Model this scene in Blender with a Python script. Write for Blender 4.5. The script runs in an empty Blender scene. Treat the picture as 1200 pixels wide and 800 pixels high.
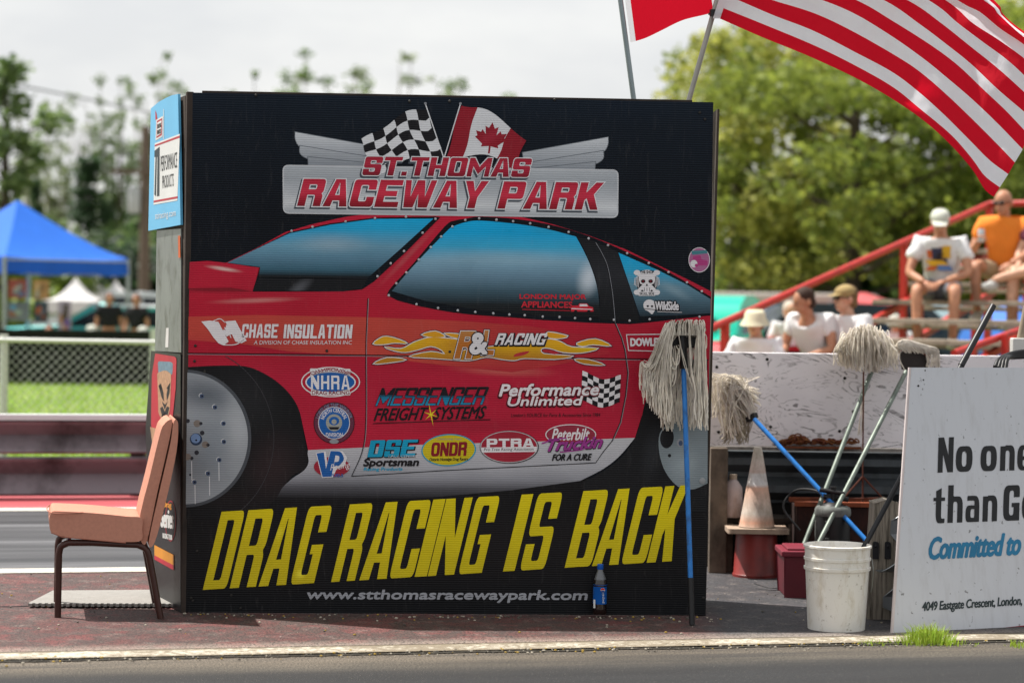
import bpy, bmesh, math, random
from math import sin, cos, pi, radians, sqrt, atan2
from mathutils import Vector, Matrix, noise as mnoise
from mathutils.geometry import tessellate_polygon
RN = random.Random(11)
SC = bpy.context.scene
COL = SC.collection
V = Vector

# ---------------------------------------------------------------- camera
CAMH = 1.5
FPX = 1200 * 85 / 36.0
_p, _a = radians(1.11), radians(0.8)
_f = V((0, cos(_p), -sin(_p)))
_r0 = V((1, 0, 0)); _u0 = V((0, sin(_p), cos(_p)))
_r = _r0 * cos(_a) + _u0 * sin(_a)
_u = _u0 * cos(_a) - _r0 * sin(_a)
CAM = V((0, 0, CAMH))
cd = bpy.data.cameras.new('camera'); cam = bpy.data.objects.new('camera', cd); COL.objects.link(cam)
m3 = Matrix((_r, _u, -_f)).transposed()
cam.matrix_world = Matrix.Translation(CAM) @ m3.to_4x4()
cd.lens = 85; cd.sensor_width = 36; cd.clip_start = .1; cd.clip_end = 3000
cd.dof.use_dof = True; cd.dof.focus_distance = 11.25; cd.dof.aperture_fstop = 2.05
SC.camera = cam

def ray(px, py): return _r * ((px - 600) / FPX) + _u * ((400 - py) / FPX) + _f
def P(px, py, D):
    d = ray(px, py); return CAM + d * (D / d.y)
def G(px, py, z=0.0):
    d = ray(px, py); return CAM + d * ((z - CAMH) / d.z)
def onplane(px, py, p0, n):
    d = ray(px, py); return CAM + d * ((p0 - CAM).dot(n) / d.dot(n))
def hor(px): return 345 + (px - 600) * math.tan(_a)
def Dz(px, D, z):   # world point at column px, depth D, height z
    q = P(px, hor(px), D); return V((q.x, D, z))

# ---------------------------------------------------------------- nodes / materials
MATS = {}
def srgb(c):
    if isinstance(c, str):
        c = [int(c[i:i+2], 16) / 255 for i in (0, 2, 4)]
        c = [x / 12.92 if x <= .04045 else ((x + .055) / 1.055) ** 2.4 for x in c]
    return tuple(c[:3]) + (1.0,)
class NT:
    def __init__(s, name):
        s.m = bpy.data.materials.new(name); s.m.use_nodes = True; s.t = s.m.node_tree; s.t.nodes.clear()
        s.out = s.n('ShaderNodeOutputMaterial'); s.b = s.n('ShaderNodeBsdfPrincipled')
        s.l(s.b.outputs[0], s.out.inputs[0])
    def n(s, t, **k):
        x = s.t.nodes.new(t)
        for a, v in k.items(): setattr(x, a, v)
        return x
    def l(s, a, b): s.t.links.new(a, b)
    def put(s, sock, v):
        if hasattr(v, 'is_output'): s.l(v, sock)
        elif isinstance(v, (tuple, list)) and len(v) == 3 and sock.type == 'RGBA': sock.default_value = tuple(v) + (1,)
        else: sock.default_value = v
    def math(s, op, a, b=0.0, clamp=False):
        x = s.n('ShaderNodeMath', operation=op); x.use_clamp = clamp
        s.put(x.inputs[0], a); s.put(x.inputs[1], b); return x.outputs[0]
    def mix(s, f, a, b, bl='MIX'):
        x = s.n('ShaderNodeMix', data_type='RGBA', blend_type=bl)
        s.put(x.inputs[0], f); s.put(x.inputs[6], a); s.put(x.inputs[7], b); return x.outputs[2]
    def ramp(s, f, stops, interp='LINEAR'):
        x = s.n('ShaderNodeValToRGB'); r = x.color_ramp; r.interpolation = interp
        while len(r.elements) < len(stops): r.elements.new(.5)
        for e, (p, c) in zip(r.elements, stops):
            e.position = p; e.color = srgb(c) if not isinstance(c, (int, float)) else (c, c, c, 1)
        s.l(f, x.inputs[0]); return x.outputs[0]
    def noise(s, vec, scale, detail=4, rough=.55, dist=0):
        x = s.n('ShaderNodeTexNoise'); x.inputs['Scale'].default_value = scale; x.inputs['Detail'].default_value = detail
        x.inputs['Roughness'].default_value = rough; x.inputs['Distortion'].default_value = dist
        if vec is not None: s.l(vec, x.inputs['Vector'])
        return x.outputs['Fac']
    def mapping(s, vec, loc=(0,0,0), rot=(0,0,0), scale=(1,1,1), typ='POINT'):
        x = s.n('ShaderNodeMapping', vector_type=typ)
        s.l(vec, x.inputs[0]); x.inputs[1].default_value = loc; x.inputs[2].default_value = rot; x.inputs[3].default_value = scale
        return x.outputs[0]
    def pos(s): return s.n('ShaderNodeNewGeometry').outputs['Position']
    def obj(s): return s.n('ShaderNodeTexCoord').outputs['Object']
    def uv(s): return s.n('ShaderNodeTexCoord').outputs['UV']
    def bump(s, h, strength=.3, dist=.01):
        x = s.n('ShaderNodeBump'); x.inputs['Strength'].default_value = strength; x.inputs['Distance'].default_value = dist
        s.l(h, x.inputs['Height']); s.l(x.outputs[0], s.b.inputs['Normal'])
    def set(s, **k):
        for a, v in k.items(): s.put(s.b.inputs[a.replace('_', ' ')], v)
        return s

def mat(name, col, rough=.6, metal=0.0, nz=(6, .25), bump=None, spec=.4, dirt=None, trans=0.0, isl=0.0):
    """plain surface: colour with noise variation, optional dirt colour in patches, translucency, per-piece variation"""
    if name in MATS: return MATS[name]
    s = NT(name); c = srgb(col)
    o = s.obj()
    f = s.noise(o, nz[0], 5)
    k = s.ramp(f, [(.3, 1 - nz[1]), (.7, 1 + 0.0)])
    cc = s.mix(1.0, c, k, 'MULTIPLY')
    if dirt:
        dcol, dsc, amt = dirt
        g = s.noise(s.mapping(o, scale=(1, 1, .5)), dsc, 8, .65)
        g = s.ramp(g, [(.62 - amt * .35, 0.0), (.80 - amt * .2, 1.0)])
        cc = s.mix(g, cc, srgb(dcol))
    if isl:
        rp = s.n('ShaderNodeNewGeometry').outputs['Random Per Island']
        hv = s.n('ShaderNodeHueSaturation')
        s.l(cc, hv.inputs['Color'])
        s.l(s.math('ADD', s.math('MULTIPLY', rp, isl * 2), 1 - isl), hv.inputs['Value'])
        s.l(s.math('ADD', s.math('MULTIPLY', rp, .04), .48), hv.inputs['Hue'])
        cc = hv.outputs[0]
    s.set(Base_Color=cc, Roughness=rough, Metallic=metal)
    s.b.inputs['Specular IOR Level'].default_value = spec
    if bump:
        s.bump(s.noise(o, bump[0], 6), bump[1], .01)
    if trans:
        t = s.n('ShaderNodeBsdfTranslucent'); s.l(cc, t.inputs[0])
        mx = s.n('ShaderNodeMixShader'); mx.inputs[0].default_value = trans
        s.l(s.b.outputs[0], mx.inputs[1]); s.l(t.outputs[0], mx.inputs[2]); s.l(mx.outputs[0], s.out.inputs[0])
    MATS[name] = s.m
    return s.m

# ---------------------------------------------------------------- mesh builder
OFF = {}
def thing(name, label, cat, loc=(0, 0, 0), rz=0.0, group=None, kind=None, local=False):
    o = bpy.data.objects.new(name, None); COL.objects.link(o); o.empty_display_size = .2
    o.location = loc; o.rotation_euler = (0, 0, rz)
    OFF[o.name] = V((0, 0, 0)) if local else V(loc)
    o['label'] = label; o['category'] = cat
    if group: o['group'] = group
    if kind: o['kind'] = kind
    return o
def tag(o, label, cat, group=None, kind=None):
    if label: o['label'] = label
    if cat: o['category'] = cat
    if group: o['group'] = group
    if kind: o['kind'] = kind
    return o
def copy_tree(o, parent=None):
    c = o.copy(); COL.objects.link(c)
    if parent: c.parent = parent
    for ch in list(o.children): copy_tree(ch, c)
    return c

class MB:
    def __init__(s): s.v = []; s.f = []; s.mi = []; s.uv = {}; s.m = 0
    def add(s, vs, fs, m=None):
        b = len(s.v); s.v += [V(x) for x in vs]
        for f in fs: s.f.append([b + i for i in f]); s.mi.append(s.m if m is None else m)
        return b
    def box(s, lo, hi, m=None, M=None):
        x0, y0, z0 = lo; x1, y1, z1 = hi
        vs = [V(c) for c in ((x0,y0,z0),(x1,y0,z0),(x1,y1,z0),(x0,y1,z0),(x0,y0,z1),(x1,y0,z1),(x1,y1,z1),(x0,y1,z1))]
        if M: vs = [M @ v for v in vs]
        s.add(vs, [(0,3,2,1),(4,5,6,7),(0,1,5,4),(1,2,6,5),(2,3,7,6),(3,0,4,7)], m); return s
    def bar(s, a, b, w, h, m=None, up=V((0, 0, 1))):
        a = V(a); b = V(b); t = (b - a).normalized(); x = t.cross(up)
        if x.length < 1e-4: x = t.cross(V((1, 0, 0)))
        x.normalize(); y = x.cross(t)
        q = [(-w/2,-h/2),(w/2,-h/2),(w/2,h/2),(-w/2,h/2)]
        vs = [a + x*i + y*j for i, j in q] + [b + x*i + y*j for i, j in q]
        s.add(vs, [(3,2,1,0),(4,5,6,7),(0,1,5,4),(1,2,6,5),(2,3,7,6),(3,0,4,7)], m); return s
    def tube(s, pts, r, n=8, m=None, cap=True, sq=False):
        pts = [V(p) for p in pts]; k = len(pts)
        rs = r if isinstance(r, (list, tuple)) else [r] * k
        ref = None; vs = []
        for i, p in enumerate(pts):
            t = (pts[min(i+1, k-1)] - pts[max(i-1, 0)])
            if t.length < 1e-9: t = V((0, 0, 1))
            t.normalize()
            if ref is None:
                ref = t.cross(V((0, 0, 1)) if abs(t.z) < .9 else V((0, 1, 0))).normalized()
            x = (ref - t * ref.dot(t))
            x = x.normalized() if x.length > 1e-6 else t.orthogonal().normalized()
            ref = x; y = t.cross(x)
            for j in range(n):
                a = 2*pi*(j + (.5 if sq else 0))/n
                vs.append(p + (x*cos(a) + y*sin(a)) * rs[i])
        fs = [(i*n+j, i*n+(j+1)%n, (i+1)*n+(j+1)%n, (i+1)*n+j) for i in range(k-1) for j in range(n)]
        if cap: fs += [tuple(range(n))[::-1], tuple((k-1)*n+j for j in range(n))]
        s.add(vs, fs, m); return s
    def lathe(s, prof, c=(0,0,0), n=24, m=None, M=None, cap=True):
        vs = []
        for r, z in prof:
            for j in range(n):
                a = 2*pi*j/n; q = V((r*cos(a), r*sin(a), z)); q = (M @ q if M else q) + V(c); vs.append(q)
        k = len(prof)
        fs = [(i*n+j, i*n+(j+1)%n, (i+1)*n+(j+1)%n, (i+1)*n+j) for i in range(k-1) for j in range(n)]
        if cap: fs += [tuple(range(n))[::-1], tuple((k-1)*n+j for j in range(n))]
        s.add(vs, fs, m); return s
    def ball(s, c, r, m=None, n=12, k=8, M=None):
        r = V(r) if not isinstance(r, (int, float)) else V((r, r, r))
        vs = [V((0, 0, -1))]
        for i in range(1, k):
            a = -pi/2 + pi*i/k
            for j in range(n): vs.append(V((cos(a)*cos(2*pi*j/n), cos(a)*sin(2*pi*j/n), sin(a))))
        vs.append(V((0, 0, 1)))
        vs = [V((v.x*r.x, v.y*r.y, v.z*r.z)) for v in vs]
        if M: vs = [M @ v for v in vs]
        vs = [v + V(c) for v in vs]
        fs = [(0, 1+(j+1)%n, 1+j) for j in range(n)]
        for i in range(k-2):
            for j in range(n):
                a = 1+i*n; fs.append((a+j, a+(j+1)%n, a+n+(j+1)%n, a+n+j))
        e = len(vs)-1; a = 1+(k-2)*n
        fs += [(a+j, a+(j+1)%n, e) for j in range(n)]
        s.add(vs, fs, m); return s
    def prism(s, poly, d, m=None):
        """poly: list of 3D points (planar), extruded by vector d"""
        n = len(poly); poly = [V(p) for p in poly]; d = V(d)
        tri = tessellate_polygon([poly])
        s.add(poly + [p + d for p in poly], [tuple(t) for t in tri] + [tuple(i+n for i in t)[::-1] for t in tri]
              + [(i, (i+1) % n, n+(i+1) % n, n+i) for i in range(n)], m); return s
    def build(s, name, mats, parent=None, smooth=False, bev=0.0, base=None, local=False):
        off = V((0, 0, 0))
        if parent is not None: off = OFF.get(parent.name, V((0, 0, 0)))
        elif not local:
            if base is not None: off = V(base)
            else:
                xs = [v.x for v in s.v]; ys = [v.y for v in s.v]; zs = [v.z for v in s.v]
                off = V(((min(xs)+max(xs))/2, (min(ys)+max(ys))/2, min(zs)))
        me = bpy.data.meshes.new(name)
        me.from_pydata([v - off for v in s.v], [], s.f)
        for mm in (mats if isinstance(mats, (list, tuple)) else [mats]): me.materials.append(mm)
        me.polygons.foreach_set('material_index', s.mi)
        if smooth: me.polygons.foreach_set('use_smooth', [True]*len(s.f))
        if s.uv:
            u = me.uv_layers.new(name='UVMap')
            for lp in me.loops: u.data[lp.index].uv = s.uv.get(lp.vertex_index, (0, 0))
        me.validate(); me.update()
        o = bpy.data.objects.new(name, me); COL.objects.link(o)
        if parent is not None: o.parent = parent
        else: o.location = off
        OFF[o.name] = off
        if bev:
            b = o.modifiers.new('bevel', 'BEVEL'); b.width = bev; b.segments = 2; b.limit_method = 'ANGLE'; b.angle_limit = radians(40)
        if smooth:
            try: me.set_sharp_from_angle(angle=radians(50))
            except Exception: pass
        return o

def bez(pts, n=8):
    """Catmull-Rom through points"""
    pts = [V(p) for p in pts]; q = [pts[0]*2-pts[1]] + pts + [pts[-1]*2-pts[-2]]; out = []
    for i in range(1, len(q)-2):
        for j in range(n):
            t = j/n; a, b, c, d = q[i-1], q[i], q[i+1], q[i+2]
            out.append(.5*((2*b) + (c-a)*t + (2*a-5*b+4*c-d)*t*t + (3*b-a-3*c+d)*t*t*t))
    out.append(pts[-1]); return out

# ---------------------------------------------------------------- flat art on a panel plane (drawn in photo pixel units, laid on the board)
def rnd(pts, seg=4):
    """(x,y[,r]) corner list -> rounded polygon"""
    n = len(pts); out = []
    for i, p in enumerate(pts):
        if len(p) < 3 or p[2] <= 0: out.append((p[0], p[1])); continue
        a = V(pts[i-1][:2]); b = V(p[:2]); c = V(pts[(i+1) % n][:2]); r = p[2]
        u = a-b; w = c-b; r = min(r, u.length*.48, w.length*.48); u.normalize(); w.normalize()
        s0 = b+u*r; s1 = b+w*r
        for k in range(seg+1):
            t = k/seg; q = s0*(1-t)**2 + b*2*t*(1-t) + s1*t*t; out.append((q.x, q.y))
    return out
def offs(poly, d):
    """miter offset of a closed 2D polygon; d>0 grows"""
    n = len(poly); A = sum(poly[i-1][0]*poly[i][1]-poly[i][0]*poly[i-1][1] for i in range(n))
    sg = 1 if A > 0 else -1; out = []
    for i in range(n):
        p0 = V(poly[i-1]); p1 = V(poly[i]); p2 = V(poly[(i+1) % n])
        e1 = p1-p0; e2 = p2-p1
        if e1.length < 1e-9: e1 = e2.copy()
        if e2.length < 1e-9: e2 = e1.copy()
        e1.normalize(); e2.normalize()
        n1 = V((e1.y, -e1.x))*sg; n2 = V((e2.y, -e2.x))*sg; m = n1+n2
        if m.length < 1e-6: m = n1.copy()
        m.normalize(); k = d/max(.5, m.dot(n1)); q = p1+m*k; out.append((q.x, q.y))
    return out
def ell(cx, cy, rx, ry, n=40, rot=0, a0=0, a1=2*pi):
    full = abs(a1-a0-2*pi) < 1e-6
    return [(cx+rx*cos(t)*cos(rot)-ry*sin(t)*sin(rot), cy+rx*cos(t)*sin(rot)+ry*sin(t)*cos(rot)) for t in
            [a0+(a1-a0)*i/(n if full else n-1) for i in range(n)]]
def line(pts, w):
    """open polyline -> thin ribbon polygon"""
    pts = [V(p) for p in pts]; L = []; Rr = []
    for i, p in enumerate(pts):
        t = pts[min(i+1, len(pts)-1)]-pts[max(i-1, 0)]; t.normalize(); nn = V((-t.y, t.x))*w/2
        L.append(tuple(p+nn)); Rr.append(tuple(p-nn))
    return L+Rr[::-1]
def smooth2(pts, n=6, closed=False):
    pts = [V(p) for p in pts]
    if closed: q = [pts[-1]]+pts+[pts[0], pts[1]]; rng = range(1, len(q)-2)
    else: q = [pts[0]*2-pts[1]]+pts+[pts[-1]*2-pts[-2]]; rng = range(1, len(q)-2)
    out = []
    for i in rng:
        for j in range(n):
            t = j/n; a, b, c, d = q[i-1], q[i], q[i+1], q[i+2]
            w = .5*((2*b)+(c-a)*t+(2*a-5*b+4*c-d)*t*t+(3*b-a-3*c+d)*t*t*t); out.append((w.x, w.y))
    if not closed: out.append(tuple(pts[-1]))
    return out

# display lettering -----------------------------------------------------
def glyph(ch, a=.3, b=.14, R=.12, sl=.5):
    """unit-square outlines for heavy capitals: list of loops (outer, holes). a stem width, b bar height, R corner"""
    r = R*.5; A = a; B = b
    g = {
    'D': [[(0,0),(1,0,R),(1,1,R),(0,1)], [(A,B),(1-A,B,r),(1-A,1-B,r),(A,1-B)]],
    'O': [[(0,0,R),(1,0,R),(1,1,R),(0,1,R)], [(A,B,r),(1-A,B,r),(1-A,1-B,r),(A,1-B,r)]],
    'I': [[(.0,0),(1,0),(1,1),(0,1)]],
    'L': [[(0,0),(1,0),(1,B),(A,B),(A,1),(0,1)]],
    'T': [[(.5-A/2,0),(.5+A/2,0),(.5+A/2,1-B),(1,1-B),(1,1),(0,1),(0,1-B),(.5-A/2,1-B)]],
    'E': [[(0,0),(1,0),(1,B),(A,B),(A,.5-B/2),(.85,.5-B/2),(.85,.5+B/2),(A,.5+B/2),(A,1-B),(1,1-B),(1,1),(0,1)]],
    'F': [[(0,0),(A,0),(A,.45-B/2),(.85,.45-B/2),(.85,.45+B/2),(A,.45+B/2),(A,1-B),(1,1-B),(1,1),(0,1)]],
    'H': [[(0,0),(A,0),(A,.5-B/2),(1-A,.5-B/2),(1-A,0),(1,0),(1,1),(1-A,1),(1-A,.5+B/2),(A,.5+B/2),(A,1),(0,1)]],
    'U': [[(0,0,R),(1,0,R),(1,1),(1-A,1),(1-A,B,r),(A,B,r),(A,1),(0,1)]],
    'N': [[(0,0),(A*.9,0),(A*.9,.52),(1-A*1.0,0),(1,0),(1,1),(1-A*.9,1),(1-A*.9,.48),(A*1.0,1),(0,1)]],
    'M': [[(0,0),(A*.8,0),(A*.8,.55),(.5,.12),(1-A*.8,.55),(1-A*.8,0),(1,0),(1,1),(1-A*.8,1),(.5,.52),(A*.8,1),(0,1)]],
    'W': [[(.12,0),(.42,0),(.5,.5),(.58,0),(.88,0),(1,1),(1-A*.75,1),(.73,.4),(.62,1),(.38,1),(.27,.4),(A*.75,1),(0,1)]],
    'Y': [[(.5-A/2,0),(.5+A/2,0),(.5+A/2,.4),(1,1),(1-A,1),(.5,.62),(A,1),(0,1),(.5-A/2,.4)]],
    'V': [[(.5-A*.45,0),(.5+A*.45,0),(1,1),(1-A,1),(.5,.35),(A,1),(0,1)]],
    'K': [[(0,0),(A,0),(A,.34),(A+.08,.42),(1-A*1.0,0),(1,0),(.68,.56),(1,1),(1-A,1),(A,.62),(A,1),(0,1)]],
    'P': [[(0,0),(A,0),(A,.36),(1,.36,R),(1,1,R),(0,1)], [(A,.36+B),(1-A,.36+B,r),(1-A,1-B,r),(A,1-B)]],
    'R': [[(0,0),(A,0),(A,.42),(1-A,.42,r),(1-A,0),(1,0),(1,.4,r),(.93,.47),(1,.55,r),(1,1,R),(0,1)], [(A,.42+B),(1-A,.42+B,r),(1-A,1-B,r),(A,1-B)]],
    'B': [[(0,0),(1,0,R),(1,.45,r),(.92,.51),(.98,.58,r),(.98,1,R),(0,1)], [(A,B),(1-A,B,r),(1-A,.5-B*.45,r),(A,.5-B*.45)], [(A,.5+B*.45),(.98-A,.5+B*.45,r),(.98-A,1-B,r),(A,1-B)]],
    'C': [[(0,0,R),(1,0,R),(1,.37),(1-A,.37),(1-A,B,r),(A,B,r),(A,1-B,r),(1-A,1-B,r),(1-A,.63),(1,.63),(1,1,R),(0,1,R)]],
    'G': [[(0,0,R),(1-A*.5,0,r),(1,0),(1,.5),(.52,.5),(.52,.38),(1-A,.38),(1-A,B,r),(A,B,r),(A,1-B,r),(1-A,1-B,r),(1-A,.66),(1,.66),(1,1,R),(0,1,R)]],
    'S': [[(0,0,R),(1,0,R),(1,.5+B/2,R),(A,.5+B/2,r),(A,1-B,r),(1-A,1-B,r),(1-A,.66),(1,.66),(1,1,R),(0,1,R),(0,.5-B/2,R),(1-A,.5-B/2,r),(1-A,B,r),(A,B,r),(A,.34),(0,.34)]],
    '.': [[(0,0),(1,0),(1,1),(0,1)]],
    }
    k = .22+B; sA = (.5-A)/.86
    g['A'] = [[(0,0),(A,0),(A+sA*.22,.22),(1-A-sA*.22,.22),(1-A,0),(1,0),(.5+A*.62,1),(.5-A*.62,1)],
              [(A+sA*k,k),(1-A-sA*k,k),(.51,.86),(.49,.86)]]
    return [rnd(x) for x in g[ch]]
WID = {'I': .34, '.': .3, 'M': 1.25, 'W': 1.35, ' ': .45, 'A': 1.05}
def letters(s, fn, a=.3, b=.14, R=.12, gap=.12, cw=1.0):
    """lay string over u 0..1 v 0..1 then map with fn -> list of loops-lists (px)"""
    ws = [WID.get(c, 1.0) for c in s]; tot = sum(ws)+gap*(len(s)-1); x = 0; out = []
    for c, w in zip(s, ws):
        if c != ' ':
            aa = a/w if c not in 'I.' else a
            gl = glyph(c, min(aa, .45), b, R)
            hs = .22 if c == '.' else 1
            out.append([[fn((x+q[0]*w)/tot, q[1]*hs) for q in lp] for lp in gl])
        x += w+gap
    return out
def boxfn(x0, y0, x1, y1, slope=0.0, shear=0.0):
    """u,v -> px; y0 top y1 baseline (at left); slope = dy/dx px; shear = px shift right at top"""
    def fn(u, v):
        x = x0+(x1-x0)*u+shear*v; return (x, y1+(y0-y1)*v+slope*(x-x0))
    return fn
def arcfn(cx, cy, rx, ry, a0, a1, h, inner=False):
    def fn(u, v):
        t = a0+(a1-a0)*u; k = 1+(-1 if inner else 1)*v*h/ry; return (cx+rx*k*sin(t), cy-ry*k*cos(t))
    return fn

TXC = {}
def text_tris(body, bold=0.0, space=1.0):
    key = (body, bold, space)
    if key in TXC: return TXC[key]
    c = bpy.data.curves.new('t', 'FONT'); c.body = body; c.offset = bold; c.space_character = space; c.resolution_u = 3
    o = bpy.data.objects.new('t', c); COL.objects.link(o)
    dg = bpy.context.evaluated_depsgraph_get(); me = o.evaluated_get(dg).to_mesh()
    vs = [v.co.copy() for v in me.vertices]; fs = [tuple(p.vertices) for p in me.polygons]
    o.evaluated_get(dg).to_mesh_clear(); bpy.data.objects.remove(o); bpy.data.curves.remove(c)
    x0 = min(v.x for v in vs); x1 = max(v.x for v in vs); y0 = min(v.y for v in vs); y1 = max(v.y for v in vs)
    vs = [((v.x-x0)/(x1-x0), (v.y-y0)/(y1-y0)) for v in vs]
    TXC[key] = (vs, fs); return TXC[key]

def glyph_lc(ch, a=.3, b=.17):
    R = .34; r = .16; x = .74
    g = {'o': [[(0,0,R),(1,0,R),(1,x,R),(0,x,R)], [(a,b,r),(1-a,b,r),(1-a,x-b,r),(a,x-b,r)]],
    'n': [[(0,0),(a,0),(a,x-b,.1),(1-a,x-b,.12),(1-a,0),(1,0),(1,x,R),(a*.95,x,.12),(a*.9,x*.97),(0,x*.97)]],
    'h': [[(0,0),(a,0),(a,x-b,.1),(1-a,x-b,.12),(1-a,0),(1,0),(1,x,R),(a,x,.06),(a,1.06),(0,1.06)]],
    'e': [[(0,0,R),(.92,0,.08),(.92,b*.8,.03),(a,b*.8,r),(a,.30),(1,.30),(1,x,R),(0,x,R)], [(a,.30+b*.75),(1-a,.30+b*.75),(1-a,x-b*.85,r),(a,x-b*.85,r)]],
    'a': [[(0,0,.2),(1,0),(1,x,R),(.1,x,.1),(.1,x-b*.9),(1-a,x-b*.9,.1),(1-a,.47),(0,.47,R)], [(a,b*.8,.08),(1-a,b*.8,.05),(1-a,.47-b*.7),(a,.47-b*.7,.1)]],
    't': [[(.22,0,.3),(1,0,.08),(1,b*.85),(.22+a*1.3,b*.85,.1),(.22+a*1.3,x-b*.8),(1,x-b*.8),(1,x*.97),(.22+a*1.3,x*.97),(.22+a*1.3,.98),(.22,.9),(.22,x*.97),(0,x*.97),(0,x-b*.8),(.22,x-b*.8)]]}
    return [rnd(q, 5) for q in g[ch]]
class Art:
    """collects flat pieces in photo px units and lays them on a board plane as thin printed sheets"""
    def __init__(s, p0, n, uo, ud): s.p0 = p0; s.n = n; s.uo = uo; s.ud = ud; s.reset()
    def reset(s): s.mb = MB(); s.mats = []; return s
    def mi(s, m):
        if m not in s.mats: s.mats.append(m)
        return s.mats.index(m)
    def w(s, x, y, k):
        q = onplane(x, y, s.p0, s.n); return q + s.n*(k*.00045)
    def addv(s, pts, fs, m, k):
        b = len(s.mb.v); ws = [s.w(x, y, k) for x, y in pts]
        s.mb.add(ws, fs, s.mi(m))
        for i, q in enumerate(ws): s.mb.uv[b+i] = ((q-s.uo).dot(s.ud), q.z)
    def poly(s, m, k, *loops):
        tri = tessellate_polygon([[V((x, y, 0)) for x, y in lp] for lp in loops])
        pts = [p for lp in loops for p in lp]
        s.addv(pts, [tuple(t) for t in tri], m, k); return s
    def polys(s, m, k, L, grow=0.0, dx=0, dy=0):
        for loops in L:
            if grow: loops = [offs(loops[0], grow)] + ([offs(h, -grow) for h in loops[1:] if min(max(q[0] for q in h)-min(q[0] for q in h), max(q[1] for q in h)-min(q[1] for q in h)) > 2.6*grow])
            if dx or dy: loops = [[(x+dx, y+dy) for x, y in lp] for lp in loops]
            s.poly(m, k, *loops)
        return s
    def text(s, m, k, body, fn, bold=0.0, space=1.0):
        vs, fs = text_tris(body, 0.0, space); p = [fn(u, v) for u, v in vs]
        a0 = fn(0, 0); a1 = fn(0, 1); g = bold*sqrt((a1[0]-a0[0])**2+(a1[1]-a0[1])**2)/.73
        s.addv(p, fs, m, k)
        if g > .12:      # heavier weight: the same outline laid again a stroke's half width to each side
            nd = 10 if g > .5 else 4
            for i in range(nd):
                t = 2*pi*i/nd+.4; s.addv([(x+g*cos(t), y+g*sin(t)) for x, y in p], fs, m, k-.02*(i+1))
        return s
    def done(s, name, parent):
        o = s.mb.build(name, s.mats, parent); 
        s.reset(); return o
# ---------------------------------------------------------------- booth geometry
BL = G(214, 718); BR = G(827, 722)
UD = (BR-BL).normalized(); UD.z = 0; UD.normalize()
NF = V((UD.y, -UD.x, 0)).normalized()          # towards camera
ZTL = onplane(221, 108.5, BL, NF); ZTR = onplane(836, 120, BL, NF)
ZT = (ZTL.z+ZTR.z)/2
def z_of(py, px=525): return onplane(px, py, BL, NF).z
def u_of(px, py=420): return (onplane(px, py, BL, NF)-BL).dot(UD)
SL = G(214, 718)+V((0, .0, 0)); sd = V((-.224, .57, 0)); WL = sd.length; sd.normalize()
NS = V((-sd.y, sd.x, 0)).normalized()
if NS.x > 0: NS = -NS

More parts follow.
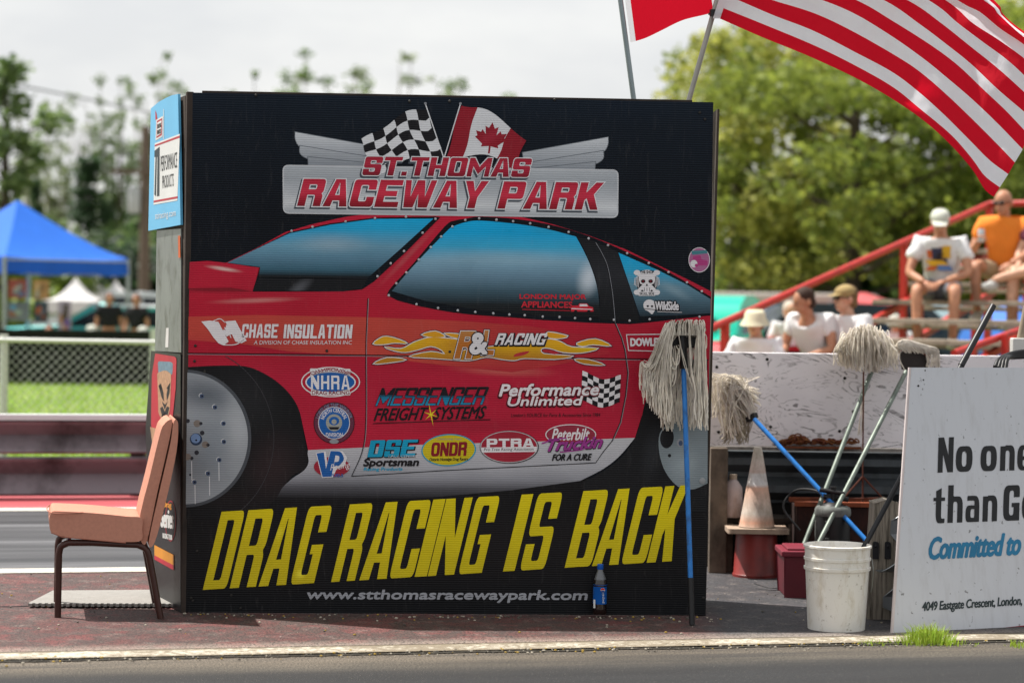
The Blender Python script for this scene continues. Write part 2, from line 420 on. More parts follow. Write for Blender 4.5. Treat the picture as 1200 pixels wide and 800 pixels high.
AM = {}
def banner(name, stops, blobs=(), rough=.42, px=None, flute=.16, spec=.2, scuff=.05, rib=None):
    """printed fluted plastic sheet. stops: one colour or [(py,colour)...] vertical ink gradient; blobs: airbrushed ellipses
       (cx,cy,rx,ry,rot_deg,colour,strength) in photo px; px: [(px,colour,..)] horizontal tint"""
    if name in AM: return AM[name]
    s = NT(name); uv = s.uv(); sx = s.n('ShaderNodeSeparateXYZ'); s.l(uv, sx.inputs[0]); z = sx.outputs[1]; u = sx.outputs[0]
    if isinstance(stops, str) or isinstance(stops[0], float): col = srgb(stops)
    else:
        zz = [(z_of(p), c) for p, c in stops]; lo = min(q[0] for q in zz); hi = max(q[0] for q in zz)
        t = s.math('DIVIDE', s.math('SUBTRACT', z, lo), hi-lo, True)
        col = s.ramp(t, sorted([((q-lo)/(hi-lo), c) for q, c in zz], key=lambda e: e[0]))
    if px:
        zz = [(u_of(p), c, f) for p, c, f in px]; lo = zz[0][0]; hi = zz[-1][0]
        t = s.math('DIVIDE', s.math('SUBTRACT', u, lo), hi-lo, True)
        c2 = s.ramp(t, [((q-lo)/(hi-lo), c) for q, c, f in zz]); f2 = s.ramp(t, [((q-lo)/(hi-lo), f) for q, c, f in zz])
        col = s.mix(f2, col, c2)
    for cx, cy, rx, ry, rot, c, k in blobs:
        mp = s.mapping(uv, (u_of(cx, cy), z_of(cy, cx), 0), (0, 0, -radians(rot)), (rx/250, ry/250, 1), 'TEXTURE')
        gr = s.n('ShaderNodeTexGradient', gradient_type='SPHERICAL'); s.l(mp, gr.inputs[0])
        f = s.ramp(gr.outputs['Fac'], [(0, 0.0), (1, 1.0)], 'EASE')
        col = s.mix(s.math('MULTIPLY', f, k), col, srgb(c))
    # flutes: ridge every 9.3 mm, uneven grime and pale scuffs of the worn print
    wv = s.math('SINE', s.math('MULTIPLY', z, 2*pi/.0105))
    fl = s.math('ADD', s.math('MULTIPLY', wv, flute/2), 1-flute/2)
    cmb = s.n('ShaderNodeCombineColor'); [s.l(fl, cmb.inputs[i]) for i in range(3)]
    col = s.mix(1.0, col, cmb.outputs[0], 'MULTIPLY')
    if rib:   # sheen on the flute crests, painted into the colour as paler lines
        cr_ = s.math('POWER', s.math('MAXIMUM', wv, 0.0), 2.0); hz = s.ramp(s.noise(s.mapping(uv, scale=(1, .8, 1)), 2.0, 5), [(.3, .35), (.7, 1.0)])
        col = s.mix(s.math('MULTIPLY', s.math('MULTIPLY', cr_, hz), .8), col, srgb(rib))
    g = s.noise(s.mapping(uv, scale=(1, 1.6, 1)), 3.2, 9, .62)
    col = s.mix(1.0, col, s.ramp(g, [(.3, .86), (.62, 1.0)]), 'MULTIPLY')
    sc = s.noise(s.mapping(uv, scale=(9, 1.2, 1)), 6, 8, .7, .8)
    col = s.mix(s.math('MULTIPLY', s.ramp(sc, [(.56, 0.0), (.8, 1.0)]), scuff), col, (.55, .5, .48))
    s.set(Base_Color=col, Roughness=s.ramp(g, [(.3, rough-.06), (.7, rough+.14)]))
    s.b.inputs['Specular IOR Level'].default_value = spec
    s.bump(s.math('ADD', wv, s.math('MULTIPLY', g, 2)), .25, .0012)
    AM[name] = s.m; return s.m

K = banner('print_black', [(105, '17222f'), (150, '121a24'), (260, '0d1016')], rough=.5, spec=.12, rib='28323e')
K2 = banner('print_dull_black', '0f0d10')
WHT = banner('print_white', 'eeeff2'); GRY = banner('print_grey', '9a9ca2')
RED = banner('print_red', 'c01c34'); DRED = banner('print_dark_red', '8c1626')
BLU = banner('print_blue', '1f63b0'); CYN = banner('print_cyan', '12a4cc')
INK = banner('print_ink', '17151a'); YEL = banner('print_yellow', 'f4dc28')
PNK = banner('print_pink', 'cf5c9c'); MAG = banner('print_magenta', 'a23c92')

booth = thing('sign_booth', 'tall black plywood and plastic booth painted with a red race car and sponsor logos', 'booth',
              (BL.x+1.2, BL.y+.3, 0))
A = Art(BL, NF, BL, UD)
# board itself
b = MB(); c4 = [BL+UD*.02, V(BR)+UD*0, onplane(836, 120, BL, NF), onplane(219, 108.5, BL, NF)]
b.prism([V((q.x, q.y, max(q.z, .012)))-NF*.001 for q in c4], -NF*.014)
for i in range(len(b.v)): b.uv[i] = ((b.v[i]-BL).dot(UD), b.v[i].z)
panel = b.build('front_panel', [K], booth)
OFF[panel.name] = OFF[booth.name]
bottom_dark = banner('print_base', [(560, '0d0a0d'), (640, '0d0b0d'), (720, '070a0e')],
                     [(560, 640, 300, 60, 0, '221a1c', .35)], spec=.2, rib='1c1c22')
A.poly(bottom_dark, 1, [(214.8, 560), (831, 560), (827, 721), (214, 717)])
A.done('lower_print', panel)

# ---- painted car
body_top = [(222.4, 307), (243, 305.6), (265, 308), (300, 291), (333.8, 272.3), (365, 263), (402.5, 254.6), (438, 249.3), (485, 246.2), (530, 245.5),
            (570, 247), (602, 252), (650, 263.5), (690, 276), (732.7, 292), (770, 310), (807, 328), (833.5, 341.5)]
body = body_top+[(829, 497), (752, 487), (744, 513), (640, 517), (500, 521), (361, 527), (352, 485), (343, 466), (327, 449), (306.8, 436), (286.5, 429), (255, 428.3), (217.5, 430)]
m_body = banner('print_car_red', [(250, 'd61e3e'), (330, 'c41b38'), (372, 'c21934'), (415, 'b81832'), (440, 'c01b3a'), (520, 'c61d3c')],
    [(262, 315, 26, 3.5, 8, 'f0d8d0', .8), (300, 352, 65, 4.5, -3, 'e8a8a0', .55), (478, 300, 62, 5, -47, 'c8666a', .5), (640, 372, 110, 4, 3, 'e08a80', .5),
     (590, 434, 75, 9, 2, 'd87868', .6), (250, 340, 60, 5, 0, '3a0a12', .5), (760, 440, 40, 60, 0, '901828', .4), (560, 500, 160, 14, -1, '8c1a30', .4), (240, 446, 80, 14, 0, 'c43c50', .5)], rough=.36)
A.poly(m_body, 2, body)
m_or = banner('print_car_orange', 'cc4a3e', [(690, 400, 220, 70, 0, 'b81f34', 1.0), (250, 420, 140, 34, 0, 'b02438', .9), (560, 435, 160, 14, 0, 'b62236', .8)], rough=.36)
A.poly(m_or, 3, [(218.5, 371), (300, 369), (430, 371.5), (540, 376), (620, 382), (700, 395), (715, 414), (650, 428), (600, 436), (520, 428), (430, 417), (340, 412), (290, 404), (218, 398)])
m_wh = banner('print_sill_white', [(512, 'cfcfd3'), (545, 'bcbcc2'), (560, '9c9da4'), (572, '5a5a60'), (585, '161418')])
A.poly(m_wh, 2.5, smooth2([(744, 512.7), (739, 519), (725, 535), (707, 549), (680, 563)])+[(600, 574), (500, 583), (400, 586), (324, 586)]+smooth2([(324, 583), (331, 571), (343, 560), (356, 551), (361.5, 542), (360.5, 531)])+[(361, 527), (427, 524), (500, 520.5), (640, 516.7)])
# cut lines of the doors, panel seams
A.poly(INK, 5, line(smooth2([(431, 349.6), (429.6, 380), (428.6, 410), (428.6, 492), (424.5, 528), (412, 557.7)]), .9))
A.poly(GRY, 4.9, line(smooth2([(432, 349.6), (430.6, 380), (429.6, 410), (429.6, 492), (425.5, 528), (413, 557)]), .6))
A.poly(INK, 5, line([(412, 557.7), (520, 551), (620, 546), (698, 542), (707, 529), (717, 516.7), (726.7, 495), (733, 463), (735.5, 437), (732, 410), (728, 396), (720.7, 379)], 1.0))
A.poly(GRY, 4.9, line([(718, 516.7), (727.7, 495), (734, 463), (736.5, 437), (733, 410), (729, 396), (721.7, 379)], .7))
A.poly(INK, 5, line([(217.5, 413.8), (430, 416), (640, 419), (830, 421.5)], 1.1))
A.poly(GRY, 5, line([(218, 415), (430, 417.2), (640, 420.2), (750, 421.8)], .5))
# bonnet scoop
A.poly(DRED, 3, [(219, 330), (296, 330), (296, 341.8), (219, 339)])
A.poly(m_body, 4, [(222.4, 307), (243, 305.6), (265, 308), (305, 313.3), (295.8, 341.6), (270, 337), (221, 338)])
A.done('car_body_print', panel)

# wheels
m_arch = banner('print_tyre', '121215', [(320, 545, 46, 60, 20, '38282a', .7), (290, 470, 60, 50, 30, '262629', .8), (275, 585, 60, 22, 0, '1e1618', .8)])
arch = smooth2([(217.5, 430), (255, 428.3), (286.5, 429), (306.8, 436), (327, 449), (343, 466), (352, 485), (356, 510), (360, 528), (361, 541.5), (356, 550.5), (343, 557), (331.5, 570), (324, 584)], 4)
A.poly(m_arch, 3, arch+[(300, 606), (215.5, 608)])
m_rim = banner('print_rim', '9fa5ab', [(240, 462, 60, 26, 10, '5d656e', .8), (280, 500, 26, 70, 0, 'c4c8cc', .6), (232, 545, 46, 40, 0, '7d858c', .7), (250, 520, 30, 46, 0, '8f9aa4', .6)])
rim = ell(217, 513.5, 73.5, 77, 50, 0, -pi/2+.03, pi/2-.0)
A.poly(banner('print_rim_edge', '50545a'), 4, [(217.5, 434)]+ell(217, 513.5, 77.5, 80.5, 50, 0, -pi/2+.03, pi/2)+[(215, 595)])
A.poly(m_rim, 5, [(217.3, 436)]+rim+[(215.2, 591)])
A.poly(banner('print_tyre_line', '3a383c'), 4.5, line(ell(217, 513.5, 104, 108, 40, 0, -1.1, 1.2), .9))
for x, y in ((236.5, 464), (252, 477), (262, 496), (262.4, 517.4), (257, 538.6), (243.8, 554.5), (228, 564.7)):
    A.poly(banner('print_bolt', '4a5a78'), 6, ell(x, y, 2.6, 2.6, 12)); A.poly(INK, 7, ell(x+.4, y, 1.1, 1.1, 8)); A.poly(WHT, 6.5, line(ell(x-.6, y-.6, 2.6, 2.6, 8, 0, 2.5, 5), .6))
for x, y, r in ((220, 493, 2.5), (231, 496, 4.2), (235.4, 496, 2), (237, 507, 2.7), (240.6, 520.6, 4), (243.7, 521, 2), (230.5, 530, 2.7), (224.8, 536.6, 2), (223, 556, 1.3), (220, 535, 4)):
    A.poly(banner('print_hole', '33343c') if r < 4 else banner('print_ring', '8a8078'), 6, ell(x, y, r, r, 14))
A.poly(banner('print_cap_a', '30425e'), 6, ell(229.8, 514.5, 7.2, 7.2, 24)); A.poly(banner('print_cap_b', '7f9cc8'), 6.5, ell(229.3, 513.5, 5.6, 5.6, 24)); A.poly(INK, 7, ell(230, 515.5, 1.2, 1.2, 8))
for x, y in ((224.6, 540), (228.5, 568), (245.5, 558), (256.5, 541)): A.poly(WHT, 5.6, line([(x, y), (x+.3, y+22)], .8))
A.done('front_wheel_print', panel)
m_arch2 = banner('print_tyre_back', '19191c', [(765, 530, 18, 46, 10, '2e3034', .8)])
A.poly(m_arch2, 3, [(829, 421.8), (771, 421)]+smooth2([(770, 424), (764, 450), (756, 471), (749, 500), (739, 522), (722, 541), (700, 556), (684, 564)])+[(684, 600), (828, 600)])
m_rim2 = banner('print_rim_back', '8a959a', [(800, 545, 26, 30, 0, 'a8b4ba', .7), (790, 500, 14, 30, 0, '5e7077', .6)])
A.poly(m_rim2, 5, smooth2([(829.5, 470), (800, 476), (783, 496), (773, 508), (772.5, 530), (780, 553), (795, 570), (812, 573), (829, 566)], 5))
A.poly(m_arch2, 6, ell(781.5, 513, 8, 12, 20, .1)); A.poly(INK, 6, ell(784.5, 533.5, 2, 2, 10)); A.poly(GRY, 6, ell(797, 518.5, 4, 5, 14)); A.poly(banner('print_bolt', ''), 6.5, ell(797.6, 519, 2.4, 3.2, 12))
A.done('rear_wheel_print', panel)

# glass
m_ws = banner('print_windscreen', [(255, '04b8f2'), (270, '24b0e2'), (290, '72a8c2'), (305, '5f8ba3'), (318, '3f6a7e'), (326, '14181c')],
              [(390, 285, 60, 16, 0, 'a9b9c4', .5)], rough=.3)
A.poly(K, 4, [(266.4, 308.2), (303.5, 313.6), (296, 341.6), (402, 341.4), (424.5, 339), (438, 330), (475, 296), (516, 254.8), (509.8, 253.8), (438, 255), (386, 262), (339, 272)])
A.poly(m_ws, 5, [(266.4, 307.8), (305, 312.9), (303, 325.5), (431, 325.5), (470, 291), (508, 256.2), (438, 256.6), (386, 263.6), (339, 273.6)])
A.poly(banner('print_cowl', '15161a', [(350, 338, 26, 10, -40, '6a6c72', .7)]), 6, [(303, 326.5), (431, 326.5), (424.5, 338), (402, 340.6), (297, 340.8)])
A.done('windscreen_print', panel)
win = smooth2([(453.4, 345.5), (459, 336), (485, 308), (520.8, 265.7), (533, 258.5), (546, 256.3), (562, 254), (602, 256.4), (644.7, 263.2), (690, 276.5), (735, 295.5), (783, 318.5), (832.9, 347.6)], 4)
A.poly(K, 4, win+[(832.5, 369.5), (762, 377.5), (738, 379.7), (690, 378), (636.7, 375), (596.7, 371.7), (556.7, 369), (530, 366), (512.5, 363), (487.8, 358), (465.8, 352)])
m_gl = banner('print_side_glass', [(258, '02baf6'), (272, '0cb6f0'), (288, '40b8e4'), (305, '8cb8d0'), (322, '7195ab'), (340, '43606f'), (356, '1a2024'), (366, '111316')],
              [(690, 326, 18, 28, 12, 'dfe9f2', .9), (590, 302, 110, 12, 0, '9fc2d2', .4), (640, 268, 40, 12, 8, '30aad6', .5)], rough=.3)
A.poly(m_gl, 5, smooth2([(459, 341), (485, 311), (523.5, 271), (533, 264.5), (551, 259.3), (570, 259), (610, 263), (642, 268.6), (675, 277.3)], 4)+smooth2([(682, 290), (690, 306.7), (697, 326), (701, 345), (702.5, 365)], 4)+[(702, 372), (636, 370), (560, 363), (500, 353)])
A.poly(banner('print_pillar', [(280, '17181c'), (320, '2b2c31'), (345, '1b1c20'), (375, '0e0f12')]), 5.5, [(676, 277.6), (690, 280), (724, 295), (749, 371), (748, 376), (703, 375), (703, 350), (697.5, 322), (684, 291)])
A.poly(INK, 6, line(smooth2([(697, 284), (704, 296), (711, 312), (716, 338), (718.5, 360), (720, 378)]), .8)); A.poly(GRY, 5.9, line(smooth2([(698, 284), (705, 296), (712, 312), (717, 338), (719.5, 360), (721, 378)]), .5))
m_q = banner('print_quarter_glass', [(296, '04b8f2'), (315, '30aeda'), (332, '6a94a8'), (350, '4d6b7b'), (368, '22303a')], [(790, 340, 30, 9, 28, '9ab4c0', .5)], rough=.3)
A.poly(m_q, 5, [(724.7, 296), (770, 316), (805, 333.5), (832.8, 350.5), (832.6, 367), (790, 369.5), (750, 370.7)])
A.done('side_glass_print', panel)
# rivets round the glass (domed studs of the print)
RV = [(341.7, 270.7), (366.2, 266), (405, 259.7), (439.4, 255.8), (475.7, 254.2), (510.3, 256.7), (495.2, 272.9), (473.5, 294.3), (457.8, 308.6), (442.4, 323.8)]
RV += [(530+x/3.75, 240+y/3.75) for x, y in ((57,67),(118,60),(194,66),(267,73),(342,82),(423,98),(511,120),(599,148),(684,178),(768,213),(863,256),(950,296),(1031,341),(1096,380),(24,464),(101,471),(180,477),(251,482),(318,485),(397,491),(471,493),(539,498),(606,502),(710,505),(779,509),(867,503),(1086,492))]
RV += [(210+x/3.636, 230+y/3.636) for x, y in ((1164,129),(1116,172),(1072,217),(1021,270),(968,325),(925,371),(893,422),(1011,460),(1103,476),(1187,486))]
b = MB()
for x, y in RV: b.ball(A.w(x, y, 8), .0062, n=8, k=6)
b.build('rivet_heads', [mat('rivet', 'c8c8cc', .35, .0)], panel, True)

# ---- title logo: wings, plate, flags
mw = banner('print_wing', [(158, 'e2e6ea'), (175, 'c0c5cb'), (195, '9aa0a8')])
mw2 = banner('print_wing_dark', '6f757c')
for sgn in (0, 1):
    rows = [((346, 155), (352, 172), (446, 173), (444, 188)), ((351.5, 171), (361, 186), (446, 186), (446, 194)), ((361, 184), (361, 200), (446, 193), (446, 200))]
    def wing(p0, p1, p2, p3, g=0):
        pts = smooth2([p0, (p0[0]+.5, p0[1]+9), p1, (p1[0]+14, p1[1]+1.5)], 4)+[p3, p2]
        return [(x, y) for x, y in offs(pts, g)]
    for i, r in enumerate(rows):
        for kk, m, g in ((3+i*1.0, mw2, .8), (3.5+i*1.0, mw, 0)):
            w_ = wing(*r, g=g)
            if sgn: w_ = [(1058.5-x, y+6) for x, y in w_]
            A.poly(m, kk, w_)
plate = rnd([(331.5, 193.5, 7), (724.5, 199.2, 7), (724, 255.2, 7), (332, 250, 7)], 6)
A.poly(banner('print_plate_edge', 'd8dade'), 7, offs(plate, .4))
A.poly(banner('print_plate', [(195, 'c4c9ce'), (212, 'b2b8be'), (228, 'c8ccd1'), (240, 'e4e7ea'), (254, 'a8aeb4')], [(420, 236, 90, 14, 0, 'e0e2e4', .6), (640, 225, 80, 12, -8, 'dfe1e4', .5)]), 7.6, offs(plate, -1.2))
# chequered flag
def cfn(u, v):
    x0 = 499+(520-499)*(1-v); y0 = 126+(186-126)*(1-v)
    x1 = 422+(440-422)*(1-v); y1 = 166+(204-166)*(1-v)
    x = x0+(x1-x0)*u; y = y0+(y1-y0)*u+3.2*sin(u*9+v*2)*(1 if u > .02 else 0)-6*sin(u*pi); return (x+1.5*sin(v*8), y)
def grid(m1, m2, nx, ny, fn, k, sub=3):
    for i in range(nx):
        for j in range(ny):
            u0, u1, v0, v1 = i/nx, (i+1)/nx, j/ny, (j+1)/ny; L = []
            for t in range(sub): L.append(fn(u0+(u1-u0)*t/sub, v0))
            for t in range(sub): L.append(fn(u1, v0+(v1-v0)*t/sub))
            for t in range(sub): L.append(fn(u1-(u1-u0)*t/sub, v1))
            for t in range(sub): L.append(fn(u0, v1-(v1-v0)*t/sub))
            A.poly(m1 if (i+j) % 2 else m2, k, L)
grid(WHT, INK, 6, 5, cfn, 8.2)
A.poly(WHT, 8.4, line([(498.5, 122), (520, 185)], 1.3)); A.poly(GRY, 8.5, ell(498.5, 121.5, 1.6, 1.6, 10))
def ffn(u, v):
    x0 = 540+(523-540)*(1-v); y0 = 124+(185-124)*(1-v)
    x1 = 616+(601-616)*(1-v); y1 = 164+(197-164)*(1-v)
    return (x0+(x1-x0)*u+1.0*sin(v*7), y0+(y1-y0)*u-9*sin(u*pi)*1.0+2.5*sin(u*7+v*2)*min(1, u*5))
def strip(m, u0, u1, k):
    n = 8; A.poly(m, k, [ffn(u0+(u1-u0)*i/n, 0) for i in range(n+1)]+[ffn(u1, i/n) for i in range(n+1)]+[ffn(u1-(u1-u0)*i/n, 1) for i in range(n+1)]+[ffn(u0, 1-i/n) for i in range(1, n)])
mfr = banner('print_flag_red', 'a01a2c', [(575, 160, 30, 10, -30, 'c4304a', .5)])
strip(mfr, 0, .25, 8.2); strip(WHT, .25, .76, 8.2); strip(mfr, .76, 1, 8.2)
LEAF = [(0,-1),(.19,-.62),(.42,-.74),(.34,-.22),(.58,-.5),(.66,-.32),(.98,-.38),(.86,-.08),(1,.02),(.5,.42),(.56,.6),(.06,.52),(.06,.98),(-.06,.98),(-.06,.52),(-.56,.6),(-.5,.42),(-1,.02),(-.86,-.08),(-.98,-.38),(-.66,-.32),(-.58,-.5),(-.34,-.22),(-.42,-.74),(-.19,-.62)]
def leaf(m, k, cx, cy, r, rot=0, sx=1):
    A.poly(m, k, [(cx+r*(sx*x*cos(rot)-y*sin(rot)), cy+r*(sx*x*sin(rot)+y*cos(rot))) for x, y in LEAF])
leaf(mfr, 8.6, 575, 162, 18.5, .12)
A.poly(WHT, 8.4, line([(539.5, 122), (520.5, 185)], 1.3)); A.poly(GRY, 8.5, ell(539.5, 121.5, 1.6, 1.6, 10))
mlt = banner('print_title_red', [(208, 'b01a32'), (216, 'd02c46'), (228, 'e03650'), (238, 'ae1c30'), (247, '7c1524')])
mlt2 = banner('print_title_red_small', [(183, 'a5182e'), (192, 'c83048'), (200, 'b0203a'), (208, '7c1624')])
for st, fn, a_, b_, mm in (('ST.THOMAS', boxfn(424, 183.5, 619, 205.5, .012, 5), .34, .2, mlt2), ('RACEWAY PARK', boxfn(348, 209.5, 700, 241.5, .0128, 8), .33, .2, mlt)):
    L = letters(st, fn, a_, b_, .14, .10)
    big = st[0] == 'R'
    A.polys(banner('print_shadow', '4e555e'), 8.8, L, 1.6, -1.6, 1.8)
    A.polys(WHT, 9.4, L, 1.25 if big else 1.0); A.polys(mm, 10, L)
    # small slab feet on the capitals, as in the painted face
A.done('title_logo_print', panel)

# ---- big yellow slogan
def sl_y(x): return 690.6+(x-237.7)*(657.0-690.6)/(787-237.7)
def sl_t(x): return sl_y(x)-91.5+(x-237.7)*.0042
SLG = [('D',237.7,265.5),('R',269.2,299.8),('A',303,335.2),('G',340,368),('R',388,415.8),('A',421,453),('C',455.8,484),('I',485.8,500.2),('N',501.2,532),('G',536.8,564.5),('I',589.3,603),('S',608.8,638),('B',661.6,692.5),('A',693.6,724.5),('C',727.6,756),('K',757.6,787)]
myel = banner('print_slogan_yellow', [(570, 'ecd80c'), (620, 'e0cc10'), (690, 'd4c018')], [(352, 672, 8, 9, 60, 'fff040', .9), (327, 625, 6, 12, 20, 'f8ea30', .7), (460, 640, 40, 30, 0, 'f0dc18', .5)], flute=.14)
LL = []
for ch, x0, x1 in SLG:
    def fn(u, v, x0=x0, x1=x1): 
        x = x0+(x1-x0)*u; return (x+22*v, sl_y(x)*(1-v)+sl_t(x)*v)
    aa = 1.0 if ch == 'I' else .35
    if ch == 'K':
        lp = [(0,0),(.36,0),(.36,.36),(.42,.44),(.62,0),(1,0),(.70,.56),(.93,1),(.6,1),(.36,.62),(.36,1),(0,1)]
        LL.append([[fn(*q) for q in lp]])
    else: LL.append([[fn(*q) for q in lp] for lp in glyph(ch, min(aa, .36), .115, .13)])
A.polys(myel, 8, LL)
A.done('slogan_lettering', panel)
A.text(banner('print_url', 'a4a6ac'), 8, 'www.stthomasracewaypark.com', boxfn(358, 690.5, 686.5, 704.6, .0028, 3.2), .028)
A.done('web_address_lettering', panel)

# ---- sponsors
W = banner('print_logo_white', 'f0ecee')
# insulation firm: folded flag with leaf
A.poly(W, 8, [(236, 376.6), (246, 375.6), (256, 377), (268, 400), (262, 404.5), (256, 402), (250, 395), (244, 386)])
A.poly(W, 8, [(264, 376.5), (276, 375.4), (281, 385), (289, 399), (283, 402), (276, 400), (270, 388)])
leaf(W, 8.1, 268, 388, 8.5, -.35); A.poly(W, 8, line(smooth2([(250, 376), (258, 373.5), (264, 378)]), .9)); A.poly(W, 8, line(smooth2([(262, 404), (276, 403.5), (286, 398)]), 1.1))
A.polys(W, 8, letters('CHASE', boxfn(283, 379.5, 325, 395.6, .005, 1.5), .34, .17, .2, .14))
A.polys(W, 8, letters('INSULATION', boxfn(332, 380, 412, 396.2, .004, 1.5), .36, .17, .12, .14))
A.text(W, 8, 'A DIVISION OF CHASE INSULATION INC', boxfn(297.5, 398.8, 412, 403.4, .001, .6), .012)
A.done('insulation_logo', panel)
# racing association oval
A.poly(W, 7, ell(387.4, 447.4, 34.6, 17.8)); A.poly(RED, 7.5, ell(387.4, 447.4, 33.2, 16.5)); A.poly(W, 8, ell(387.4, 447.6, 29.6, 13)); A.poly(W, 8, rnd([(363, 431.5, 2), (411, 432, 2), (410, 442), (364, 442)])); A.poly(W, 8, rnd([(365, 453), (409, 453), (411, 463, 2), (364, 463, 2)]))
A.poly(BLU, 8.5, ell(387.4, 447.6, 28, 11.3))
A.polys(W, 9, letters('NHRA', boxfn(364.5, 439.5, 410, 456, .01, 0), .26, .15, .2, .25))
A.text(DRED, 9, 'CHAMPIONSHIP', arcfn(387.4, 447.6, 26.6, 12.6, -.85, .85, 3.6), .02); A.text(DRED, 9, 'DRAG RACING', boxfn(365.5, 457.6, 409.5, 462.2), .02)
A.done('racing_association_logo', panel)
# round division badge
A.poly(INK, 7, ell(391.5, 495.3, 24, 24.3)); A.poly(banner('print_badge_ring', '6d3348'), 7.3, ell(391.5, 495.3, 23.2, 23.5)); A.poly(BLU, 7.6, ell(391.5, 495.3, 18.2, 18.6)); A.poly(W, 7.8, line(ell(391.5, 495.3, 18.2, 18.6, 41, 0, 0, 6.28), .8))
A.poly(banner('print_badge_mid', 'a9aaa2'), 8, ell(391.5, 495, 9.5, 10)); A.poly(BLU, 8.4, ell(391.5, 493, 6, 5)); A.poly(banner('print_badge_mid', ''), 8.6, ell(391.5, 494, 3, 3)); A.poly(INK, 8.4, rnd([(385, 500), (398, 500), (396, 503), (387, 503)]))
A.text(W, 8.6, 'NORTH CENTRAL', arcfn(391.5, 495.3, 12.5, 12.8, -1.25, 1.25, 4.5), .02); A.text(W, 8.6, 'DIVISION', boxfn(382, 507, 401.5, 511.5), .02)
A.text(banner('print_badge_txt', '7f97b4'), 8, 'LORD OF THE WINNER', arcfn(391.5, 495.3, 18.8, 19.2, -1.3, 1.3, 3.8), .015); A.poly(GRY, 8, ell(391.5, 517, 5.5, 2.6, 16))
A.done('division_badge', panel)
# fuel brand: ellipse with V and P
A.poly(banner('print_vp_red', 'a8283a'), 7.5, ell(388.8, 546.7, 21, 11.7))
A.polys(W, 8, [[[(371, 531), (381, 529.5), (383.5, 544), (387.5, 528), (401, 529), (406, 536), (403, 545), (394, 548), (389.5, 558), (378, 558.5)]]], .9)
A.poly(BLU, 8.5, [(371, 531), (379.5, 529.5), (382, 549), (387.5, 528), (394, 528.4), (388.5, 558), (378, 558.5)])
A.poly(BLU, 8.6, rnd([(391, 528.2), (400, 528.6, 4), (404, 538, 4), (397, 546, 3), (391, 546), (392, 541), (397, 540.5, 2), (398, 534, 2), (392.5, 533)]))
A.text(W, 9, 'Racing', boxfn(386.5, 544, 409, 553.5, -.16, 2), .0); A.text(BLU, 9, 'FUELS', boxfn(388, 555, 402, 558.4), .03)
A.done('fuel_logo', panel)
# freight firm
msg = banner('print_messenger', [(453, '14131a'), (463, '1c1a22'), (466.5, '1b7fa6'), (476, '2596c0')])
L = letters('MESSENGER', boxfn(440, 455, 565, 475.3, -.012, 8), .2, .1, .12, .13)
A.polys(INK, 7.5, L, .5); A.polys(msg, 8, L)
A.text(INK, 8, 'FREIGHT  SYSTEMS', boxfn(438, 478.5, 566, 493, -.022, 5), .02); A.poly(INK, 8, line([(437, 496), (505, 493.5), (574.6, 491.4)], 1.0))
star = []
for i in range(12):
    r_ = (14 if i % 6 == 0 else 9) if i % 2 == 0 else 1.6; t = i*pi/6-.2; star.append((505+r_*sin(t), 485.5-r_*cos(t)))
A.poly(YEL, 9, star); A.done('freight_logo', panel)
# sportsman supply
L = letters('DSE', boxfn(430.5, 515.8, 486, 535.3, -.02, 4), .36, .17, .12, .09)
A.polys(INK, 7.5, L, .8, .6, .6); A.polys(CYN, 8, L)
A.text(INK, 8, 'Sportsman', boxfn(425, 537.2, 489, 548.6, -.008, 3), .035); A.text(CYN, 8, 'Racing Products', boxfn(426, 547.5, 471, 552.5, -.01, 1), .02); A.text(W, 8, 'RACE CENTRE', boxfn(455, 532.6, 489, 535.6), .02)
A.done('sportsman_logo', panel)
# nostalgia racers oval
rt = -.05
A.poly(CYN, 7, ell(525.8, 527, 32, 18.8, 40, rt)); A.poly(banner('print_oval_yellow', 'd8c41e'), 7.5, ell(525.8, 527, 30.6, 17.5, 40, rt))
L = letters('ONDR', boxfn(505, 518.5, 546, 534.3, -.02, 1.5), .3, .17, .3, .12); A.polys(DRED, 8, L, .3)
A.text(INK, 8.5, 'Ontario Nostalgia Drag Racers', arcfn(525.8, 512.5, 26, 28, pi+.85, pi-.85, 3.2, True), .02) if False else A.text(INK, 8.5, 'Ontario Nostalgia Drag Racers', boxfn(503, 536.4, 548, 541, -.02, .6), .02)
A.text(GRY, 8.5, 'Celebrating Years', boxfn(512, 512.8, 541, 516), .02)
A.done('nostalgia_racers_logo', panel)
A.poly(INK, 7, ell(596.8, 523.6, 34.6, 19.2)); A.poly(banner('print_white_ring', 'c9c7ca'), 7.2, ell(596.5, 523.3, 33.8, 18.6)); A.poly(banner('print_ptra_red', 'a8283a'), 7.5, ell(596.5, 523.3, 32.6, 17.8))
A.poly(W, 8, [(564, 524), (629, 523), (628.6, 529), (564.6, 530)])
A.polys(W, 8.3, letters('PTRA', boxfn(570.5, 514, 625.5, 524.2, -.01, 0), .28, .2, .25, .16), .2)
A.text(INK, 8.8, 'Pro Tree Racing Association', boxfn(567, 524.8, 625, 529, -.01, .5), .015)
A.done('tree_racing_logo', panel)
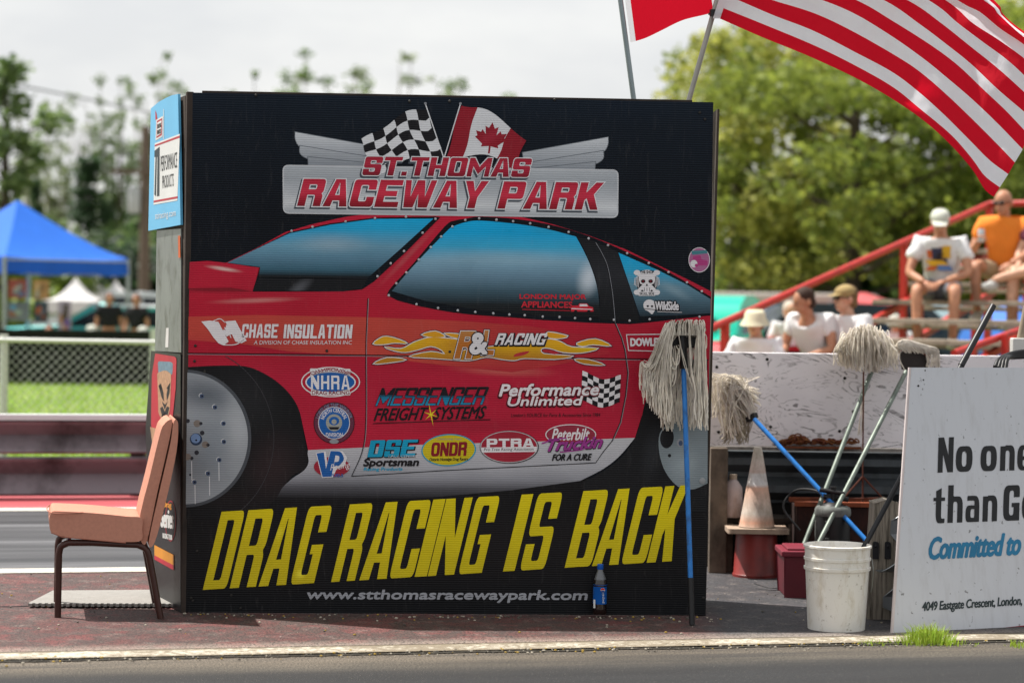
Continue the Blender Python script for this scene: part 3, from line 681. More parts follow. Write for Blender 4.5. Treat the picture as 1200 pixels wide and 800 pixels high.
# parts shop + chequered banner
def gfn(u, v):
    x = 681+45*u; return (x+1.5*v, 472-(34-2*u)*v+(3.2*sin(u*5.2-1.2))*1.3+2*u)
grid(W, INK, 7, 6, gfn, 7.6)
for st, fn in (('Performance', boxfn(585, 450.3, 700, 464, -.012, 4)), ('Unlimited', boxfn(594, 464.8, 680, 475.4, -.012, 3))):
    A.text(INK, 8.0, st, (lambda f: lambda u, v: (f(u, v)[0]-.4, f(u, v)[1]+1.0))(fn), .10); A.text(DRED, 8.3, st, fn, .075); A.text(W, 8.8, st, fn, .03)
A.text(INK, 8, 'London\'s SOURCE for Parts & Accessories Since 1984', boxfn(598.7, 484, 703, 488.4, -.005, .6), .012)
A.done('parts_shop_logo', panel)
# trucking
A.poly(W, 7.5, ell(668.8, 509, 29.8, 12.2)); A.poly(banner('print_trk_red', '9c3044'), 8, ell(668.8, 509, 28.7, 11.2))
A.text(W, 8.5, 'Peterbilt', boxfn(646.5, 502, 689, 515.6, -.01, 3), .018)
A.text(INK, 8.6, 'Truckin', boxfn(637.5, 515.8, 703, 529.2, -.07, 6), .06); A.text(MAG, 9, 'Truckin', boxfn(637, 515.2, 703, 528.6, -.07, 6), .035)
A.poly(MAG, 9, line([(656, 529.5), (680, 527), (697, 521)], 1.4)); A.poly(MAG, 9, line([(634.8, 519.5), (650, 514), (664, 513)], 1.6))
A.text(INK, 9, 'FOR A CURE', boxfn(647, 532, 691.5, 539.4, -.012, 2), .045)
A.done('trucking_charity_logo', panel)
# appliance shop with little truck
mra = banner('print_london', 'd8283a')
A.text(mra, 8, 'LONDON MAJOR', boxfn(609, 344.6, 686.5, 351.6, .006, 0), .035); A.text(mra, 8, 'APPLIANCES', boxfn(611, 353, 670.5, 360, .01, 0), .035); A.poly(mra, 8, line([(612, 362.5), (668, 364)], .7))
A.poly(mra, 8, rnd([(669, 358), (677, 358), (679, 355.5, 1), (688, 355.5, 1), (690, 358.5), (695, 360, 1), (695.5, 365), (669, 365)])); A.poly(W, 8.4, [(679.5, 356.3), (687.5, 356.3), (689, 358.8), (679, 358.8)]); A.poly(W, 8.3, [(669.5, 361), (694, 362), (694, 363), (669.5, 362)])
for x in (674.5, 690): A.poly(INK, 8.6, ell(x, 365, 2, 2, 10))
A.done('appliance_shop_logo', panel)
# skull stickers
A.poly(INK, 8, ell(758, 331, 12.5, 14)); 
for sx in (-1, 1):
    for sy in (-1, 1): A.poly(W, 8.3, ell(758+sx*11.5, 331+sy*11.5, 4, 3.2, 12)); A.poly(W, 8.2, line([(758, 331), (758+sx*11, 331+sy*11)], 4))
A.poly(W, 8.6, smooth2([(748.5, 325), (750, 319), (758, 316), (766, 319), (767.5, 326), (766, 332), (763, 334), (763, 340), (758, 342), (753, 340), (753, 334), (750, 332)], 4, True))
for x in (753.6, 762.4): A.poly(INK, 9, ell(x, 329.5, 2.7, 2.2, 12))
A.poly(DRED, 9.1, ell(753.6, 329.5, 1.2, 1, 8)); A.poly(DRED, 9.1, ell(762.4, 329.5, 1.2, 1, 8)); A.poly(INK, 9, [(758, 332), (759.4, 335), (756.6, 335)])
for x in (755, 758, 761): A.poly(INK, 9, line([(x, 337), (x, 341)], .6))
for k_ in range(4):
    for sx in (-1, 1): A.poly(W, 8.2, line([(758+sx*(9+k_*1.6), 322+k_), (758+sx*(10+k_*1.6), 337-k_)], .7))
A.text(INK, 9, 'THE SHOP', boxfn(750, 317, 766, 320.5), .03); A.poly(W, 8.5, rnd([(748, 341.5, 1), (768, 341.5, 1), (768, 346.5, 1), (748, 346.5, 1)])); A.text(INK, 9, 'SKULL SIDE', boxfn(749.5, 342.4, 766.5, 345.6), .03)
A.done('skull_sticker', panel)
A.poly(W, 8, smooth2([(754, 356), (757, 352), (762, 351), (768, 354), (769, 359), (767, 364), (764, 368), (760, 365), (755, 362)], 4, True)); A.poly(INK, 8.5, ell(759, 358.6, 1.5, 1.3, 8)); A.poly(INK, 8.5, ell(764, 358.8, 1.5, 1.3, 8)); A.poly(INK, 8.4, line([(755, 361.5), (768, 363)], .8))
A.text(INK, 8.2, 'WildSide', boxfn(768, 353, 795, 363.5, .01, 0), .12); A.text(W, 8.6, 'WildSide', boxfn(768, 353, 795, 363, .01, 0), .03); A.poly(W, 8, line([(770, 365), (799, 366)], .7))
A.done('wild_lettering_sticker', panel)
# pink round sticker at the right edge
A.poly(W, 8, ell(819.3, 304.5, 12.6, 14.7)); A.poly(banner('print_pk', 'b9709c'), 8.4, ell(819.3, 304.5, 11.8, 13.9)); A.poly(banner('print_pk2', 'c04488'), 8.8, rnd([(812, 300, 1), (821, 299, 1), (822, 304), (829, 305.5, 1), (829, 311), (811, 311)])); A.poly(W, 9, ell(813, 309, 4.2, 4.4, 14)); A.poly(banner('print_pk2', ''), 9.2, ell(816, 311, 2, 2, 10)); A.poly(banner('print_pk3', '4f8a96'), 8.9, rnd([(810, 294, 1), (828, 293, 1), (829, 297), (811, 298.5)]))
A.done('pink_round_sticker', panel)
# framed name at the mop
A.poly(W, 8, [(733.5, 391.5), (775, 391), (775, 412), (736, 411)], [(734.6, 392.5), (774, 392), (774, 411), (737, 410)])
A.text(W, 8, 'DOWLER', boxfn(739, 396.5, 776, 405.3, -.01, 0), .05)
A.done('framed_name_lettering', panel)
# hot-rod flames with R&L RACING
def z8(L): return [(430+x/4, 370+y/4) for x, y in L]
FL = [z8(smooth2([(30,130),(75,98),(130,104),(188,128),(130,126),(80,133)], 3, True)), z8(smooth2([(85,146),(160,154),(220,124),(290,102),(360,104),(440,120),(440,190),(380,190),(350,160),(300,142),(240,158),(180,170),(130,163)], 3, True)),
      z8(smooth2([(200,190),(300,168),(380,180),(460,160),(620,140),(760,130),(840,110),(900,118),(960,146),(1082,152),(1010,172),(920,170),(860,152),(820,152),(830,178),(965,188),(880,202),(740,198),(690,208),(630,202),(560,192),(480,208),(380,203),(300,197)], 3, True)),
      z8(smooth2([(258,88),(320,72),(365,96),(310,100)], 3, True)), z8(smooth2([(365,82),(450,88),(500,104),(420,104)], 3, True)), z8(smooth2([(985,128),(1070,108),(1142,140),(1060,134),(1010,142)], 3, True)), z8(smooth2([(32,224),(95,196),(182,205),(110,218)], 3, True)),
      z8(smooth2([(975,204),(1040,206),(1112,230),(1020,224)], 3, True)), z8(smooth2([(850,76),(940,94),(900,106),(850,100)], 3, True))]
mfl = banner('print_flame', [(384, 'e89a24'), (400, 'f0b41c'), (408, 'e0a818'), (418, 'c48620')], [(545, 405, 40, 14, 0, 'c07a28', .7), (690, 408, 30, 8, 0, 'e0c41c', .8), (480, 402, 26, 7, -20, 'ddc21e', .8)])
for i, f in enumerate(FL): A.poly(INK, 6.0+i*.05, offs(f, 1.6)); 
for i, f in enumerate(FL): A.poly(W, 6.8+i*.03, offs(f, .9)); A.poly(mfl, 7.3+i*.03, f)
hole = z8(smooth2([(700,176),(760,165),(740,182),(690,192)], 3, True)); A.poly(m_or, 7.8, hole); A.poly(m_or, 7.8, z8(smooth2([(860,160),(900,172),(880,180),(850,172)], 3, True)))
def big(ch, pts):
    L = [[boxfn(*pts)(u, v) for u, v in lp] for lp in glyph(ch, .34, .2, .3)]
    A.polys(INK, 8.2, [L], 1.5); A.polys(W, 8.6, [L], .8); A.polys(banner('print_rl', [(386, 'c98a4a'), (404, 'c47228'), (422, 'b9702c')]), 9, [L])
big('R', (532, 388, 552, 420, 0, 8)); big('L', (564, 387, 578, 416, 0, 4))
A.text(INK, 9.3, '&', boxfn(551, 391, 570, 414, 0, 1), .09); A.text(W, 9.8, '&', boxfn(551, 391, 570, 414, 0, 1), .045)
L = letters('RACING', boxfn(579.5, 390.5, 637, 404, .0, 5), .3, .2, .2, .14)
A.polys(INK, 9.2, L, 1.3, .5, .8); A.polys(W, 9.7, L)
A.done('flame_logo', panel)
# screw heads, washers and dents on the sheet
b = MB()
for x, y in ((229, 405), (228, 423), (383, 411), (240, 435), (480, 119), (527, 119), (820, 132), (826, 140), (823, 563), (224, 700), (226, 703), (231, 645), (271, 697), (282, 712), (527, 412), (300, 112), (650, 117), (824, 700)):
    q = A.w(x, y, 7); b.lathe([(.0001, .0035), (.005, .003), (.007, 0)], q, 10, M=Matrix.Rotation(radians(90), 3, 'X'))
b.build('screw_heads', [mat('dark_screw', '3a3836', .5, .6)], panel, True)
q = A.w(823, 563, 9); b = MB(); b.lathe([(.005, .003), (.0145, .0025), (.0145, 0), (.005, 0)], q, 16, M=Matrix.Rotation(radians(90), 3, 'X')); b.build('washer', [mat('washer', 'a8aaac', .35, .7)], panel, True)

# ---------------------------------------------------------------- side wing of the booth
AS = Art(SL+NS*.0, NS, SL, sd)
side_w = mat('weathered_edge', '3c322c', .85, dirt=('1a1614', 9, .5))
corner = MB(); p = SL+UD*.004
corner.bar(p+V((0, .012, 0)), p+V((0, .012, ZT+.004)), .032, .03, up=sd)
corner.build('corner_post', [side_w], booth, bev=.003)
def sidebox(name, pts, m, k0, th, par=booth, mats=None):
    mb = MB(); L = [AS.w(x, y, 0)+NS*k0 for x, y in pts]
    mb.prism(L, NS*th)
    for i in range(len(mb.v)): mb.uv[i] = ((mb.v[i]-SL).dot(sd), mb.v[i].z)
    return mb.build(name, [m], par)
sidebox('side_wall', [(216, 112), (184, 124), (178, 696), (213, 717)], mat('ply_dark', '4a4038', .85), -.02, .016)
alu = mat('aluminium_sheet', '8f9492', .42, .55, (4, .25), dirt=('5d5f58', 14, .35))
sidebox('metal_sheet', [(213, 268), (184.5, 270), (182.5, 411), (213, 413)], alu, -.002, .006)
sidebox('orange_sticker', [(213, 276), (210.5, 276.5), (211, 302), (213.4, 302)], mat('orange_vinyl', 'c8602e', .5), .0075, .001)
sidebox('white_sticker', [(199, 384), (195.8, 384.3), (195, 407), (198.5, 407)], mat('white_vinyl', 'd8d8d4', .5), .0045, .001)
blue = mat('sky_blue_board', '5fb2dc', .4, 0, (5, .06))
bs = sidebox('upper_side_sign', [(213, 110.5), (206, 112), (199, 115), (190, 120), (181, 127.5), (178, 270.5), (216, 263.5)], blue, .006, .012)
AS.p0 = SL+NS*.0185
Wp = mat('sign_white', 'd6d8d6', .5, 0, (5, .08)); Rp = mat('sign_red', 'b8283a', .5); Kp = mat('sign_black', '24303a', .5); Kp2 = mat('sign_ink', '181a1e', .5)
AS.poly(Wp, 1, [(210.8, 157), (181.5, 168), (180, 240), (208, 235)])
AS.poly(Rp, 2, [(210.7, 159), (181.5, 170), (181.4, 172), (210.6, 161.5)]); AS.poly(Rp, 2, [(208.2, 230), (180.2, 235.2), (180.1, 237.5), (208.1, 232.5)])
AS.poly(Kp, 3, [(187.3, 172), (181.3, 177), (181.2, 184), (182.5, 184), (181.2, 228), (183, 230), (184, 184), (184.8, 184), (184.2, 230), (187, 229.5)])
AS.text(Kp2, 3, 'PERFORMANCE', lambda u, v: (188.6+19.2*u, 201-(18+.5*u)*v-4.5*u)); AS.text(Kp2, 3, 'PRODUCTS', lambda u, v: (190.4+13.4*u, 221-15*v-2.8*u))
AS.poly(Wp, 1, [(191.2, 136), (183.2, 140.5), (182.4, 165), (190.6, 160)]); AS.poly(Rp, 2, [(190.3, 138.5), (184, 142), (183.4, 162), (189.8, 158.5)]); AS.poly(Wp, 3, [(189.6, 141), (184.6, 144), (184, 160), (189, 156.5)])
AS.text(Kp2, 4, 'RACING', lambda u, v: (184.9+4.2*u, 151-5*v-2*u), .03); AS.text(Kp2, 4, 'PARTS', lambda u, v: (184.7+4.2*u, 158-5*v-2*u), .03)
AS.poly(Rp, 1, [(182, 129), (183.6, 133), (184.6, 140), (182.2, 141)]); AS.poly(Wp, 2, [(192.3, 128), (191.7, 128.4), (191.4, 163), (192.1, 163)])
AS.text(Wp, 2, 'stiracing.com', lambda u, v: (182+24*u, 258-10*v-4*u+1.5))
o = AS.done('sign_print', booth); o.parent = bs
# lower side banner: generic badge in red, steel blue and tan
AS.p0 = SL
lb = sidebox('lower_side_banner', [(179.6, 411), (214, 415), (214, 717), (179, 697), (173, 500)], mat('black_plastic', '17181b', .4, bump=(300, .1)), .002, .008)
AS.p0 = SL+NS*.0115
Tn = mat('sign_tan', 'bc9474', .5, 0, (60, .4)); Bl = mat('sign_steel', '6f8c9e', .45, 0, (50, .4)); Yo = mat('sign_amber', 'd8902c', .5)
AS.poly(Rp, 1, rnd([(182, 414), (207, 418, 4), (206, 455, 3), (198, 530, 3), (177, 500, 4), (178, 440)]))
AS.poly(Bl, 2, rnd([(185, 423, 3), (203, 424, 4), (202, 440, 3), (194, 434, 4), (186, 440, 3)])); AS.poly(Tn, 3, rnd([(184.5, 437, 2), (194, 433, 4), (201, 438, 2), (199.5, 480, 2), (194, 500, 3), (186, 484, 2)]))
for q in (rnd([(186.2, 452), (189, 449), (192, 460), (192.5, 470), (190, 466)]), rnd([(200, 448), (197.5, 452), (195.5, 462), (196, 470), (199, 460)]), [(188, 478), (191, 476), (193.5, 482), (196, 476), (199, 477), (196, 489), (191, 490)], [(187, 450), (191, 455), (187.5, 457)], [(199, 449), (195.5, 455), (198.5, 457)], [(190, 470), (193.5, 480), (197, 470), (194, 474)], [(189.5, 487), (193.5, 483), (196.5, 487), (193, 496)]): AS.poly(Kp2, 4, q)
AS.poly(Tn, 1.4, [(176, 500), (196, 505), (198, 545), (184, 560)])
AS.poly(Rp, 1, ell(200, 610, 6.5, 24, 24)); AS.poly(Kp2, 2, ell(200, 610, 5.8, 22.5, 24))
AS.text(Wp, 3, 'Series', lambda u, v: (189+14.5*u, 617-22*v+2*u), .02); AS.text(Wp, 3, 'RACING TOUR', lambda u, v: (191+11*u, 630-6*v+2.5*u), .02); AS.text(Yo, 3, 'Drag', lambda u, v: (192+9*u, 596-9*v+1*u), .03)
AS.poly(Yo, 1.5, [(181, 638), (204, 650), (204, 662), (181, 650)]); AS.poly(Rp, 1.6, [(181, 650), (204, 662), (204, 668), (181, 655)])
o = AS.done('banner_print', booth); o.parent = lb
# rear: frame, right wing and back sheet, so that the booth is a real box
b = MB(); TR = V((BR.x, BR.y, 0)); rw = V((.02, .60, 0)); farL = SL+sd*WL; farR = TR+rw
for q in (TR-V((.02, -.03, 0)), farL+V((.03, 0, 0)), farR-V((.03, 0, 0)), TR*.5+SL*.5+V((0, .035, 0))):
    b.bar(q+V((0, 0, .01)), q+V((0, 0, ZT-.04)), .04, .04, up=V((0, 1, 0)))
for z in (.3, 1.25, ZT-.08):
    b.bar(SL+V((.05, .035, z)), TR+V((-.05, .035, z)), .04, .06); b.bar(farL+V((.05, 0, z)), farR+V((-.05, 0, z)), .04, .06)
b.build('timber_frame', [mat('old_timber', '8a7a66', .9, dirt=('4a4036', 8, .4))], booth, bev=.003)
b = MB(); b.prism([TR+V((0, .022, .01)), farR+V((0, 0, .01)), farR+V((0, 0, ZT-.03)), TR+V((.03, .022, ZT-.03))], V((-.01, 0, 0))); b.build('side_sheet', [mat('ply_dark', '')], booth)
b = MB(); b.bar(ZTL+V((.06, .03, .004)), ZTR+V((-.10, .03, .004)), .05, .012); b.build('top_rail', [side_w], booth, bev=.002)
# ---------------------------------------------------------------- mops
strand_m = mat('mop_cotton', 'fff8ec', .9, 0, (25, .25), isl=.2, trans=.35, dirt=('a89c88', 5, .35))
strand_d = mat('mop_cotton_dirty', 'c8bda8', .9, 0, (40, .35), isl=.35, dirt=('4d463c', 14, .45))
blueH = mat('blue_paint', '1f78c8', .4, 0, (12, .2), dirt=('183860', 22, .35))
galv = mat('galvanised_tube', '7d887e', .5, .3, (8, .4), dirt=('4a4f48', 14, .3))
blk = mat('black_plastic_part', '121214', .45, 0, (8, .2))
rust = mat('rust', '6b3a22', .85, .1, (12, .4), dirt=('3a2418', 10, .4))

def strands(name, paths, m, parent, r=.0025, n=5, sub=5, wob=.004):
    b = MB()
    for pts in paths:
        L = bez(pts, sub)
        k = len(L); ph = RN.random()*6; am = wob*RN.uniform(.4, 1.4)
        L = [q+V((sin(ph+i*1.1), .6*cos(ph*2+i*.9), .5*sin(ph*3+i*1.3)))*am*(i/k) for i, q in enumerate(L)]
        rr = r*RN.uniform(.8, 1.25)
        b.tube(L, [rr]*(k-2)+[rr*1.25, rr*.9], n)
    return b.build(name, [m], parent, True)

# mop leaning on the booth front
D0 = 11.14
f0 = G(811, 733); mop = thing('string_mop', 'blue-handled string mop leaning head up against the booth front panel', 'mop', f0, group='string mops')
top = P(800, 396, 11.22)
b = MB(); b.tube([f0+(top-f0)*.16, top], .0118, 12); b.build('handle', [blueH], mop, True)
b = MB(); b.tube([f0+V((0, 0, .004)), f0+(top-f0)*.165], .0128, 12); b.build('grip', [blk], mop, True)
b = MB(); b.bar(P(784, 401, 11.23), P(823, 401, 11.23), .03, .05); b.bar(P(787, 400, 11.215), P(791, 423, 11.215), .012, .02); b.tube([P(799, 390, 11.2), P(802, 432, 11.19)], .02, 10); b.build('clamp', [blk], mop, bev=.004)
paths = []
for i in range(300):
    dp = RN.uniform(0, .05)
    if i < 160: t = RN.uniform(0, .22); x1 = 750+RN.random()**.8*37
    elif i < 225: t = RN.uniform(.8, 1); x1 = RN.uniform(813, 829)
    else: t = RN.random(); x1 = RN.uniform(787, 816)
    x0 = 783+42*t
    if x1 < 775: y1 = 452+(x1-750)*1.1+RN.uniform(-8, 14)
    else: y1 = RN.uniform(484, 505)
    if 782 < x1 < 828 and RN.random() < .12: y1 -= RN.uniform(10, 60)
    yt = 376+8*abs(t-.5)+RN.uniform(-2, 7)
    xm = x0+(x1-x0)*.62-4*(1-t)
    # keep strands off the space in front of the clamp and handle
    dd = 11.22-.03-dp if (x1 < 787 or x1 > 813) else 11.262
    paths.append([P(x0, 397+RN.uniform(-3, 3), 11.262), P(x0+(x1-x0)*.08, yt+2, 11.25-dp*.5), P(x0+(x1-x0)*.22, yt+4+RN.uniform(0, 6), dd), P(xm, 425+RN.uniform(-5, 5), dd+RN.uniform(-.008, .008)), P(x1, y1-28, dd+.01), P(x1+RN.uniform(-2, 2), y1, dd+RN.uniform(0, .015))])
for i in range(9):  # loops falling in front of the clamp at the left
    x = 772+i*2.4; y = 430+RN.uniform(-12, 18)
    paths.append([P(790+i, 388, 11.2), P(x-4, 402, 11.17), P(x-3, y, 11.16), P(x+3, y+6, 11.16), P(x+6, y-14, 11.165), P(x+4, 405, 11.18)])
paths.append([P(822, 388, 11.2), P(828, 395, 11.2), P(827, 408, 11.2), P(823, 410, 11.2)])
for i in range(26):  # roll of yarn over the top of the clamp
    x = 784+i*1.6; paths.append([P(x, 393, 11.16), P(x+RN.uniform(-2, 2), 380+RN.uniform(-3, 2), 11.17), P(x+RN.uniform(-1, 3), 376, 11.22), P(x+2, 388, 11.27)])
strands('yarn_head', paths, strand_m, mop)

def handle_thing(label, a, z, m, r=.0125, grp='string mops'):
    base = a if a.z < z.z else z
    t = thing('string_mop', label, 'mop', (base.x, base.y, base.z), group=grp)
    b = MB(); b.tube([a, z], r, 12); b.build('handle', [m], t, True); return t
# blue mop resting across the corner, head on the white board
hd = P(884, 491, 12.95); ft = P(1016, 634, 12.45)
m2 = handle_thing('blue-handled mop lying slanted, dirty head against the white board', ft, hd, blueH)
b = MB(); b.bar(P(876, 492, 13.06), P(886, 486, 13.0), .03, .03); b.build('clamp', [blk], m2, bev=.004)
paths = []
for i in range(230):
    a = RN.uniform(0, 1); px_ = 846+RN.gauss(0, 9)+a*14; py_ = 436+abs(RN.gauss(0, 5))+a*10
    ex = 834+RN.random()*58; ey = 462+RN.random()*30+(22 if 846 < ex < 872 else 0)-(8 if ex > 880 else 0); d = 13.18-RN.random()*.16
    paths.append([P(882+RN.uniform(-4, 4), 487+RN.uniform(-4, 4), 13.02), P(868+RN.uniform(-6, 8), 458+RN.uniform(-8, 6), d-.02), P(px_, py_, d-.04), P((px_+ex)/2-3, (py_+ey)/2, d-.03), P(ex, ey, d)])
strands('yarn_head', paths, strand_m, m2, sub=4)
paths = [[P(866+RN.uniform(-8, 10), 470, 13.14), P(850+RN.random()*34, 490, 13.12), P(844+RN.random()*34, 500+RN.random()*22, 13.16)] for i in range(80)]
strands('worn_yarn', paths, strand_d, m2, sub=4)
# grey-handled mop, big round head
m3 = handle_thing('grey-handled mop standing head up with a big round cream yarn head', P(932, 664, 12.5), P(1021, 436, 13.12), galv)
paths = []
for i in range(280):
    a = RN.uniform(-1, 1); bx = 1023+a*4
    tx = 1014+a*24+RN.gauss(0, 3); ty = 379+14*a*a+RN.uniform(0, 14); ex = 1016+a*33+RN.gauss(0, 3); ey = 428-10*abs(a)**2+RN.uniform(-6, 10); d = 13.16+RN.uniform(-.16, .06)
    paths.append([P(bx, 436, 13.14), P((bx+tx)/2+a*4, 408, d), P(tx, ty, d-.02), P((tx+ex)/2+a*6, (ty+ey)/2, d-.05), P(ex, ey, d-.03)])
for i in range(5): paths.append([P(1012, 428, 13.1), P(1010+i*.7, 465, 13.14), P(1006+i*1.4, 508+RN.uniform(-6, 4), 13.14)])
for i in range(14): paths.append([P(1000, 410, 13.1), P(988, 408+i*.6, 13.1), P(981+RN.uniform(-1, 4), 414+i*1.0, 13.1), P(990+i*.4, 424+i*.3, 13.1)])
strands('yarn_head', paths, strand_m, m3, sub=4)
# second grey-handled mop with clamp showing
m4 = handle_thing('grey-handled mop standing head up with a rusty clamp and sparse yarn', P(945, 664, 12.35), P(1062, 435, 13.05), galv)
b = MB(); b.prism([P(1055, 414, 13.12), P(1062, 408, 13.12), P(1090, 418, 13.12), P(1088, 432, 13.12), P(1066, 436, 13.12), P(1058, 432, 13.12)], V((0, .04, 0))); b.build('clamp', [mat('dark_steel', '3a3432', .55, .5)], m4, bev=.004)
b = MB(); b.prism([P(1063, 407, 13.10), P(1074, 405, 13.10), P(1092, 414, 13.10), P(1090, 419, 13.10), P(1074, 410, 13.10)], V((0, .05, 0))); b.build('rusty_plate', [mat('rust_orange', '8a4a2c', .8)], m4, bev=.003)
paths = []
for i in range(110):
    t = RN.random(); x = 1050+t*46; y = 404+6*t*t+RN.uniform(-2, 3)
    paths.append([P(1048+RN.uniform(-3, 4), 410+RN.uniform(-3, 6), 13.1), P(1058, 400+RN.uniform(-2, 3), 13.08), P(x, y-1, 13.07), P(min(x+8, 1100), y+4+RN.uniform(0, 4), 13.09)])
for i in range(30): x = RN.uniform(1085, 1101); paths.append([P(1080, 404, 13.08), P(x-3, 408, 13.07), P(x, 418, 13.08), P(x+RN.uniform(-2, 2), RN.uniform(424, 434), 13.1)])
for i in range(16): x = RN.uniform(1044, 1056); paths.append([P(1058, 404, 13.08), P(x, 408, 13.08), P(x-2, 418, 13.09), P(x+RN.uniform(-2, 6), RN.uniform(420, 436), 13.1)])
strands('yarn_head', paths, strand_m, m4, sub=4)

# ---------------------------------------------------------------- banquet chair
fab = mat('salmon_fabric', 'c08a76', .92, 0, (60, .14), bump=(900, .35), spec=.15)
legm = mat('brown_black_tube', '40241e', .35, .2, (10, .3))
cb = G(72, 725); yn = cb.y+.02; yf = yn+.42
ch = thing('banquet_chair', 'salmon upholstered metal chair standing beside the booth corner', 'chair', (P(125, 700, yn+.2).x, yn+.2, 0))
def X(px, y=None): return (px-600)/FPX*(yn)
def Zc(py, px): return CAMH-(py-hor(px))/FPX*yn
def cp(px, py, y): return V((X(px), y, Zc(py, px)))
def cq(px, py, y): return V((X(px)-.20*(y-yn), y, Zc(py, px)))
def slab(name, prof, y0, y1, m, bev, par=ch):
    mb = MB(); pr_ = smooth2(prof, 5, True); mb.prism([cp(px, py, y0) for px, py in pr_], V((0, y1-y0, 0))); mb.v = [V((q.x-.20*(q.y-yn), q.y, q.z)) for q in mb.v]; return mb.build(name, [m], par, True, bev)
seat = slab('seat', [(60, 606), (63, 600), (70, 599), (110, 601), (150, 605), (168, 607), (169, 620), (168, 633), (150, 635), (110, 632), (75, 628), (63, 624), (60, 616)], yn-.0, yf+.0, fab, .014)
slab('backrest', [(168, 634), (166, 608), (177, 560), (189, 508), (194, 497), (200, 492), (203, 495), (199, 520), (186, 580), (175, 634)], yn+.015, yf-.015, fab, .012)
slab('back_shell', [(177, 635), (188, 580), (201, 520), (204.5, 495), (208, 492), (210, 500), (208, 530), (197, 585), (184, 635)], yn, yf, fab, .01)
b = MB()
b.tube(bez([cq(100, 600.6, yn+.002), cq(62, 601, yn+.01), cq(62, 601, yf-.01), cq(100, 600.6, yf)], 4), .003, 6)
b.tube([cq(62, 624, yn+.001), cq(75, 629, yn+.001), cq(150, 636, yn+.001)], .003, 6)
b.build('piping', [mat('fabric_piping', 'a8705e', .9)], seat, True); OFF['piping'] = OFF[ch.name]
for side, y in enumerate((yn+.02, yf-.02)):
    b = MB(); b.tube([cq(71, 726, y), cq(71.5, 652, y)]+bez([cq(71.5, 650, y), cq(74, 641, y), cq(83, 636.5, y)], 4)+[cq(110, 636.5, y)], .0155, 8, sq=False); b.build('leg', [legm], ch, True)
    b = MB(); b.tube([cq(110, 636.5, y), cq(150, 638.5, y)]+bez([cq(164, 639, y), cq(174, 644, y), cq(178, 654, y)], 4)+[cq(192, 726, y)], .0155, 8); b.build('leg', [legm], ch, True)
b = MB(); b.tube([cq(84, 637, yn+.02), cq(84, 637, yf-.02)], .011, 8); b.tube([cq(158, 639, yn+.02), cq(158, 639, yf-.02)], .011, 8); b.build('seat_frame', [legm], ch, True)

# ---------------------------------------------------------------- rubber floor mat with toothed edge, cable
mt = MB(); a0 = G(33, 712); a1 = G(207, 712.5); a2 = G(200, 696); a3 = G(62, 697)
edge = []
n = 24
for i in range(n):
    for (du, dv) in ((0, 0), (.25, 0), (.25, -1), (.75, -1), (.75, 0)):
        q = a0+(a1-a0)*((i+du)/n); edge.append(V((q.x, q.y+dv*.022, .0)))
poly_ = edge+[V((a1.x, a1.y, 0)), V((a2.x, a2.y, 0)), V((a3.x, a3.y, 0))]
mt.prism([q+V((0, 0, .010)) for q in poly_], V((0, 0, .014)))
o = mt.build('floor_mat', [mat('grey_rubber', '8e8b86', .8, 0, (30, .15), bump=(60, .4))]); tag(o, 'grey interlocking rubber floor mat lying under the salmon chair', 'mat')
b = MB(); b.tube(bez([G(-60, 713), G(-10, 711.5), G(20, 711), G(40, 710)], 6), .006, 6)
o = b.build('cable', [blk], None, True, base=G(0, 712)); tag(o, 'thin black cable lying on the red concrete left of the rubber mat', 'cable')

# ---------------------------------------------------------------- cola bottle
q = P(703, 700, 11.27); q.z = 0; bt = thing('drink_bottle', 'small cola bottle with blue label and cap standing before the booth', 'bottle', (q.x, q.y, 0.012))
def botz(z): return z+.012
rp = [(.0305, .004), (.033, .012), (.0325, .03), (.031, .05), (.031, .125), (.033, .14), (.032, .152), (.026, .175), (.016, .2), (.0125, .215), (.0125, .222)]
b = MB(); b.lathe([(r_, botz(z)) for r_, z in rp], (q.x, q.y, 0), 24)
s = NT('cola_plastic'); s.set(Base_Color=(.02, .01, .008, 1), Roughness=.12); s.b.inputs['Coat Weight'].default_value = .5
sx = s.n('ShaderNodeSeparateXYZ'); s.l(s.pos(), sx.inputs[0])
s.l(s.ramp(s.math('MULTIPLY', sx.outputs[2], 4.0), [(.70, '160a08'), (.72, '5a5c60')]), s.b.inputs['Base Color'])
b.build('bottle_body', [s.m], bt, True)
b = MB(); b.lathe([(.0318, botz(.052)), (.0322, botz(.053)), (.0322, botz(.14)), (.0335, botz(.142)), (.0330, botz(.143))], (q.x, q.y, 0), 24, cap=False)
lbm = mat('blue_label', '1464c0', .35); b.build('label', [lbm], bt, True); b = MB()
b.lathe([(.0135, botz(.212)), (.0145, botz(.213)), (.0145, botz(.236)), (.012, botz(.238))], (q.x, q.y, 0), 20); b.build('cap', [mat('blue_cap', '1c62c4', .4)], bt, True)
AB = Art(q+V((0, -.0335, 0)), V((0, -1, 0)), q, V((1, 0, 0)))
AB.poly(Wp, 2, ell(706.3, 691, 2.6, 2.6, 20)); AB.poly(mat('label_red', 'c8202c', .4), 3, ell(706.3, 691, 2.4, 2.4, 14, 0, pi, 2*pi)); AB.poly(mat('label_navy', '123a8c', .4), 3, ell(706.3, 691, 2.4, 2.4, 14, 0, .2, pi-.2)); AB.text(Wp, 2, 'pepsi', lambda u, v: (708.8-3.6*(v), 706-11*u), .02)
AB.poly(Wp, 2, [(695.4, 702), (697.6, 702), (697.6, 712), (695.4, 712)])
o = AB.done('label_print', bt)

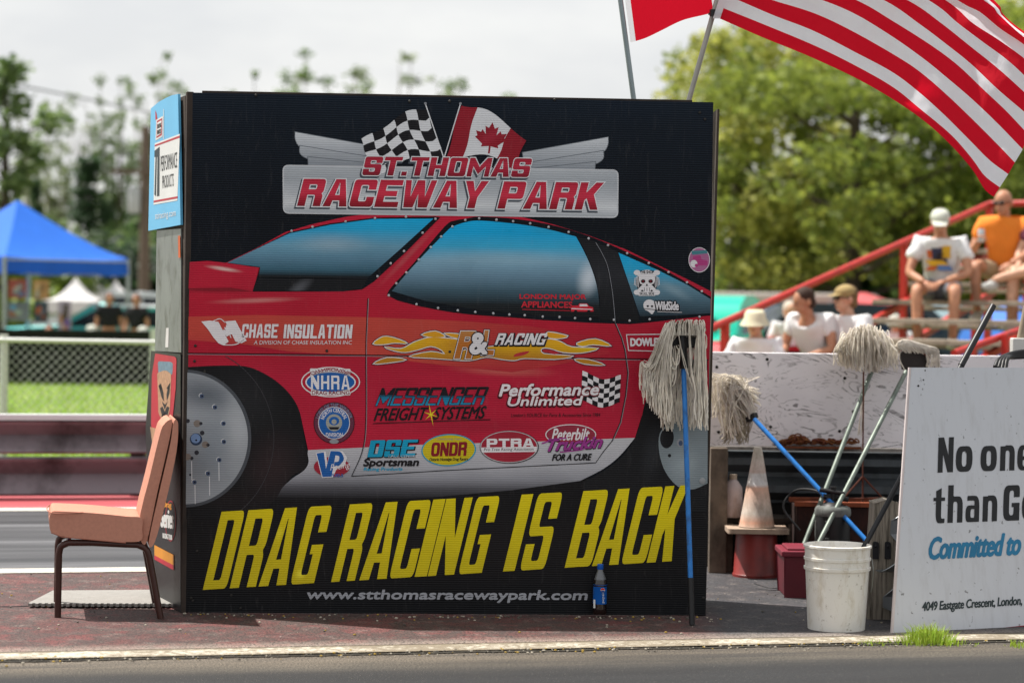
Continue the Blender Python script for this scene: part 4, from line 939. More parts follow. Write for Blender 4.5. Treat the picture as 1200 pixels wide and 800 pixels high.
# ---------------------------------------------------------------- white board barrier on guardrail
YB = 13.32
bx0 = P(818, 470, YB).x; bx1 = P(1260, 470, YB).x
zt = 1.5-(413-hor(900))/FPX*YB; zb = 1.5-(523-hor(900))/FPX*YB
s = NT('peeling_white_paint'); o_ = s.pos(); mp = s.mapping(o_, scale=(1, 1, 3.2))
n1 = s.noise(mp, 1.3, 3, .5, 2.2); rings = s.math('SINE', s.math('MULTIPLY', n1, 78.0)); rr_ = s.ramp(rings, [(.0, 0.0), (.62, 0.0), (.85, 1.0)])
n2 = s.noise(mp, 5, 6, .7); msk = s.ramp(n2, [(.46, 0.0), (.6, 1.0)])
n3 = s.noise(s.mapping(o_, scale=(2, 2, 5)), 9, 8, .7); flake = s.ramp(n3, [(.65, 0.0), (.69, .9)])
crk = s.math('MAXIMUM', s.math('MULTIPLY', s.math('MULTIPLY', rr_, msk), .75), flake)
base = s.mix(s.ramp(s.noise(o_, 3.5, 5), [(.35, 0.0), (.7, .5)]), srgb('efebed'), srgb('d2cdd0'))
s.set(Base_Color=s.mix(crk, base, srgb('4a4644')), Roughness=.8); s.bump(crk, -.3, .003)
wb = s.m
bar_ = thing('board_barrier', 'weathered white painted board barrier on a steel guardrail behind the mops', 'barrier', (bx0, YB, 0))
b = MB(); b.box((bx0, YB, zb), (bx1, YB+.045, zt)); b.build('white_board', [wb], bar_, bev=.004)
b = MB()
for x, y in ((899, 421), (990, 443), (984, 505), (903, 500), (1000, 482), (840, 430), (842, 506)): b.lathe([(.0001, .001), (.009, 0)], P(x, y, YB-.002), 10, M=Matrix.Rotation(radians(90), 3, 'X'))
b.build('bolt_holes', [mat('hole_dark', '1c1816', .9)], bar_)
def wbeam(name, x0, x1, y, z0, z1, m, par, d=.08, yaw=0.0, pr=None):
    H = z1-z0; pr = pr or [(0,0),(0,.05),(1,.2),(1,.32),(.1,.46),(.1,.54),(1,.68),(1,.8),(0,.95),(0,1)]
    mb = MB(); n = len(pr)
    for th in (0, .004):
        for x, yy in ((x0, y), (x1, y+(x1-x0)*yaw)): mb.v += [V((x, yy-d*a+th, z0+H*c)) for a, c in pr]
    for k in range(n-1):
        mb.f.append([k, k+1, n+k+1, n+k]); mb.f.append([2*n+k, 3*n+k, 3*n+k+1, 2*n+k+1]); mb.mi += [0, 0]
    return mb.build(name, [m], par)
steel = mat('weathered_galvanised', '565c60', .6, .45, (3, .25), dirt=('2c2a2a', 4, .3))
zr = 1.5-(590-350)/FPX*(YB+.1)
wbeam('guard_rail', bx0, bx1, YB+.12, zr, zb-.004, steel, bar_)
b = MB(); b.box((bx0, YB-.0, zb-.022), (bx1, YB+.1, zb-.005)); b.build('ledge', [mat('grey_ledge', '8f8a84', .9, dirt=('3a3430', 10, .5))], bar_)
for x in (842, 1240):
    q = P(x, 600, 13.16); b = MB(); b.box((q.x-.05, 13.13, 0), (q.x+.045, 13.22, zb+.0)); b.build('post', [mat('grey_brown_timber', '75685a', .92, 0, (14, .4), dirt=('3c342c', 9, .5))], bar_, bev=.006)
# dark sheet added for the shade of the open void under the rail
b = MB(); b.box((bx0, YB+.14, 0), (bx1, YB+.16, zr+.1)); b.build('void_shade_sheet', [mat('void_shade', '16130f', .9)], bar_)
# rusty chain heap on ledge
b = MB()
for i in range(95):
    big_ = i < 62; x = RN.gauss(933, 9) if big_ else RN.uniform(955, 1005); h_ = (max(0, 8-abs(x-933)*.45) if big_ else 3)
    q = P(x, 519-RN.random()*h_*1.3, YB-.02-RN.random()*.03); M_ = Matrix.Rotation(RN.random()*3, 3, 'Z') @ Matrix.Rotation(RN.random()*3, 3, 'X')
    L = [q+M_ @ V((.022*cos(t*pi/4), .013*sin(t*pi/4), 0)) for t in range(9)]; b.tube(L, .0045, 5, cap=False)
b.box((P(915, 520, YB).x, YB-.06, zb-.004), (P(1008, 520, YB).x, YB-.001, zb+.006))
o = b.build('rusty_chain', [mat('chain_rust', '7a4628', .9, 0, (20, .4), isl=.3)], None, True); tag(o, 'rusty brown chain heaped on the ledge under the white board', 'chain')

# ---------------------------------------------------------------- cone, red bucket, jug, crate
YC = 13.02
def zc(py, px, D): return 1.5-(py-hor(px))/FPX*D
qx = Dz(891, YC, 0); rt_ = zc(621, 891, YC)
b = MB(); s_ = NT('faded_red_plastic'); s_.set(Base_Color=s_.mix(s_.ramp(s_.noise(s_.obj(), 7, 7), [(.4, 0.0), (.7, 1.0)]), srgb('7e2019'), srgb('4a1210')), Roughness=.5)
rb = thing('red_bucket', 'upturned faded red bucket on the ground under the traffic cone', 'bucket', (qx.x, YC, 0))
b.lathe([(.128, .0), (.128, .015), (.122, .02), (.112, rt_-.03), (.108, rt_-.012)], (qx.x, YC, 0), 28); b.build('bucket_shell', [s_.m], rb, True)
s_ = NT('faded_cone'); zz = s_.n('ShaderNodeSeparateXYZ'); s_.l(s_.pos(), zz.inputs[0]); t = s_.math('DIVIDE', s_.math('SUBTRACT', zz.outputs[2], rt_), .46)
c_ = s_.ramp(t, [(0, 'c2b8a8'), (.1, 'd09a80'), (.2, 'cac0b4'), (.50, 'd4a890'), (.54, 'd8d6d4'), (.66, 'd8d6d4'), (.68, 'd2bcb2'), (.84, 'd2c8bc'), (.9, 'd8d2c4')], 'LINEAR')
nn = s_.ramp(s_.noise(s_.mapping(s_.obj(), scale=(1, 1, .5)), 11, 8, .75), [(.4, 0.0), (.66, .8)]); s_.set(Base_Color=s_.mix(nn, c_, srgb('857462')), Roughness=.7)
cone = thing('traffic_cone', 'faded pale traffic cone standing on the upturned red bucket', 'cone', (qx.x, YC, rt_-.01))
b = MB(); b.lathe([(.098, rt_+.02), (.094, rt_+.03), (.024, rt_+.43), (.021, rt_+.445), (.014, rt_+.447)], (qx.x, YC, 0), 28); b.build('cone_body', [s_.m], cone, True)
b = MB(); z0_ = rt_-.01; b.prism([V((qx.x+x, YC+y, z0_)) for x, y in rnd([(-.165, -.13, .03), (.165, -.13, .03), (.165, .13, .03), (-.165, .13, .03)])], V((0, 0, .026))); b.build('base_plate', [mat('cone_base', 'b09a86', .8, dirt=('6a5a4c', 9, .4))], cone, bev=.004)
# low timber shelf behind
sh = thing('timber_shelf', 'low dark timber shelf behind the cone and red bucket', 'shelf', (P(900, 600, 13.2).x, 13.2, 0))
tz = zc(606, 862, 13.2); x0_ = P(849, 600, 13.15).x; x1_ = P(935, 600, 13.15).x
dk = mat('dark_timber', '2c2620', .9, dirt=('55493c', 6, .3))  # dark brown timber with paler brown patches
b = MB(); b.box((x0_, 13.17, tz-.03), (x1_, 13.42, tz)); b.build('top', [dk], sh, bev=.003)
for x in (x0_, x1_-.05): b = MB(); b.box((x, 13.17, 0), (x+.05, 13.42, tz-.03)); b.build('leg', [mat('grey_brown_timber', '')], sh, bev=.004)
q = Dz(862.5, 13.2, tz); jug = thing('plastic_jug', 'dirty white plastic jug on the shelf between post and cone', 'jug', q)
b = MB(); b.lathe([(.048, 0), (.054, .008), (.054, .14), (.05, .165), (.03, .195), (.02, .205), (.018, .21)], q, 20); b.build('jug_body', [mat('dirty_white_plastic', 'c9b9b6', .5, dirt=('8a7468', 8, .4))], jug, True)
b = MB(); b.lathe([(.021, .208), (.021, .232), (.018, .234)], q, 16); b.build('cap', [mat('jug_cap', 'b8a894', .6)], jug, True)
# rusty steel bin, tripod rod
rb2 = thing('rusty_bin', 'open rusty steel bin behind the black sprayer and maroon box', 'bin', (P(985, 640, 13.0).x, 13.0, 0))
xa = P(934, 640, 12.9).x; xb = P(1032, 640, 12.9).x; zt2 = zc(590, 985, 12.9)
b = MB(); b.box((xa, 12.93, 0), (xb, 12.94, zt2-.02)); b.box((xa, 13.2, 0), (xb, 13.21, zt2-.02)); b.box((xa, 12.94, 0), (xa+.01, 13.2, zt2-.02)); b.box((xb-.01, 12.94, 0), (xb, 13.2, zt2-.02)); b.build('bin_walls', [mat('dark_rust', '2a1410', .9, dirt=('5c2c1c', 5, .4))], rb2)
b = MB(); b.box((xa-.012, 12.915, zt2-.02), (xb+.012, 12.955, zt2+.006)); b.box((xa-.012, 13.19, zt2-.02), (xb+.012, 13.225, zt2+.006)); b.build('rim', [mat('rust_orange_rim', '8a4528', .85, dirt=('4a2418', 12, .4))], rb2, bev=.003)
b = MB(); r0 = P(1012, 432, 12.98); r1 = P(1011, 558, 12.98); b.tube([r0, r1], .0042, 6)
for e in (P(988, 584, 12.98), P(1034, 583, 12.98), P(1011, 588, 12.99)): b.tube([r1, e], .0055, 6)
b.tube([P(988, 584, 12.98), P(1034, 583, 12.98)], .004, 6)
o = b.build('rusty_hook', [mat('hook_rust', '5a2e20', .85)], None, True); tag(o, 'thin rusty rod with a three-legged foot standing on the rusty bin', 'rod')
# black pump sprayer
sp = thing('pump_sprayer', 'black pump sprayer tank with grimy pale collar behind the maroon box', 'sprayer', Dz(980, 12.62, 0))
c0 = Dz(980, 12.62, 0); zs = lambda py: zc(py, 980, 12.62)
b = MB(); b.lathe([(.088, 0), (.092, .02), (.092, zs(606)), (.085, zs(598)), (.06, zs(592)), (.04, zs(588))], c0, 24); b.build('tank', [mat('gloss_black', '0a0a0b', .5)], sp, True)
b = MB(); b.lathe([(.093, zs(604)), (.096, zs(602)), (.095, zs(597)), (.088, zs(594)), (.07, zs(592))], c0, 24, cap=False); b.build('collar', [mat('grimy_grey', '6a6e6a', .7, dirt=('2e2e2c', 14, .5))], sp, True)
b = MB(); b.tube([c0+V((0, 0, zs(590))), c0+V((0, 0, zs(570)))], .018, 10); b.tube([c0+V((-.07, 0, zs(574))), c0+V((.06, -.02, zs(578)))], .012, 8); b.tube([c0+V((-.05, 0, zs(582))), c0+V((.08, 0, zs(585)))], .014, 8); b.build('pump_handle', [blk], sp, True)
b = MB(); b.tube(bez([Dz(942, 12.8, zs(626)), Dz(922, 12.85, zs(600)), Dz(935, 12.85, zs(580)), Dz(958, 12.75, zs(577)), Dz(972, 12.65, zs(584))], 6), .0065, 8); b.build('hose', [blk], sp, True)
b = MB(); b.tube([Dz(998, 12.6, zs(640)), Dz(997, 12.6, zs(598))], .012, 8); b.tube([c0+V((-.088, -.02, .05)), c0+V((-.088, -.02, zs(610)))], .007, 8)
for k_ in range(4): b.box((c0.x-.05, c0.y-.098, zs(640-k_*10)), (c0.x-.03, c0.y-.088, zs(638.6-k_*10)))
b.build('gauge_marks', [mat('grimy_grey', '')], sp, True)
# maroon box
q = G(955, 701); mbx = thing('storage_box', 'low maroon plastic storage box on the asphalt behind the white bucket', 'box', (q.x, q.y, 0))
mar = mat('maroon_plastic', '6a1a28', .5, 0, (6, .3), dirt=('3e1218', 6, .3)); D_ = q.y; xa = P(918, 690, D_).x; xb = P(1012, 690, D_).x; zl = zc(646, 960, D_)
b = MB(); b.prism([V((xa+.012, D_, 0)), V((xb-.012, D_, 0)), V((xb, D_, zl-.03)), V((xa, D_, zl-.03))], V((0, .30, 0))); b.build('box_body', [mar], mbx, bev=.008)
b = MB(); b.box((xa-.012, D_-.012, zl-.03), (xb+.012, D_+.312, zl)); b.box((xa+.02, D_+.02, zl), (xb-.02, D_+.28, zl+.012)); b.build('lid', [mat('maroon_lid', '7c2434', .45, 0, (6, .2))], mbx, bev=.008)
b = MB(); b.tube(bez([G(884, 684), G(900, 689), G(915, 688), G(922, 677), Dz(924, 12.6, .10), Dz(926, 12.75, .2)], 6), .006, 6); b.tube(bez([G(886, 690), G(905, 692), G(921, 690)], 6), .005, 6); o = b.build('loose_wire', [blk], None, True); tag(o, 'thin dark wires lying on the asphalt left of the maroon box', 'wire')

# white bucket
q = G(980, 741); D_ = q.y+.13; q = V((P(980.5, 700, D_).x, D_, 0)); k_ = FPX/D_; bk = thing('white_bucket', 'large dirty white plastic bucket with a black pole standing in it', 'bucket', q)
s_ = NT('bucket_plastic'); g_ = s_.noise(s_.mapping(s_.obj(), scale=(1, 1, .35)), 16, 9, .72); g2 = s_.noise(s_.obj(), 45, 6, .7)
s_.set(Base_Color=s_.mix(s_.ramp(g_, [(.52, 0.0), (.72, .75)]), s_.mix(s_.ramp(g2, [(.6, 0.0), (.7, .8)]), srgb('dedbd4'), srgb('8f8574')), srgb('b3a58c')), Roughness=.45)
s_.b.inputs['Subsurface Weight'].default_value = .15; s_.b.inputs['Subsurface Radius'].default_value = (.02, .018, .015)
rb_, rt2 = 33.5/k_, 38.5/k_; H = .385
def rz(z): return rb_+(rt2-rb_)*z/H
b = MB(); b.lathe([(rb_-.008, .004), (rb_, .0), (rb_, .006), (rz(.27), .27), (rz(.27)+.007, .272), (rz(.29)+.008, .285), (rz(.3)+.001, .287), (rz(.315)+.001, .315), (rz(.315)+.006, .317), (rz(.33)+.006, .328), (rz(.34), .330), (rz(.372), .372), (rz(.375)+.006, .374), (rz(.385)+.006, .383), (rz(.385), .386), (rz(.38)-.004, .382), (rz(.1)-.004, .1), (.05, .012)], q, 48); b.build('bucket_shell', [s_.m], bk, True)
b = MB(); L = [q+V(((rt2+.009)*cos(t), (rt2+.009)*sin(t), .33-.10*abs(sin((t+pi/2)*1.0))*(1 if t < 0 else 0))) for t in [(-pi+pi*i/24) for i in range(25)]]
L = [q+V(((rt2+.009)*cos(t), -(rt2+.012)*abs(sin(t))*.98, .322+.0*t)) for t in [(-pi+pi*i/24) for i in range(0)]]
b.tube(bez([q+V((rt2+.008, 0, .32)), q+V((rt2+.012, -.02, .27)), q+V((rt2+.01, -.01, .2)), q+V((rt2+.006, 0, .17))], 5), .0025, 6); b.build('wire_handle', [mat('wire', '8a8c88', .4, .6)], bk, True)
pb = q+V((.05, .0, .02)); pt = P(1163, 360, 11.62)
s0_ = P(1010, 645, D_+.04)
b = MB(); dvec = (pt-s0_); a_ = s0_-dvec*.0
b.tube([s0_-dvec.normalized()*.36*1.0, pt], .0125, 12); b.tube([pt-dvec.normalized()*.36, pt+dvec.normalized()*.01], .0158, 12)
# keep the pole's foot above the bucket floor
o = b.build('black_pole', [mat('black_paint_pole', '15161a', .4, 0, (9, .3))], None, True); tag(o, 'long black pole standing in the white bucket and leaning over the sign', 'pole')

# ---------------------------------------------------------------- post with bent rail ends
q = G(1038, 726); tp = thing('timber_post', 'short weathered timber post with steel brackets beside the white bucket', 'post', (q.x, q.y+.06, 0))
def tx(px, D=None): return P(px, 650, q.y).x
b = MB(); b.prism([V((tx(1018), q.y, 0)), V((tx(1060), q.y, 0)), V((tx(1056), q.y, zc(592, 1040, q.y))), V((tx(1040), q.y, zc(586, 1040, q.y))), V((tx(1024), q.y, zc(590, 1040, q.y)))], V((0, .16, 0)))
s_ = NT('split_timber'); gz = s_.noise(s_.mapping(s_.obj(), scale=(14, 14, .8)), 5, 8, .7); s_.set(Base_Color=s_.ramp(gz, [(.35, '3a342c'), (.5, '857c70'), (.7, 'a39a8c')]), Roughness=.9); s_.bump(gz, .6, .01)
b.build('post_body', [s_.m], tp, bev=.005)
for px_ in (1026, 1040):
    b = MB(); b.prism([V((tx(px_-3.6), q.y-.007, zc(y_, 1040, q.y))) if False else V((tx(px_+x_), q.y-.007, zc(y_, 1040, q.y))) for x_, y_ in rnd([(-3.6, 634, 3), (3.6, 635, 3), (3.6, 655, 1), (-3.6, 655, 1)])], V((0, .006, 0))); b.ball(V((tx(px_), q.y-.009, zc(640, 1040, q.y))), .008, n=8, k=6); b.build('bracket', [mat('black_steel', '26262a', .5, .4)], tp)
st = mat('bright_galvanised', 'a8acae', .35, .8, (6, .3))
re = thing('rail_end', 'bent ends of galvanised guardrail behind the white sign edge', 'guardrail', (tx(1052), q.y, 0))
def ribbon(pts, d, m, nm):
    mb = MB(); pts = [V(p) for p in pts]; n = len(pts); mb.v = pts+[p+V(d) for p in pts]; mb.f = [[i, i+1, n+i+1, n+i] for i in range(n-1)]; mb.mi = [0]*(n-1)
    o = mb.build(nm, [m], re); so = o.modifiers.new('s', 'SOLIDIFY'); so.thickness = .004; return o
zq = lambda py: zc(py, 1045, q.y-.05)
ribbon([V((tx(px_), q.y-.05, zq(py_))) for px_, py_ in ((1050, 578), (1060, 582), (1056, 602), (1042, 610), (1041, 626), (1053, 640), (1058, 656))], (.9, .5, 0), st, 'upper_beam')
ribbon([V((tx(px_), q.y-.05, zq(py_))) for px_, py_ in ((1024, 668), (1030, 670), (1040, 665), (1047, 660), (1057, 662))], (.9, .5, 0), st, 'middle_strap')
ribbon([V((tx(px_), q.y-.05, zq(py_))) for px_, py_ in ((1057, 684), (1046, 690), (1034, 700), (1034, 712), (1044, 716), (1050, 726))], (.9, .5, 0), st, 'lower_beam')

# ---------------------------------------------------------------- white sign
g0 = G(1047, 741.5); g1p = ray(1200, 735)
yaw = radians(23); ux = V((cos(yaw), sin(yaw), 0)); nh = V((sin(yaw), -cos(yaw), 0)); tl = radians(7.5)
up = (V((0, 0, 1))*cos(tl)-nh*sin(tl)).normalized(); nn_ = ux.cross(up).normalized()
if nn_.y > 0: nn_ = -nn_
tlp = onplane(1068, 430.5, g0, nn_); hgt = (tlp-g0).dot(up)
sg = thing('white_sign', 'big white plastic sign with black and blue lettering leaning on the right', 'sign', g0)
b = MB(); e0 = tlp-up*hgt; wdt = 1.9
s_ = NT('fluted_white_plastic'); g_ = s_.noise(s_.mapping(s_.obj(), scale=(6, 6, 1)), 4, 9, .7); g2 = s_.noise(s_.obj(), 38, 5, .6)
c_ = s_.mix(s_.ramp(g_, [(.5, 0.0), (.8, .35)]), srgb('c9cbd0'), srgb('96928e')); c_ = s_.mix(s_.ramp(g2, [(.66, 0.0), (.7, .7)]), c_, srgb('4a4642'))
s_.set(Base_Color=c_, Roughness=.45)
b.prism([g0-nn_*.0, g0+ux*wdt, g0+ux*wdt+up*hgt, tlp], -nn_*.016); b.build('sign_board', [s_.m], sg)
b = MB(); b.tube([g0+nn_*.001-nn_*.008-ux*.003, tlp-nn_*.008-ux*.003], .0085, 6); b.build('fluted_edge', [mat('edge_pink_white', 'd8ccca', .6)], sg)
AW = Art(g0, nn_, g0, ux); AW.ud = ux
tk = mat('sign_text_black', '101216', .45); tb = mat('sign_text_blue', '1f7ba6', .45); tg = mat('sign_text_grey', '2c3a3c', .5)
for word in ([('N',1098.5,1116.5,553.5,41),('o',1119.5,1139,552.8,40.5),('o',1148.5,1167.5,552,40),('n',1171.5,1188.5,551.4,40),('e',1191.5,1209.5,551,40)],
             [('t',1093,1106.5,613,42),('h',1110,1127.5,612.3,41.5),('a',1131,1147,611.5,41.5),('n',1151,1168,610.8,41),('G',1175,1194,610,41.5),('e',1197,1215,609,41)]):
    for ch_, x0_, x1_, yb_, h_ in word:
        gl = (glyph(ch_, .36, .15, .3) if ch_ in 'NG' else (glyph('K', .36, .15, .2) if ch_ == 'k' else glyph_lc(ch_, .36, .15)))
        AW.poly(tk, 4, *[[(x0_+(x1_-x0_)*u+1.2*v, yb_-h_*v-.035*(x1_-x0_)*u) for u, v in lp] for lp in gl])
    AW.done('headline_lettering', sg)
AW.text(tk, 4, 'than Google', lambda u, v: (1092+200*u, 621-49*v+9*0-4*u), .055, .92) if False else None
L1 = lambda x0, w, y, h, sl: (lambda u, v: (x0+w*u, y-h*v+sl*w*u))
AW.text(tb, 4, 'Committed to', (lambda u, v: (1087+107*u+4.5*v, 655-25.5*v-5.9*u)), .03, .95); AW.done('tagline_lettering', sg)
AW.text(tg, 4, '4049 Eastgate Crescent, London,', (lambda u, v: (1080+117*u+1.2*v, 718.5-13.5*v-7.2*u)), .022, .95); AW.done('address_lettering', sg)
AW.poly(mat('sign_red_band', '8c2030', .5), 3, [(1123, 739.5), (1160, 736.5), (1230, 729), (1300, 722), (1300, 732), (1200, 735.2)])
AW.poly(mat('sign_black_dot', '1c1c1e', .5), 3, ell(1082, 445, 1, 1, 8)); AW.poly(mat('sign_black_dot', ''), 3, ell(1076, 452, 1.3, 1.3, 8)); AW.poly(mat('sign_black_dot', ''), 3, ell(1084, 434, .9, .9, 8))
AW.done('red_band', sg)
# white bracket and hoses over the sign
q = P(1192, 412, 12.6); wbx = thing('white_fitting', 'small white metal fitting above the top edge of the white sign', 'fitting', q)
b = MB(); b.box((P(1187, 400, 12.6).x, 12.6, P(1190, 416, 12.6).z), (P(1230, 400, 12.6).x, 12.68, P(1190, 396, 12.6).z)); b.build('fitting_body', [mat('white_metal', 'd0cfca', .5)], wbx, bev=.006)
b = MB(); b.tube([P(1196, 396, 12.64), P(1204, 358, 12.64)], .02, 10); b.build('stub_post', [mat('tan_post', '9a8c78', .8)], wbx, True)
b = MB()
for k_ in range(4): b.tube(bez([P(1166+k_*4, 430+k_, 11.8), P(1172+k_*3, 420, 11.85), P(1190, 413+k_*1.8, 11.95), P(1225, 409+k_*2.5, 12)], 6), .011, 8)
o = b.build('coiled_hose', [blk], None, True); tag(o, 'black coiled hose showing over the top right of the white sign', 'hose')
# grass tufts in the crack
grs = mat('tuft_green', 'a8c044', .7, 0, (10, .2), trans=.4, isl=.3)
def tuft(px_, py_, n, h, w, label):
    q = G(px_, py_); b = MB()
    for i in range(n):
        x = RN.gauss(0, w*.42); y = RN.gauss(0, .035); hh = h*RN.uniform(.35, 1)*math.exp(-(x/w)**2*1.2); a = RN.gauss(0, .6)+x*4; bd = V((sin(a), RN.gauss(0, .4), 0))*hh*RN.uniform(.3, .9); p0 = q+V((x, y, -.005)); ww = RN.uniform(.0012, .0028)
        p1 = p0+bd*.35+V((0, 0, hh*.6)); p2 = p0+bd+V((0, 0, hh*.95))
        sd_ = V((cos(RN.random()*3), sin(RN.random()*3), 0))*ww
        b.add([p0-sd_, p0+sd_, p1+sd_*.8, p1-sd_*.8, p2], [(0, 1, 2, 3), (3, 2, 4)])
    o = b.build('grass_tuft', [grs], None, base=q); tag(o, label, 'grass tuft', 'grass tufts in the pavement crack')
tuft(1088, 754, 620, .115, .17, 'tall bright green grass tuft in the crack below the white sign')
tuft(1020, 754, 130, .03, .11, 'short thin grass growing in the crack below the white bucket')
tuft(1193, 757, 80, .045, .07, 'small yellowish grass tuft in the crack at the right frame edge')
# ---------------------------------------------------------------- ground (strips run along the track direction)
TD = V((.974, .224, 0)); SLP = .23
def strip_sheet(name, v0, v1, z, m, x0=-60, x1=60, label=None, nx=40):
    b = MB(); n = nx
    for i in range(n+1):
        x = x0+(x1-x0)*i/n; b.v += [V((x, v0+SLP*x, z)), V((x, v1+SLP*x, z))]
    for i in range(n): b.f.append([2*i, 2*i+2, 2*i+3, 2*i+1]); b.mi.append(0)
    o = b.build(name, [m], None, base=(0, 0, 0)); o['kind'] = 'structure'; return o
def vcoord(s):
    sx = s.n('ShaderNodeSeparateXYZ'); s.l(s.pos(), sx.inputs[0])
    return s.math('SUBTRACT', sx.outputs[1], s.math('MULTIPLY', sx.outputs[0], SLP)), sx
RZ = math.atan(SLP)
def along(s, st=(.12, 1, 1)):
    return s.mapping(s.mapping(s.pos(), rot=(0, 0, -RZ)), scale=st)
# far ground: dusty gravel field to the horizon
s = NT('gravel_field'); s.set(Base_Color=s.ramp(s.noise(s.pos(), .3, 6), [(.35, '6f6a58'), (.65, '8a8474')]), Roughness=.95)
strip_sheet('ground', -30, 1600, -.012, s.m, -1200, 1200)
# near asphalt
s = NT('near_asphalt'); v, sx = vcoord(s); n1 = s.noise(along(s, (1, .4, 1)), 130, 3, .85); n2 = s.noise(along(s), 2.5, 9, .7); n4 = s.noise(along(s, (.05, 1, 1)), 9, 5, .6)
edge = s.math('ADD', v, s.math('MULTIPLY', s.noise(s.pos(), 2.2, 6), .22))
c = s.ramp(s.math('DIVIDE', s.math('SUBTRACT', edge, 9.0), 1.2, True), [(0, '2c2d30'), (.5, '323335'), (.64, '403e3c'), (.76, '6a6358'), (.88, '84796a'), (1.0, '8e8272')])
c = s.mix(1.0, c, s.ramp(n1, [(.36, '484848'), (.5, 'c8c8c8'), (.66, 'ffffff')]), 'MULTIPLY'); c = s.mix(1.0, c, s.ramp(n2, [(.3, 'a0a0a0'), (.7, 'ffffff')]), 'MULTIPLY'); c = s.mix(s.ramp(n4, [(.5, 0.0), (.64, .6)]), c, srgb('1e1e20'))
c = s.mix(s.ramp(s.noise(s.pos(), 190, 1), [(.72, 0.0), (.76, .8)]), c, srgb('b8b0a0'))
s.set(Base_Color=c, Roughness=.9); s.bump(n1, .7, .004)
strip_sheet('road', -20, 10.16, 0.0, s.m)
# dark ragged crack and white painted concrete edge
s = NT('crack_fill'); s.set(Base_Color=s.ramp(s.noise(s.pos(), 60, 5, .7), [(.4, '14120f'), (.7, '4c463a')]), Roughness=1)
b = MB(); n = 900
for i in range(n+1):
    x = -3.2+7.4*i/n; w = .018+.016*mnoise.noise(V((x*9, 1, 0)))+.012*mnoise.noise(V((x*31, 5, 0))); v0_ = 10.13+.02*mnoise.noise(V((x*3, 0, 9)))
    b.v += [V((x, v0_-w+SLP*x, .004)), V((x, v0_+w+SLP*x, .004))]
for i in range(n): b.f.append([2*i, 2*i+2, 2*i+3, 2*i+1]); b.mi.append(0)
o = b.build('pavement_crack', [s.m], None, base=(0, 0, 0)); o['kind'] = 'structure'
s = NT('white_edge_line'); v, sx = vcoord(s); nn = s.noise(s.pos(), 26, 8, .75); n3 = s.noise(s.pos(), 2.2, 5, .6); e_ = s.math('POWER', s.math('ABSOLUTE', s.math('DIVIDE', s.math('SUBTRACT', v, 10.265), .095)), 3.0); f = s.ramp(s.math('ADD', s.math('ADD', nn, s.math('MULTIPLY', n3, .6)), s.math('MULTIPLY', e_, .16)), [(.72, 0.0), (.86, 1.0)])
c = s.mix(f, srgb('bcb6a6'), srgb('7d7260')); c = s.mix(s.ramp(s.noise(s.pos(), 300, 2), [(.3, .6), (.5, 0.0)]), c, srgb('5e564a'))
s.set(Base_Color=c, Roughness=.85); s.bump(nn, .4, .004)
strip_sheet('white_edge_line', 10.17, 10.36, .006, s.m)
# worn red concrete apron
s = NT('worn_red_concrete'); v, sx = vcoord(s); al = along(s, (.6, .5, 1)); n1 = s.noise(al, 3.2, 12, .75); n2 = s.noise(al, 16, 9, .8); n3 = s.noise(along(s, (1, .4, 1)), 120, 3, .8)
red = s.ramp(n1, [(.32, '362a28'), (.43, '623835'), (.5, '4a3d39'), (.58, '6e3836'), (.66, '5c4a44'), (.76, '85786e')]); gry = s.ramp(n1, [(.35, '2a2b2f'), (.65, '47484c')])
wr = s.ramp(s.math('ADD', s.math('DIVIDE', s.math('SUBTRACT', sx.outputs[0], .75), .25), s.math('MULTIPLY', s.math('SUBTRACT', n1, .5), 1.6)), [(0.0, 0.0), (1.0, .92)])
c = s.mix(wr, red, gry)
c = s.mix(s.ramp(n2, [(.52, 0.0), (.7, .55)]), c, srgb('958880')); c = s.mix(s.ramp(s.noise(al, 7, 9, .7), [(.54, 0.0), (.7, .5)]), c, srgb('3a3436'))
pale = s.ramp(s.math('SUBTRACT', v, 10.42), [(0.0, .5), (.16, .0)]); c = s.mix(pale, c, srgb('b0a294'))
c = s.mix(1.0, c, s.ramp(n3, [(.36, '5c5c5c'), (.52, 'f0f0f0'), (.7, 'ffffff')]), 'MULTIPLY')
c = s.mix(s.ramp(s.noise(s.pos(), 34, 2, .5), [(.74, 0.0), (.78, .7)]), c, srgb('cfc6ba'))
s.set(Base_Color=c, Roughness=.85); s.bump(n2, .5, .004)
strip_sheet('red_concrete', 10.40, 13.25, .002, s.m)
s = NT('back_line'); c = s.ramp(s.noise(along(s, (.6, 1, 1)), 12, 8, .7), [(.35, 'd6d0c4'), (.7, '9c9488')]); s.set(Base_Color=c, Roughness=.85); strip_sheet('white_lane_line', 13.25, 13.46, .006, s.m)
s = NT('lane_rubber'); al = along(s, (.04, 1, 1)); n1 = s.noise(al, 3.2, 6, .6); n2 = s.noise(al, 14, 5, .6); c = s.ramp(n1, [(.38, '1a1a1d'), (.5, '323235'), (.62, '5c5c5f')]); c = s.mix(s.ramp(n2, [(.5, 0.0), (.7, .6)]), c, srgb('1f1f22')); s.set(Base_Color=c, Roughness=s.ramp(n1, [(.3, .45), (.7, .8)])); strip_sheet('track_lane', 13.46, 16.95, .003, s.m)
s = NT('far_line'); s.set(Base_Color=s.ramp(s.noise(along(s), 8, 6), [(.4, 'd8d4ca'), (.7, 'a8a298')]), Roughness=.8); strip_sheet('far_white_line', 16.95, 17.16, .006, s.m)
s = NT('far_red'); s.set(Base_Color=s.ramp(s.noise(along(s), 6, 8, .7), [(.35, '96343c'), (.6, 'a84a50'), (.75, '8c706a')]), Roughness=.85); strip_sheet('red_strip', 17.16, 18.6, .004, s.m)
